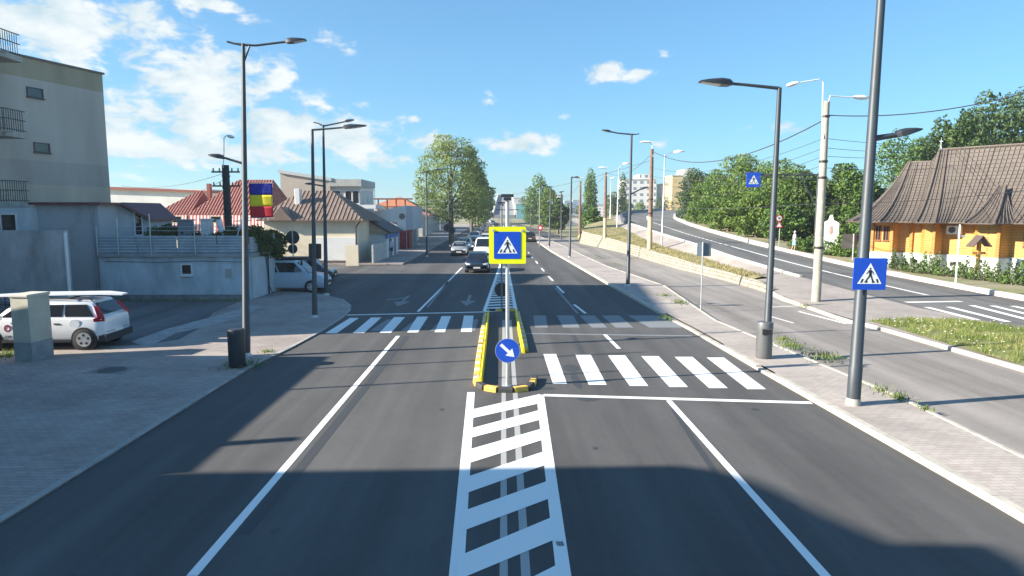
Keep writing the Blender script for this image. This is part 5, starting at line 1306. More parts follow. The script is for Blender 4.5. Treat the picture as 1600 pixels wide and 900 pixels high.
# local frame: +x along the facade, -y outward
Wp = [(-1.6, 5.0), (-1.0, 1.2), (.1, .1), (1.7, -.3), (1.75, .5), (2.6, .7), (3.2, .7), (4.0, -.6), (4.6, -.5), (4.7, .5), (6.6, .5), (7.3, -.7), (8.5, -.7), (8.8, .3), (24, .3), (24, 9.5), (-1.0, 9.5)]
m = MB(); m.prism(Wp, .95, 3.12); m.build('log_wall', LOG, church)
off = [(x - (.0 if i else 0), y) for i, (x, y) in enumerate(Wp)]
def inflate(P, d):
    n_ = len(P); r_ = []
    for i in range(n_):
        a, b_, c_ = Vector(P[i - 1]), Vector(P[i]), Vector(P[(i + 1) % n_]); t1, t2 = (b_ - a).normalized(), (c_ - b_).normalized()
        n1, n2 = Vector((t1.y, -t1.x)), Vector((t2.y, -t2.x)); k = (n1 + n2); k = k / max(.4, k.length_squared) * 2 * d if k.length > .1 else n1 * d
        r_.append((b_.x + k.x, b_.y + k.y))
    return r_
m = MB(); m.prism(inflate(Wp, .12), -.5, .92); m.build('plinth', PLINTH, church)
m = MB(); m.prism(inflate(Wp, .17), .92, .97); m.build('plinth_ledge', PLG, church)
# crossed log ends at the corners
for x, y in [(1.7, -.3), (2.6, .7), (4.6, -.5), (8.5, -.7), (.1, .1), (11.5, .3), (14.5, .3)]:
    m = MB()
    for k in range(12): m.bbox((x - .11, y - .16, .98 + k * .174), (x + .11, y + .1, .98 + k * .174 + .1745), .025)
    m.build('log_corner', LOGEND, church)
BRF = mat('window_frame_brown', (.20, .07, .025), .6)
for x, y, w_, h_, a in [(-.62, .82, .5, 1.15, 0), (.55, -.02, .5, 1.1, 0), (1.2, -.18, .5, 1.1, 0), (10.0, .3, .95, 1.25, 0), (13.0, .3, .95, 1.25, 0)]:
    if a == 0 and x < 0: u_ = Vector((1.1, -1.1, 0)).normalized()
    elif x < 1.7: u_ = Vector((1.6, -.4, 0)).normalized()
    else: u_ = Vector((1, 0, 0))
    n_ = Vector((u_.y, -u_.x, 0)); w__ = window(church, (x, y, 2.35), u_, n_, w_, h_, fm=BRF, bars=1, t=.06)
for x, y in [(3.0, .7 - .17), (5.7, .5 - .13), (10.4, .3 - .13), (14, .3 - .13)]:
    window(church, (x, y + .01, .38), Vector((1, 0, 0)), Vector((0, -1, 0)), .8, .36, fm=FRAMEW, bars=0, t=.06, sill=False)
# roof: columns of eave point -> ridge point with a flared (concave) profile
cols = [((-2.9, 5.2), (.2, 4.8), 7.75), ((-2.5, 1.0), (.2, 4.8), 7.75), ((-.9, -1.1), (.25, 4.7), 7.75), ((1.3, -1.6), (.4, 4.6), 7.75), ((2.2, -.7), (1.0, 4.5), 7.72), ((3.1, -.6), (1.9, 4.6), 7.7), ((3.9, -1.8), (2.45, 4.6), 8.6), ((5.0, -1.6), (2.9, 4.7), 8.55), ((5.5, -.8), (4.4, 4.7), 8.5), ((6.4, -.8), (6.0, 4.7), 8.5),
        ((9.4, -.8), (9.4, 4.7), 8.5), ((12, -1.0), (12, 4.7), 8.5), ((24.8, -1.0), (24.8, 4.7), 8.5)]
bay = [((6.4, -.6), (7.35, 2.0), 5.65), ((6.9, -2.0), (7.35, 1.9), 5.65), ((8.6, -2.0), (7.75, 1.9), 5.65), ((9.4, -.6), (7.75, 2.0), 5.65)]
EZ = 3.2
def rp(e_, t_, zt_, s_):
    k = s_; z = EZ + (zt_ - EZ) * (k * .62 + .38 * k * k * 1.0) if True else 0
    z = EZ + (zt_ - EZ) * (1 - (1 - k ** 1.55) * 1.0) if False else EZ + (zt_ - EZ) * ((k * .5 + .5 * k ** 1.9))
    q = k ** .9
    return (e_[0] + (t_[0] - e_[0]) * q, e_[1] + (t_[1] - e_[1]) * q, z)
m = MB(); SS = [0, .08, .16, .26, .38, .52, .68, .84, 1]
rings = [[rp(e_, t_, zt_, s__) for e_, t_, zt_ in cols] for s__ in SS]
m.loft(rings, closed=False)
m.loft([[rp(e_, t_, zt_, s__) for e_, t_, zt_ in bay] for s__ in SS], closed=False)
back = [[rp((e_[0], 9.5 + (4.7 - e_[1]) * 0 + 1.2), t_, zt_, s__) if i > 2 else rp((e_[0], 9.4), t_, zt_, s__) for i, (e_, t_, zt_) in enumerate([(c_[0], (c_[1][0], 4.7), c_[2] if c_[2] > 7 else 8.5) for c_ in cols])] for s__ in SS]
m.loft(back, closed=False)
m.add([(-2.6, 5.2, EZ), (-2.6, 9.4, EZ), (.2, 4.8, 7.75)], [(0, 1, 2)])
TILE = rooftile('roof_brown_tile', (.145, .115, .095), (.125, .10, .085), .42, .30)
rf_ = m.build('roof', mat('roof_brown_metal', (.125, .105, .09), .5, var=.12, vscale=1.5, bump=.0), church)
sf = rf_.modifiers.new('s', 'SOLIDIFY'); sf.thickness = .06; sf.offset = -1
# tile relief: rows across and ribs down each roof face
m = MB()
pairs = list(zip(cols[:-1], cols[1:])) + list(zip(bay[:-1], bay[1:]))
for (e0, t0, z0), (e1, t1, z1) in pairs:
    wd = max(math.dist(e0, e1), math.dist(t0, t1)); k = max(2, int(wd / .3))
    for i in range(k + 1):
        f = i / k; pts = []
        for s__ in SS:
            a, b_ = Vector(rp(e0, t0, z0, s__)), Vector(rp(e1, t1, z1, s__)); pts.append(a.lerp(b_, f) + Vector((0, -.02, .035)))
        m.tube(pts, .03, 5)
rb_ = m.build('roof_ribs', mat('roof_brown_rib', (.145, .122, .106), .5, var=.1), rf_)
m = MB()
for (e0, t0, z0), (e1, t1, z1) in pairs:
    for r__ in range(1, 24):
        s__ = r__ / 24; a, b_ = Vector(rp(e0, t0, z0, s__)), Vector(rp(e1, t1, z1, s__)); d = Vector((0, -.012, .03))
        if (a - b_).length > .1: m.tube([a + d, b_ + d], .02, 4)
m.build('roof_courses', mat('roof_brown_course', (.10, .08, .07), .5), rf_)
m = MB()
for e_, t_, zt_ in [cols[2], cols[3], cols[6], cols[7], bay[1], bay[2]]:
    m.tube([Vector(rp(e_, t_, zt_, s__)) + Vector((0, -.03, .06)) for s__ in SS], .09, 6)
m.tube([(.2, 4.8, 7.8), (1.9, 4.7, 7.75)], .08, 6); m.tube([(2.4, 4.7, 8.62), (24.8, 4.7, 8.56)], .08, 6)
m.build('ridge_cap', mat('roof_ridge', (.13, .105, .09), .45), rf_)
m = MB(); m.lathe([(.1, 0), (.05, .25), (.015, .9)], 8, (2.5, 4.6, 8.6)); m.box((2.38, 4.59, 9.2), (2.62, 4.61, 9.23)); m.build('roof_cross', STEEL, church)
m = MB(); EV = [c_[0] for c_ in cols]
for a, b_ in zip(EV[:-1], EV[1:]): m.tube([(a[0], a[1] - .03, EZ - .02), (b_[0], b_[1] - .03, EZ - .02)], .055, 6)
m.build('gutter', mat('gutter_brown', (.12, .09, .07), .4, .3), church)
sof = MB(); sof.add([(c_[0][0], c_[0][1], EZ - .03) for c_ in cols] + [(24, .3, EZ - .03), (-1, 1.3, EZ - .03)], [tuple(range(len(cols) + 2))]); sof.build('soffit', LOGEND, church)
ac = thing('air_conditioner', 'white air conditioner unit on the log wall below the church eave', 'air conditioner', cO + cu_ * 5.3 + cn * -.1 + Vector((0, 0, 2.7)), math.atan2(cu_.y, cu_.x))
MB().bbox((-.45, -.05, -.3), (.45, .28, .3), .03).build('casing', WHITE, ac)
MB().tube([(-.08, -.06, 0), (-.08, -.045, 0)], .22, 20).build('fan_grille', mat('grille_dark', (.08, .08, .09), .5), ac)
ac.location = cO + cu_ * 5.5 + cn * (-.14) + Vector((0, 0, 2.7))
# white pole, wayside cross and shrine
b_ = AT(1494, 433, 38.6); wp = thing('white_pole', 'thin white pole with a small arm standing before the church shrubs', 'pole', (b_.x, b_.y, Rf(b_.y)[2] + .1))
pole_part(wp, AT(1497, 351, b_.y).z - wp.location.z, .05, .05, WHITE); MB().box((-.08, -.04, 2.75), (.35, .04, 2.81)).build('arm', WHITE, wp)
b_ = AT(1527, 418, 41.5); wc = thing('wayside_cross', 'wooden wayside cross under a small peaked roof beside the church wall', 'wayside cross', (b_.x, b_.y, .55))
wo = mat('wood_orange', (.45, .2, .05), .7, var=.2, vscale=6)
MB().box((-.09, -.09, 0), (.09, .09, 2.2)).build('post', wo, wc); MB().box((-.42, -.06, 1.35), (.42, .06, 1.5)).build('crossbar', wo, wc)
m = MB()
for s__ in (-1, 1): m.add([(0, -.35, 2.55), (0, .35, 2.55), (s__ * .62, .35, 1.85), (s__ * .62, -.35, 1.85), (0, -.35, 2.49), (0, .35, 2.49), (s__ * .58, .35, 1.82), (s__ * .58, -.35, 1.82)], [(0, 1, 2, 3), (7, 6, 5, 4), (0, 4, 5, 1), (1, 5, 6, 2), (2, 6, 7, 3), (3, 7, 4, 0)])
m.build('little_roof', mat('little_roof', (.10, .07, .06), .6), wc)
b_ = AT(1296, 394, 56); shn = thing('white_shrine', 'white pointed roadside shrine with a small oval picture, beside the concrete pole', 'shrine', (b_.x, b_.y, b_.z))
hh = AT(1296, 336, 56).z - b_.z
MB().slab([(-.55, 0), (.55, 0), (.6, hh * .55), (.62, hh * .78), (.35, hh * .84), (.18, hh * .86), (.06, hh * 1.0), (-.06, hh), (-.18, hh * .86), (-.35, hh * .84), (-.62, hh * .78), (-.6, hh * .55)], -.15, .15).build('body', mat('shrine_white', (.78, .78, .76), .7), shn)
MB().slab([(.15 * math.cos(a), hh * .6 + .36 * math.sin(a)) for a in np.linspace(0, 6.28, 21)[:-1]], -.17, -.15).build('picture', mat('picture_red', (.42, .30, .26), .6, var=.4, vscale=6), shn)
shn.rotation_euler[2] = R(-15)

# ------------------------------------------------------------------ left-hand buildings
GREYW = mat('render_grey', (.30, .30, .30), .92, var=.16, vscale=.35, bump=.15)
PLAST = mat('render_bluish', (.44, .50, .54), .92, var=.26, vscale=1.1, bump=.3, stretch=(1, 1, .35), detail=10)
CREAM = mat('render_cream', (.72, .63, .48), .92, var=.08, vscale=.6, bump=.15)
WHT = mat('render_white', (.70, .70, .68), .9, var=.08, vscale=.5, bump=.15)
# apartment block with balconies
ap = thing('apartment_building', 'tall grey apartment block with wrought iron balconies at the left edge', 'building', (0, 0, 0))
a0, a1 = Vector((-27, 36, 0)), Vector((-24.75, 42.8, 0)); ud = (a1 - a0).normalized(); nd = Vector((ud.y, -ud.x, 0)); HA = 13.0
def apwall():
    m = bpy.data.materials.new('apartment_render'); m.use_nodes = True; nt = m.node_tree; N = nt.nodes; L = nt.links.new; b = N['Principled BSDF']
    g_ = N.new('ShaderNodeNewGeometry'); s = N.new('ShaderNodeSeparateXYZ'); L(g_.outputs['Position'], s.inputs[0])
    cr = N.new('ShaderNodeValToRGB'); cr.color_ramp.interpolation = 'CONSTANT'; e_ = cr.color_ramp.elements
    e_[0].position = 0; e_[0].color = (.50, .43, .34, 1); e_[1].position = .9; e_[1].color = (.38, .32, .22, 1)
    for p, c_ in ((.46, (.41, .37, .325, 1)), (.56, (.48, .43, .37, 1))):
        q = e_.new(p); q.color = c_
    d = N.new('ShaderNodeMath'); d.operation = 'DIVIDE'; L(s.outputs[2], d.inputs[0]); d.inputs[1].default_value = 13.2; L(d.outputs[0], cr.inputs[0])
    n_ = N.new('ShaderNodeTexNoise'); n_.inputs['Scale'].default_value = .5; n_.inputs['Detail'].default_value = 8
    mp = N.new('ShaderNodeMapping'); mp.inputs['Scale'].default_value = (1.5, 1.5, .35); L(g_.outputs['Position'], mp.inputs[0]); L(mp.outputs[0], n_.inputs['Vector'])
    r_ = N.new('ShaderNodeMapRange'); r_.inputs[1].default_value = .3; r_.inputs[2].default_value = .7; r_.inputs[3].default_value = .85; r_.inputs[4].default_value = 1.12; L(n_.outputs[0], r_.inputs[0])
    x = N.new('ShaderNodeMix'); x.data_type = 'RGBA'; x.blend_type = 'MULTIPLY'; x.inputs[0].default_value = 1; L(cr.outputs[0], x.inputs[6]); L(r_.outputs[0], x.inputs[7]); L(x.outputs[2], b.inputs['Base Color']); b.inputs['Roughness'].default_value = .92
    return m
left = Vector((-44, 36.3, 0))
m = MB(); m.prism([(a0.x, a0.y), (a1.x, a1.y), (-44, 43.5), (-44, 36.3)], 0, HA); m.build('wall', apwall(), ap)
m = MB(); m.prism(inflate([(a0.x, a0.y), (a1.x, a1.y), (-44, 43.5), (-44, 36.3)], .08), HA + .003, HA + .12); m.build('roof_coping', mat('coping_dark', (.16, .14, .12), .8), ap)
def apw(t, z, w_, h_):
    P = a0 + ud * t; window(ap, (P.x, P.y, z), ud, nd, w_, h_, fm=mat('window_frame_dark', (.05, .05, .055), .5), bars=0, t=.06)
apw(2.75, AT(77, 145, 38.6).z, .95, .55); apw(2.9, AT(84, 231, 38.8).z, .95, .55)
WB = mat('facade_pale', (.62, .64, .66), .85, var=.1, vscale=1)
m = MB(); m.box((-44, 36.0, 0), (-27.25, 36.29, HA - .3)); m.build('front_wall', WB, ap)
m = MB(); m.tube([(-27.1, 35.92, 0), (-27.1, 35.92, HA - .3)], .05, 8); m.build('drainpipe', mat('pipe_grey', (.4, .42, .44), .5), ap)
IRON = mat('wrought_iron', (.03, .035, .045), .5, .4)
for k, (py, px1) in enumerate([(203, 47), (78, 38), (316, 53)]):
    z = AT(px1, py, 34.4).z; xr_ = AT(px1 - 6, py, 35.9).x
    bm_ = MB(); bm_.box((-44, 34.4, z - .28), (xr_, 36.0, z)); bm_.box((xr_ - .15, 34.3, z - .12), (xr_ + .45, 34.42, z - .06))
    bal = bm_.build('balcony', mat('balcony_concrete', (.40, .38, .33), .9, var=.2, vscale=1.5), ap)
    rl_ = MB(); y0 = 34.48
    for zz_ in (z + .1, z + .62, z + 1.1): rl_.box((-34, y0 - .02, zz_ - .02), (xr_ - .05, y0 + .02, zz_ + .02)); rl_.box((xr_ - .09, y0, zz_ - .02), (xr_ - .05, 35.98, zz_ + .02))
    x = -34
    while x < xr_ - .1:
        rl_.box((x - .012, y0 - .012, z), (x + .012, y0 + .012, z + 1.1))
        for q in range(6):   # scrolled bars
            a_, b__ = z + .12 + q * .08, z + .12 + (q + 1) * .08; ox = .05 * math.sin(q * 1.1); o2 = .05 * math.sin((q + 1) * 1.1)
            rl_.tube([(x + .06 + ox, y0, a_), (x + .06 + o2, y0, b__)], .009, 4)
        x += .14
    y = y0
    while y < 35.9: rl_.box((xr_ - .082, y - .012, z), (xr_ - .058, y + .012, z + 1.1)); y += .16
    rl_.build('railing', IRON, bal)
window(ap, (-27.9, 35.99, 7.3), X, NY, .9, 2.2, bars=0, sill=False); window(ap, (-27.9, 35.99, 11), X, NY, .9, 2.2, bars=0, sill=False)
# lower storey in front of the block, with a window strip
lf = thing('low_extension', 'pale low extension with a wide window under the bottom balcony', 'building', (0, 0, 0))
z1 = 5.05; m = MB(); m.box((-44, 33.6, 0), (-23.7, 35.8, z1 - .3)); m.build('wall', mat('render_pale_blue', (.50, .55, .58), .9, var=.12, vscale=.8), lf)
window(lf, (-24.9, 33.59, 4.02), X, NY, 1.6, .95, bars=1); window(lf, (-26.8, 33.59, 4.02), X, NY, 1.6, .95, bars=1)
# annex with maroon-edged roof
ax = thing('annex', 'stained grey annex with a maroon-edged sloping roof between the block and the terrace', 'building', (0, 0, 0))
xA0, xA1, xA2 = AT(60, 400, 34.5).x, AT(158, 400, 34.5).x, AT(238, 400, 37.5).x
zA = AT(60, 320, 34.5).z; zB = AT(238, 346, 37.5).z
m = MB(); m.box((xA0, 34.5, 0), (xA1, 37, zA)); m.build('wall', mat('render_stained', (.42, .43, .44), .95, col2=(.20, .20, .205), vscale=.45, lo=.5, hi=.75, bump=.2), ax)
m = MB(); m.add([(xA1, 36.4, 0), (xA2, 37.5, 0), (xA2, 37.5, zB), (xA1, 36.4, zA), (xA1, 40, 0), (xA2, 40, 0), (xA2, 40, zB), (xA1, 40, zA)], [(0, 1, 2, 3), (7, 6, 5, 4), (0, 4, 5, 1), (1, 5, 6, 2), (2, 6, 7, 3), (3, 7, 4, 0)])
m.build('side_wall', mat('render_annex_pale', (.42, .45, .47), .92, var=.12, vscale=.8), ax)
MRN = mat('roof_maroon', (.12, .03, .04), .5)
m = MB(); m.box((xA0 - .1, 34.2, zA + .003), (xA1 + .3, 37.3, zA + .13)); m.add([(xA1 + .3, 36.1, zA), (xA2 + .2, 37.2, zB), (xA2 + .2, 37.2, zB + .16), (xA1 + .3, 36.1, zA + .15), (xA1 + .3, 40.2, zA), (xA2 + .2, 40.2, zB), (xA2 + .2, 40.2, zB + .16), (xA1 + .3, 40.2, zA + .15)], [(0, 1, 2, 3), (7, 6, 5, 4), (0, 4, 5, 1), (1, 5, 6, 2), (2, 6, 7, 3), (3, 7, 4, 0)])
m.build('roof', MRN, ax)
uu = Vector((xA2 - xA1, 1.1, 0)).normalized(); window(ax, Vector((xA1, 36.4, 3.9)) + uu * .9, uu, Vector((uu.y, -uu.x, 0)), .45, 1.3, bars=0)
# garage terrace
GA = [(xA1 - .02, 34.35), (-13.05, 34.35), (-13.05, 39.6), (xA1 - .02, 39.6)]
ga_ = thing('garage', 'bluish rendered garage with a roof terrace fenced in grey metal sheet', 'garage', (0, 0, 0))
ZT = 2.28
m = MB(); m.prism(GA, 0, ZT); m.build('wall', PLAST, ga_)
m = MB(); m.prism([(GA[0][0], GA[0][1] - .15), (GA[1][0] + .15, GA[1][1] - .15), (GA[2][0] + .15, GA[2][1]), (GA[3][0], GA[3][1])], ZT + .003, ZT + .17); m.build('terrace_slab', mat('slab_grey', (.30, .31, .32), .9, var=.2, vscale=1), ga_)
window(ga_, (AT(292, 421, 34.35).x, 34.34, AT(292, 421, 34.35).z), X, NY, .62, .62, bars=0, t=.08)
GD = mat('gate_bluish', (.44, .50, .54), .7, var=.1, vscale=1)
m = MB(); obox(m, (-13.04, 34.6, .05), Yv, X, (0, 2.2), (0, .05), (0, 2.15)); m.build('gate', GD, ga_)
m = MB(); obox(m, (-13.04, 37.0, .05), Yv, X, (0, 2.3), (0, .05), (0, 2.1)); m.build('gate', GD, ga_)
m = MB(); obox(m, (-13.04, 36.98, .35), Yv, X, (-.03, .03), (.055, .09), (-.3, 2.0)); m.build('gate_post', BLACK, ga_)
m = MB(); m.tube([(-12.96, 36.6, 2.2), (-12.9, 36.65, 1.2), (-12.88, 36.75, .5), (-12.8, 37.0, .06)], .025, 8); m.build('hose', BLACK, ga_)
fm_ = MB(); kz = ZT + .2; SHEET = mat('sheet_metal_blue', (.36, .42, .46), .45, .3, var=.12, vscale=2)
def corr(mb, A_, B_, z0, z1, rows):
    """sheet with horizontal ribs between two ground points"""
    A_, B_ = Vector(A_), Vector(B_); t = (B_ - A_).normalized(); n_ = Vector((t.y, -t.x, 0)); P = []
    for i in range(rows * 4 + 1):
        z = z0 + (z1 - z0) * i / (rows * 4); o_ = (0, .025, .025, 0)[i % 4]; P.append((z, o_))
    for (za, oa), (zb, ob_) in zip(P[:-1], P[1:]):
        mb.sheet([A_ + n_ * oa + Vector((0, 0, za)), B_ + n_ * oa + Vector((0, 0, za)), B_ + n_ * ob_ + Vector((0, 0, zb)), A_ + n_ * ob_ + Vector((0, 0, zb))])
ftn = thing('terrace_fence', 'ribbed grey-blue sheet metal fence along the garage terrace edge', 'fence', (0, 0, 0))
x = GA[0][0]
while x < -13.2:
    m = MB(); corr(m, (x + .02, 34.3, 0), (min(x + 2.0, -13.05), 34.3, 0), kz, kz + .88, 6); m.build('panel', SHEET, ftn); x += 2.02
for y in (34.35, 36.3): m = MB(); corr(m, (-12.98, y, 0), (-12.98, y + 1.9, 0), kz, kz + .8, 6); m.build('panel', SHEET, ftn)
for px, h_ in ((185, 2.9), (236, 3.2), (305, 2.3), (152, 2.2)):
    X_ = AT(px, 380, 34.25).x; MB().tube([(X_, 34.22, ZT + .1), (X_, 34.22, kz + h_ * .62)], .035, 8).build('post', STEEL, ftn)
for z_ in (kz + 1.35, kz + 1.15): MB().tube([(GA[0][0], 34.22, z_), (-17.0, 34.24, z_ - .02), (-13.1, 34.22, z_)], .012, 6).build('rail', STEEL, ftn)
# things on the terrace
vn = []
for i in range(26):
    t = i / 25; x = -19.0 + 6.0 * t; y = 36.3 + random.uniform(-.5, .6); z = ZT + 1.0 + .25 * math.sin(t * 9) - (.25 if t > .8 else 0)
    vn.append((x, y, z, .42, .5, .34 + random.uniform(0, .12)))
for i in range(30): q_ = random.random(); vn.append((-13.1 + random.uniform(-.35, .35), 35.3 + q_ * 4.0, ZT + .25 + random.uniform(0, 1.0) - .35 * q_, .4, .5, .45))
V, Fc = leaves(vn, 13000, .15, 5, shell=.45); me = bpy.data.meshes.new('vine'); me.from_pydata(V.tolist(), [], Fc.tolist()); me.materials.append(LM_DK)
o = bpy.data.objects.new('climbing_vine', me); COL.objects.link(o); props(o, 'dark green vine spilling over the terrace and its right corner', 'vine')
for px0, px1, py0, col_, lb_ in [(283, 303, 345, 'box_grey', 'square grey chimney stack on the garage terrace'), (319, 333, 344, 'box_white', 'white chimney stack on the garage terrace, left of the leaning one')]:
    v0, v1 = AT(px0, 400, 36), AT(px1, 400, 36); zt_ = AT(px0, py0, 36).z
    c_ = thing('chimney_stack', lb_, 'chimney', ((v0.x + v1.x) / 2, 36, ZT + .17)); w_ = (v1.x - v0.x) / 2
    mt = mat(col_, (.22, .24, .26) if 'grey' in col_ else (.62, .62, .6), .9, var=.1)
    MB().bbox((-w_, -.25, 0), (w_, .25, zt_ - c_.location.z), .03).build('stack', mt, c_); MB().bbox((-w_ - .04, -.3, zt_ - c_.location.z + .002), (w_ + .04, .3, zt_ - c_.location.z + .08), .02).build('cap', mt, c_)
lc = thing('leaning_flue', 'white leaning flue pipe on the garage terrace beside the dark pole', 'flue', (AT(346, 365, 36).x, 36, ZT + .17)); MB().tube([(.15, 0, 0), (.1, 0, .7), (-.05, 0, 1.35), (-.1, 0, 1.7)], .16, 12).build('pipe', WHITE, lc)
an = thing('antenna_frame', 'white tubular antenna frame behind the flag on the terrace corner', 'antenna', (-13.6, 35.2, ZT + .2))
m = MB()
for a_, b__ in [((-.6, 0, 0), (0, 0, 1.7)), ((0, 0, 0), (.1, 0, 1.9)), ((.1, 0, 0), (-.1, 0, 1.9)), ((.3, 0, .2), (-.1, .2, 1.6)), ((-.4, 0, 1.6), (.5, 0, 1.65)), ((-.3, 0, 1.2), (.4, 0, 1.35))]: m.tube([a_, b__], .03, 6)
m.build('tubes', WHITE, an)
m = MB(); m.tube([(xA1 - .25, 34.42, .1), (xA1 - .25, 34.42, zA - .1)], .05, 8); m.build('drainpipe', mat('pipe_weathered', (.30, .31, .32), .7), ax)
m = MB(); m.tube([(-20.3, 34.3, 2.05), (-17.6, 34.3, 2.0), (-15.6, 34.3, 2.06), (-13.1, 34.3, 2.0)], .012, 5); m.build('cable', BLACK, ga_)
m = MB(); m.box((-20.7, 34.3, 0), (-13.06, 34.345, .32)); m.build('plinth', mat('plinth_damp', (.20, .22, .23), .95, var=.3, vscale=2), ga_)
MB().bbox((-14.25, 34.28, 1.2), (-13.95, 34.345, 1.65), .01).build('meter_box', mat('meter_box', (.35, .36, .35), .6), ga_)
# retaining wall and stairs
rw = thing('retaining_wall', 'bare grey concrete retaining wall with a white pipe, behind the stairs', 'wall', (0, 0, 0))
xr_ = AT(103, 400, 31).x
MB().box((-44, 31, 0), (xr_, 31.3, AT(50, 360, 31).z)).build('wall', mat('concrete_bare', (.38, .39, .39), .95, var=.3, vscale=1.0, bump=.3, stretch=(1, 1, .4), detail=10), rw)
MB().tube([(xr_ + .07, 30.95, 0), (xr_ + .07, 30.95, AT(50, 360, 31).z - .1)], .07, 10).build('pipe', WHITE, rw)
stt = thing('staircase', 'dark outdoor staircase with a handrail against the retaining wall', 'stairs', (0, 0, 0))
sm_ = mat('stair_concrete', (.16, .16, .17), .9, var=.15, vscale=2); m = MB()
for k in range(11): m.box((-21.6 - (k + 1) * .42, 28.6, 0 + k * .17), (-21.6 - k * .42, 30.4, (k + 1) * .17 - .004)) 
m.build('steps', sm_, stt)
m = MB(); m.tube([(-21.0, 28.5, 1.0), (-21.6, 28.5, 1.05), (-26.2, 28.5, 2.9)], .03, 8); m.tube([(-21.0, 28.5, .6), (-21.6, 28.5, .65), (-26.2, 28.5, 2.5)], .02, 6)
m.tube([(-20.0, 28.5, 1.0), (-21.0, 28.5, 1.0)], .03, 6)
m.build('handrail', IRON, stt)
for k in range(6):
    x = -20.2 - k * 1.05; z = max(0, (-21.6 - x) / .42 * .17); MB().tube([(x, 28.5, max(0, z - .1)), (x, 28.5, z + 1.02)], .02, 6).build('baluster', IRON, stt)

# generic small house with a gable or hip roof
def roof_hip(x0, x1, y0, y1, ze, zr, r0, r1, yr, ov=.35):
    """hip roof: eave rectangle -> ridge from r0 to r1 at depth yr"""
    x0 -= ov; x1 += ov; y0 -= ov; y1 += ov
    m = MB(); m.add([(x0, y0, ze), (x1, y0, ze), (x1, y1, ze), (x0, y1, ze), (r0, yr, zr), (r1, yr, zr), (x0, y0, ze - .1), (x1, y0, ze - .1), (x1, y1, ze - .1), (x0, y1, ze - .1)],
                    [(0, 1, 5, 4), (1, 2, 5), (2, 3, 4, 5), (3, 0, 4), (0, 6, 7, 1), (1, 7, 8, 2), (2, 8, 9, 3), (3, 9, 6, 0), (6, 9, 8, 7)])
    return m
def tilebars(roof_o, x0, x1, y0, ze, zr, r0, r1, yr, m_, step=.28, ov=.35, cross=True):
    """raised tile ribs on the front slope"""
    m = MB(); k = int((x1 - x0 + 2 * ov) / step)
    for i in range(k + 1):
        t = i / k; xe = x0 - ov + t * (x1 - x0 + 2 * ov); ye = y0 - ov
        # straight up the slope until the hip line
        f = 1.0
        if xe < r0: f = (xe - (x0 - ov)) / max(.01, (r0 - (x0 - ov)))
        if xe > r1: f = ((x1 + ov) - xe) / max(.01, ((x1 + ov) - r1))
        if f < .06: continue
        m.tube([(xe, ye, ze + .03), (xe, ye + (yr - ye) * f, ze + (zr - ze) * f + .03)], .035, 5)
    m.build('roof_ribs', m_, roof_o)
RED = bricks('roof_red_tile', (.36, .13, .10), (.32, .11, .09), (.17, .06, .05), .35, .3, msize=.03, var=.15, vscale=.7, bump=.8)
REDR = mat('roof_red_rib', (.38, .15, .12), .6, var=.1)
BRN = mat('roof_brown_clay', (.20, .14, .11), .7, var=.2, vscale=1.2); BRNR = mat('roof_brown_clay_rib', (.27, .20, .16), .7, var=.2, vscale=1.5)
# red roof house with striped awnings
rh = thing('red_roof_house', 'house with a broad red tile roof and red-striped awnings behind the terrace', 'house', (0, 0, 0))
def Xat(px, Y): return AT(px, 330, Y).x
xA, xB, xM = Xat(240, 66), Xat(420, 66), Xat(293, 66)
ze = AT(300, 336, 66).z
MB().box((xA + .3, 66, 0), (xB - .1, 74, ze - .02)).build('wall', CREAM, rh)
r_ = roof_hip(xA, xM, 66, 73, ze, AT(300, 298, 69.5).z, xA + 2.9, xM, 69.5, .2).build('roof', RED, rh); tilebars(r_, xA, xM, 66, ze, AT(300, 298, 69.5).z, xA + 2.9, xM + 2, 69.5, REDR, ov=.2)
r_ = roof_hip(xM + .3, xB, 65.8, 75, ze + .02, AT(370, 281, 70.4).z, xM + 3.4, xB - .9, 70.4, .2).build('roof', RED, rh); tilebars(r_, xM + .3, xB, 65.8, ze + .02, AT(370, 281, 70.4).z, xM + 3.4, xB - .9, 70.4, REDR, ov=.2)
MB().box((Xat(326, 69), 68.8, 5.2), (Xat(331, 69), 69.3, AT(330, 287, 69).z)).build('chimney', mat('chimney_red', (.3, .1, .08), .8), rh)
STR_R, STR_W = mat('awning_red', (.52, .11, .11), .8), mat('awning_white', (.75, .72, .70), .8)
for x0, x1, y_, n_ in ((xA, xM, 65.75, 22), (xM + .3, xB, 65.55, 46)):
    m = MB(); zb_, zt_ = AT(300, 367 if x0 > xA else 357, 65).z, ze - .02
    for i in range(n_):
        m.k = i % 2; u0, u1 = x0 + (x1 - x0) * i / n_, x0 + (x1 - x0) * (i + 1) / n_
        m.add([(u0, y_, zt_), (u1, y_, zt_), (u1, y_ - .35, zb_), (u0, y_ - .35, zb_), (u0, y_ + .03, zt_), (u1, y_ + .03, zt_), (u1, y_ - .32, zb_), (u0, y_ - .32, zb_)], [(0, 1, 2, 3), (7, 6, 5, 4), (2, 6, 7, 3)])
    m.build('awning', [STR_R, STR_W], rh)
for px_, w_ in ((276, .8), (337, .9)): window(rh, (Xat(px_, 65.0), 65.0, AT(px_, 343, 65).z), X, NY, w_ * 1.2, .7, bars=0, fm=mat('frame_cream', (.6, .5, .35), .6))
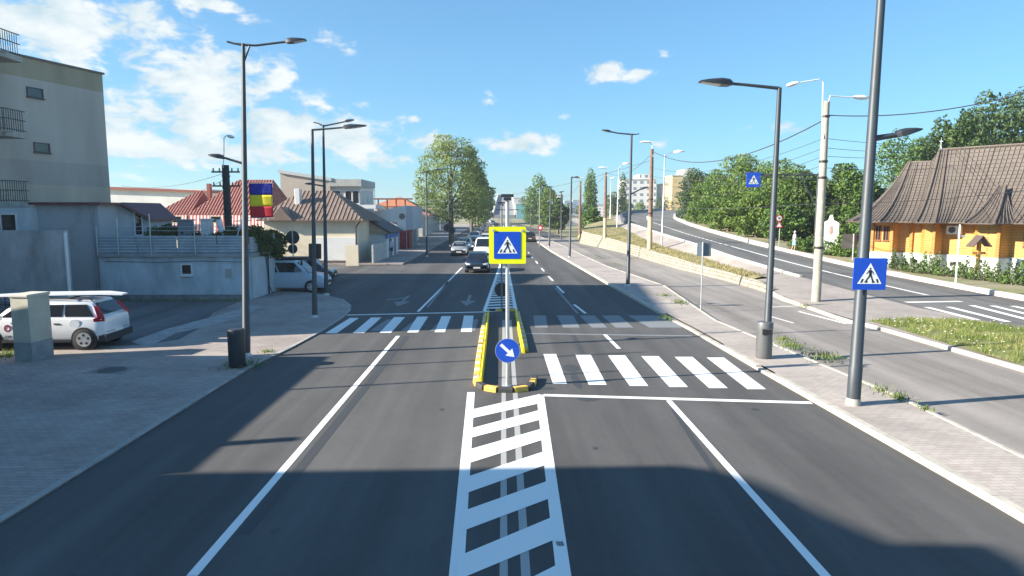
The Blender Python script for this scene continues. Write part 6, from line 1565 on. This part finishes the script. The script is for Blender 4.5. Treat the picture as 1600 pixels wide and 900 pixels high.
# long white building with red roof edge
lw = thing('long_white_building', 'long white building with a thin red roof edge behind the annex', 'building', (0, 0, 0))
x0, x1 = Xat(150, 80), Xat(330, 80); z0 = AT(190, 293, 80).z
m = MB(); m.box((x0, 80, 0), (x1, 88, z0 - .2)); m.build('wall', WHT, lw)
m = MB(); m.add([(x0 - .3, 79.7, z0 - .15), (x1 + .3, 79.7, z0 - .65), (x1 + .3, 79.7, z0 - .4), (x0 - .3, 79.7, z0 + .15), (x0 - .3, 88, z0), (x1 + .3, 88, z0 - .5), (x1 + .3, 88, z0 - .2), (x0 - .3, 88, z0 + .3)], [(0, 1, 2, 3), (7, 6, 5, 4), (0, 4, 5, 1), (1, 5, 6, 2), (2, 6, 7, 3), (3, 7, 4, 0)]); m.build('roof', mat('roof_dull_red', (.28, .09, .07), .7), lw)
# cream corner house with brown tiled roof
ch = thing('corner_house', 'cream and white corner house with a brown clay tile roof across the side street', 'house', (0, 0, 0))
xl, xr_ = Xat(405, 57), Xat(556, 57); ze = AT(556, 352, 57).z + .45
MB().box((xl, 58, .004), (xr_ - .3, 66, ze - .1)).build('wall', CREAM, ch)
MB().box((Xat(490, 57.9), 57.9, .004), (xr_ - .28, 57.99, 2.35)).build('white_dado', WHT, ch); MB().box((Xat(490, 57.85), 57.84, 0), (xr_ - .27, 57.9, .35)).build('plinth', mat('plinth_dark', (.10, .09, .09), .9), ch)
yr, zr = 62, AT(470, 298, 62).z
r_ = roof_hip(xl, xr_, 58, 66, ze, zr, xl + 2, xr_ - 3.2, yr, .5).build('roof', BRN, ch); tilebars(r_, xl, xr_, 58, ze, zr, xl + 2, xr_ - 3.2, yr, BRNR, ov=.5, step=.36)
m = MB()   # ribs of the right hip
for i in range(1, 18):
    t = i / 18; y = 57.5 + 9 * t; f = 1 - abs(t - .5) * 2; m.tube([(xr_ + .5, y, ze + .03), (xr_ + .5 - 3.7 * f, y, ze + (zr - ze) * f + .03)], .06, 5)
m.build('roof_ribs', BRNR, r_)
# little cross gable
gxx = Xat(437, 57.3); m = MB(); m.add([(gxx - 1.0, 57.4, ze - .05), (gxx + 1.0, 57.4, ze - .05), (gxx, 57.4, ze + 1.1), (gxx - 1.0, 60, ze), (gxx + 1.0, 60, ze), (gxx, 60.5, ze + 1.1)], [(0, 1, 2), (0, 2, 5, 3), (1, 4, 5, 2)]); m.build('gable', BRN, r_)
MB().bbox((Xat(462, 60), 59.8, ze), (Xat(470, 60), 60.5, zr + .1), .03).build('chimney', WHT, r_)
MB().tube([(xr_ + .3, 57.6, ze), (xr_ - .2, 57.8, ze - .6), (xr_ - .25, 57.8, .1)], .06, 8).build('downpipe', BLACK, ch)
window(ch, (Xat(516, 58), 57.89, 3.0), X, NY, .5, .4, bars=0) if False else None
# garden wall beside it
gw = thing('garden_wall', 'pale garden wall with square pillars right of the corner house', 'wall', (0, 0, 0))
px_ = [(538, 0), (556, 0)]
m = MB(); m.box((Xat(538, 56.4), 56.4, 0), (Xat(558, 56.4), 56.6, 1.75)); m.build('wall', CREAM, gw)
for y in (58.5, 60.5, 62.5): MB().bbox((-13.6, y, 0), (-13.2, y + .4, 1.9), .03).build('pillar', CREAM, gw)
for y in (59.0, 61.0): MB().box((-13.45, y - .05, .1), (-13.4, y + 1.4, 1.6)).build('gate', BLACK, gw)
tree('bush', 'round dark green bush above the garden wall', 'bush', (-14.5, 61.5, 0), 3.8, .1, [(0, 0, 2.6, 1.3, 1.2, 1.1), (-.5, 0, 1.8, 1.1, 1, 1), (.5, .4, 2.0, 1, 1, .9)], 2200, .2, LM_DK, seed=401)
# modern beige building behind
mb_ = thing('modern_building', 'boxy beige modern building with a slanted roof terrace behind the corner house', 'building', (0, 0, 0))
x0, x1, x2, x3 = Xat(440, 76), Xat(517, 76), Xat(563, 76), Xat(580, 76)
z_l, z_r = AT(443, 270, 76).z, AT(517, 283, 76).z
BEI = mat('render_beige', (.44, .39, .33), .9, var=.08, vscale=.5)
m = MB(); m.add([(x0, 76, 0), (x1, 76, 0), (x1, 76, z_r), (x0, 76, z_l), (x0, 84, 0), (x1, 84, 0), (x1, 84, z_r), (x0, 84, z_l)], [(0, 1, 2, 3), (7, 6, 5, 4), (0, 4, 5, 1), (1, 5, 6, 2), (2, 6, 7, 3), (3, 7, 4, 0)]); m.build('wall', BEI, mb_)
m = MB(); m.box((x1, 76.3, 0), (x2, 84, AT(550, 290, 76).z)); m.build('side_wing', mat('render_pale_beige', (.55, .52, .47), .9), mb_)
m = MB(); m.box((x1 - .1, 75.9, AT(540, 291, 76).z), (x2 + .2, 84.2, AT(540, 280, 76).z)); m.build('roof_terrace', mat('parapet_grey', (.40, .40, .38), .9, var=.1), mb_)
m = MB(); m.add([(x0 - .2, 75.8, z_l), (x1 + .2, 75.8, z_r), (x1 + .2, 75.8, z_r + .35), (x0 - .2, 75.8, z_l + .35), (x0 - .2, 84.2, z_l), (x1 + .2, 84.2, z_r), (x1 + .2, 84.2, z_r + .35), (x0 - .2, 84.2, z_l + .35)], [(0, 1, 2, 3), (7, 6, 5, 4), (0, 4, 5, 1), (1, 5, 6, 2), (2, 6, 7, 3), (3, 7, 4, 0)]); m.build('roof_edge', mat('glass_parapet', (.50, .53, .52), .4), mb_)
zw = AT(530, 308, 76).z
for px_ in (527, 546, 556): window(mb_, (Xat(px_, 76.3), 76.29, zw), X, NY, .9, 1.5, bars=0)
m = MB(); m.box((x2, 75.6, AT(570, 326, 76).z), (x3 + .6, 80, AT(570, 320, 76).z)); m.build('balcony', WHT, mb_)
m = MB(); 
for x in np.linspace(x2 + .1, x3 + .5, 4): m.box((x - .03, 75.65, AT(570, 320, 76).z), (x + .03, 75.7, AT(570, 297, 76).z))
m.box((x2 + .1, 75.64, AT(570, 298, 76).z), (x3 + .5, 75.72, AT(570, 296, 76).z)); m.build('railing', mat('rail_blue_grey', (.2, .25, .3), .4), mb_)
# small house with gable to the street and blue trim
sh = thing('small_house', 'small pale house with a plank gable and bright blue fascia on the left footway', 'house', (0, 0, 0))
y0, y1 = 63.5, 70; xr_ = Xat(607, y0) + .1; xm, xl = Xat(570, y0), Xat(553, y0)
yf = y1
x_front = -11.2
m = MB(); m.box((-19, 64.5, 0), (x_front, 71.5, 2.5)); m.build('wall', mat('render_ice_blue', (.60, .66, .70), .9, var=.05), sh)
m = MB(); m.add([(-19.3, 64.1, 2.5), (x_front + .4, 64.1, 2.5), (-15.2, 64.1, 5.0), (-19.3, 71.9, 2.5), (x_front + .4, 71.9, 2.5), (-15.2, 71.9, 5.0)], [(0, 1, 2), (3, 5, 4), (0, 2, 5, 3), (1, 4, 5, 2)]); m.build('roof', mat('roof_sand', (.40, .33, .25), .9, var=.15, vscale=3), sh)
m = MB(); m.add([(x_front + .45, 64.0, 2.45), (-15.2, 64.0, 5.02), (-15.2, 64.0, 5.18), (x_front + .55, 64.0, 2.6), (x_front + .45, 72, 2.45), (-15.2, 72, 5.02), (-15.2, 72, 5.18), (x_front + .55, 72, 2.6)], [(0, 1, 2, 3), (7, 6, 5, 4), (0, 4, 5, 1), (1, 5, 6, 2), (2, 6, 7, 3), (3, 7, 4, 0)]); m.build('roof_edge', mat('roof_edge_dark', (.08, .07, .07), .7), sh)
m = MB(); m.box((x_front + .003, 64.3, 1.95), (x_front + .1, 71.6, 2.45)); m.build('fascia', mat('fascia_blue', (.02, .14, .45), .6), sh)
for y in (66, 69): MB().box((x_front + .003, y, .1), (x_front + .06, y + 1.1, 1.9)).build('door', mat('door_grey_blue', (.16, .22, .3), .6), sh)
MB().box((x_front, 57.9, 0), (x_front - .15, 64.2, 1.7)).build('garden_fence', mat('fence_pale', (.45, .45, .43), .8, var=.2, vscale=3), sh)
# white showroom with sloping roof line, red tile house and pergola behind
wsn = thing('white_workshop', 'white workshop with a rising slanted roof line and a maroon shopfront', 'shop', (0, 0, 0))
Yw = 80; x0, x1 = Xat(572, Yw), Xat(634, Yw); x1b = x1
m = MB(); m.add([(x0, Yw, 0), (x1, Yw, 0), (x1, Yw, AT(634, 321, Yw).z), (x0, Yw, AT(572, 333, Yw).z), (x0, 90, 0), (x1, 90, 0), (x1, 90, AT(634, 321, Yw).z), (x0, 90, AT(572, 333, Yw).z)], [(0, 1, 2, 3), (7, 6, 5, 4), (0, 4, 5, 1), (1, 5, 6, 2), (2, 6, 7, 3), (3, 7, 4, 0)]); m.build('wall', WHT, wsn)
MB().box((x1 + .003, 80.1, 2.4), (x1 + .8, 90, AT(634, 322, Yw).z)).build('street_bay', mat('render_blue_grey', (.42, .46, .5), .8), wsn)
for a_, b__, c_ in ((80.5, 82.6, (.24, .02, .03)), (82.9, 85, (.3, .2, .15)), (85.4, 87.5, (.12, .2, .35))): MB().box((x1 + .003, a_, .1), (x1 + .3, b__, 2.3)).build('shopfront', mat('shopfront_%d' % int(a_ * 10), c_, .6, var=.3, vscale=2), wsn)
MB().box((Xat(624, 79.8), 79.7, 0), (Xat(634, 79.8), 79.99, 2.3)).build('shopfront', mat('shopfront_maroon', (.24, .02, .03), .6, var=.3, vscale=3), wsn)
MB().slab([(Xat(628, 79.9) + .35 * math.cos(a), AT(628, 338, 79.9).z + .35 * math.sin(a)) for a in np.linspace(0, 6.28, 19)[:-1]], 79.9, 79.99).build('round_vent', mat('vent_grey', (.15, .16, .17), .6), wsn)
bd = thing('shop_banner', 'colourful advertising board in front of the white workshop', 'banner', (Xat(613, 77), 77, .12)); MB().box((-.06, -.05, 0), (.06, .05, 3.0)).build('post', STEEL, bd); MB().bbox((-.55, -.12, 1.6), (.55, -.06, 3.2), .02).build('board', mat('banner_print', (.7, .7, .72), .6, col2=(.25, .06, .09), vscale=2.2), bd); MB().bbox((-.4, -.12, .5), (.4, -.06, 1.4), .02).build('board', mat('banner_green', (.10, .35, .15), .6), bd)
tr_ = thing('terracotta_house', 'house with an orange terracotta roof and a brown pergola behind the workshop', 'house', (0, 0, 0))
x0, x1 = Xat(572, 98), Xat(648, 98); ORG = mat('roof_terracotta', (.42, .16, .08), .8, var=.12, vscale=1.5)
MB().box((x0 + .5, 98, 0), (x1 - .5, 106, 5.0)).build('wall', CREAM, tr_); roof_hip(x0 + 1, x1, 98, 106, AT(600, 322, 98).z, AT(620, 308, 102).z, x0 + 4, x1 - 2.5, 102).build('roof', ORG, tr_)
m = MB()
for x in np.linspace(Xat(570, 88), Xat(628, 88), 5): m.box((x - .08, 91, 4.6), (x + .08, 91.2, 6.2))
m.box((Xat(569, 88), 90.8, 6.15), (Xat(640, 88), 91.4, 6.35)); m.box((Xat(569, 88), 90.9, 5.1), (Xat(632, 88), 91.1, 5.25)); m.build('pergola', mat('pergola_brown', (.17, .06, .04), .7), tr_)
# more frontages up the left footway
for i, (y0, y1, h_, xf, c_, rc, lb_) in enumerate([(92, 101, 3.2, -14.2, (.32, .33, .36), (.10, .10, .12), 'dim shop row with dark flat roof next after the workshop'), (104, 116, 3.6, -14.6, (.42, .36, .3), (.33, .13, .08), 'low tan house with red roof beyond the shop row'), (119, 134, 3.4, -14.2, (.5, .5, .48), (.18, .15, .13), 'low white house with brown roof behind the poplar'), (138, 158, 3.8, -14.8, (.4, .38, .34), (.3, .13, .09), 'low house with red roof far up the left footway'), (162, 190, 4.2, -15, (.5, .47, .42), (.2, .16, .14), 'last low house before the bridge on the left')]):
    hh_ = thing('roadside_house', lb_, 'house', (0, 0, 0), group='low houses along the left footway')
    MB().box((xf - 9, y0, 0), (xf, y1, h_)).build('wall', mat('frontage_%d' % i, c_, .9, var=.1), hh_)
    yr = (y0 + y1) / 2; roof_hip(xf - 9, xf, y0, y1, h_ + .003, h_ + 1.5, xf - 5.5, xf - 3.5, yr, .3).build('roof', mat('frontage_roof_%d' % i, rc, .8, var=.15), hh_)
    y = y0 + .6
    while y < y1 - 1.5: window(hh_, (xf + .002, y + .6, 1.5), Yv, X, 1.1, 1.3, bars=1); y += 3.0
bk = thing('hedge', 'dark leafy hedge between the workshop and the shop row', 'hedge', (-13.4, 91, 0)); V, Fc = leaves([(0, i * .9, 1.6, .8, .8, 1.5) for i in range(-1, 5)] + [(-.6, 2, 3.2, 1.2, 1.6, 1.4)], 3000, .25, 9)
me = bpy.data.meshes.new('foliage'); me.from_pydata(V.tolist(), [], Fc.tolist()); me.materials.append(LM_DK); o = bpy.data.objects.new('foliage', me); COL.objects.link(o); o.parent = bk

# buildings left of the frame whose shadows fall across the road
OFFW = facade('off_frame_facade', (.45, .43, .40), (.04, .05, .06), 3.2, 3.1, .4, .45)
def block(label, poly, h_, m_=OFFW):
    t_ = thing('town_building', label, 'building', (0, 0, 0)); MB().prism(poly, 0, h_).build('wall', m_, t_); MB().prism(inflate(poly, .02), h_ + .003, h_ + .03).build('roof', mat('flat_roof', (.2, .2, .2), .9), t_); return t_
sh_ = 1 / math.tan(SUN_EL)
def caster(shadow_poly, h_):
    dx, dy = math.cos(SUN_AZ) * h_ * sh_, math.sin(SUN_AZ) * h_ * sh_; return [(x - dx, y - dy) for x, y in shadow_poly]
block('tall town building beyond the left edge, shading the zebra crossings', [(-60, 20), (-31, 19.6), (-29.6, 33.2), (-60, 33.6)], 17.9)
block('low town building beyond the left edge, shading the near left footway', [(-30, 9.2), (-16.2, 9.2), (-16.2, 18.6), (-30, 18.8)], 4.95)
cp = caster([(-14, G(110, 747).y)] + [(G(x, y).x, G(x, y).y) for x, y in [(1055, 727), (1110, 733), (1165, 747), (1215, 767), (1290, 805), (1390, 848), (1540, 851), (1600, 880)]] + [(5.9, 4), (5.5, 1), (-2, 0), (-14, 0)], 11.9)
block('town building beside the camera, left of the view, shading the foreground', [cp[-1]] + cp[:-1] if False else cp, 11.9)

for lb_, (px, py), h_ in (('unseen slender pole added beyond the left edge to cast a thin road shadow, first of two', (748, 592), 9.6), ('unseen slender pole added beyond the left edge to cast a thin road shadow, second of two', (748, 563), 10.2)):  # unseen poles added for the thin shadow lines across the road
    t_ = G(px, py); x = -17.2; y = t_.y + (x - t_.x) * math.tan(SUN_AZ)
    th = thing('utility_pole', lb_, 'utility pole', (x, y, 0), group='utility poles'); pole_part(th, h_, .06, .045, CONCP)
t_ = G(457, 686); th = thing('chimney_stack', 'unseen chimney on the low town building, added to cast a short road shadow', 'chimney', (t_.x - 6.2 * sh_ * math.cos(SUN_AZ), t_.y - 6.2 * sh_ * math.sin(SUN_AZ), 4.98))
MB().bbox((-.12, -.12, 0), (.12, .12, 1.25), .02).build('stack', CONC, th)  # unseen stack added so a short shadow stub reaches the carriageway

# ------------------------------------------------------------------ distance: bridge, apartment blocks, tree line
br = thing('flyover_bridge', 'grey concrete flyover rising at the far end of the avenue', 'bridge', (0, 0, 0))
P0l, P0r, P1l, P1r = AT(770, 336, 235), AT(806, 336, 235), AT(778, 305, 330), AT(800, 305, 330)
m = MB(); m.add([P0l, P0r, P1r, P1l] + [p + Vector((0, 0, -1.2)) for p in (P0l, P0r, P1r, P1l)], [(0, 1, 2, 3), (7, 6, 5, 4), (0, 4, 5, 1), (1, 5, 6, 2), (2, 6, 7, 3), (3, 7, 4, 0)]); m.build('deck', mat('deck_grey', (.24, .24, .24), .9, var=.1), br)
for a_, b__ in ((P0l, P1l), (P0r, P1r)):
    m = MB(); m.add([a_ + Vector((-.3, 0, -1)), a_ + Vector((.3, 0, -1)), b__ + Vector((.3, 0, -1)), b__ + Vector((-.3, 0, -1)), a_ + Vector((-.3, 0, 1)), a_ + Vector((.3, 0, 1)), b__ + Vector((.3, 0, 1)), b__ + Vector((-.3, 0, 1))], [(0, 3, 2, 1), (4, 5, 6, 7), (0, 1, 5, 4), (1, 2, 6, 5), (2, 3, 7, 6), (3, 0, 4, 7)]); m.build('parapet', KERBW, br)
for y, zz_ in ((262, .28), (300, .68), (328, 1.0)):
    z = P0l.z + (P1l.z - P0l.z) * zz_ - 1.2
    for x in (P0l.x + 2, P0r.x - 2): MB().box((x - .5, y - .5, 0), (x + .5, y + .5, z)).build('pier', CONC, br)
def far_block(label, px0, px1, ytop, Y, depth, m_, tops=(), base=0, name='apartment_block'):
    a_, b__ = AT(px0, 330, Y), AT(px1, 330, Y); t_ = thing(name, label, 'building', (0, 0, 0), group='distant apartment blocks'); z = AT(px0, ytop, Y).z
    MB().box((a_.x, Y, base), (b__.x, Y + depth, z)).build('wall', m_, t_); MB().box((a_.x - .2, Y - .2, z + .003), (b__.x + .2, Y + depth + .2, z + .5)).build('roof', mat('far_roof', (.45, .44, .42), .9), t_)
    for p0, p1, yt in tops:
        c_, d = AT(p0, 330, Y), AT(p1, 330, Y); MB().box((c_.x, Y + 1, z + .51), (d.x, Y + depth - 1, AT(p0, yt, Y).z)).build('roof_house', m_, t_)
    return t_
FW = facade('far_white', (.72, .70, .68), (.20, .24, .28), 3.4, 3.0, .5, .45); FY = facade('far_yellow', (.62, .45, .22), (.5, .36, .2), 4, 3.0, .4, .4); FB = facade('far_blue', (.22, .30, .42), (.12, .18, .28), 4, 3.2, .5, .5); FG = facade('far_grey', (.5, .5, .5), (.2, .24, .28), 5, 3.3, .55, .5)
far_block('white apartment block with dark windows behind the ramp bend', 976, 1024, 281, 330, 18, FW, [(999, 1018, 272)])
far_block('pale low wing left of the yellow apartment block', 1036, 1052, 288, 330, 15, mat('far_cream', (.7, .66, .58), .9)); far_block('yellow apartment block peeping over the tree belt', 1049, 1066, 275, 325, 14, FY, []); far_block('white apartment tower with roof masts beside the yellow block', 1066, 1082, 272, 330, 16, mat('far_pale_pink', (.66, .58, .5), .9), [(1068, 1080, 264)]); far_block('orange-topped block behind the left end of the tree belt', 1082, 1096, 279, 330, 14, FY)
far_block('grey block with long balconies right of the flyover', 800, 820, 310, 420, 14, FG); far_block('white block behind the right roadside trees', 868, 880, 305, 480, 14, FW); far_block('blue-grey block on the horizon, left of two', 882, 890, 314, 700, 20, FB); far_block('blue-grey block on the horizon, right of two', 895, 906, 313, 700, 20, FB)
far_block('teal low hall below the grey block', 806, 822, 319, 400, 10, mat('far_teal', (.12, .32, .36), .8)); far_block('long pale low depot on the right horizon', 830, 868, 322, 520, 20, FW)
far_block('low white yard buildings past the side road', 868, 930, 338, 210, 20, mat('far_low_white', (.55, .53, .5), .9, var=.2, vscale=.3), name='low_building')
for i, (p0, p1, yt, Yb) in enumerate([(100, 150, 322, 500), (590, 640, 322, 520), (640, 700, 324, 600), (700, 770, 322, 560), (925, 975, 322, 600)]):
    far_block(['hazy', 'pale', 'dim', 'long', 'broad'][i] + ' low block on the horizon, ' + ['far left', 'behind the red roofs', 'behind the great poplar', 'left of the flyover', 'behind the column poplar'][i], p0, p1, yt, Yb, 15, FG if i % 2 else FW)
lob = []
rs = random.Random(77)
for i in range(260):
    x = rs.uniform(-700, 800); y = rs.uniform(420, 900); r0 = rs.uniform(8, 16); lob.append((x, y, 3.5, r0, 5, rs.uniform(3.5, 6.5)))
V, Fc = leaves(lob, 30000, 3.0, 11); me = bpy.data.meshes.new('woods'); me.from_pydata(V.tolist(), [], Fc.tolist()); me.materials.append(LM_DK)
o = bpy.data.objects.new('woods', me); COL.objects.link(o); props(o, 'distant line of trees along the horizon', 'woods', kind='stuff')
m = MB()
pts = [(-1500 + i * 100, 1600 + 200 * math.sin(i)) for i in range(34)]
for (x0, y0), (x1, y1) in zip(pts[:-1], pts[1:]):
    h0, h1 = 14 + 8 * math.sin(x0 * .004), 14 + 8 * math.sin(x1 * .004)
    m.sheet([(x0, y0, 0), (x1, y1, 0), (x1, y1 + 60, h1), (x0, y0 + 60, h0)]); m.sheet([(x0, y0 + 60, h0), (x1, y1 + 60, h1), (x1, y1 + 400, 0), (x0, y0 + 400, 0)])
struct(m.build('hills', mat('far_hills', (.06, .09, .05), .95)))

# ------------------------------------------------------------------ air
hz_ = MB(); hz_.box((-1900, -40, -1.2), (1900, 1500, 34))
hm = bpy.data.materials.new('haze'); hm.use_nodes = True; hn = hm.node_tree; hn.nodes.clear()
ho = hn.nodes.new('ShaderNodeOutputMaterial'); hv = hn.nodes.new('ShaderNodeVolumePrincipled')
hv.inputs['Color'].default_value = (.85, .92, 1, 1); hv.inputs['Density'].default_value = .00045; hv.inputs['Anisotropy'].default_value = .3
hn.links.new(hv.outputs[0], ho.inputs['Volume'])
o = hz_.build('haze', hm); o['kind'] = 'stuff'
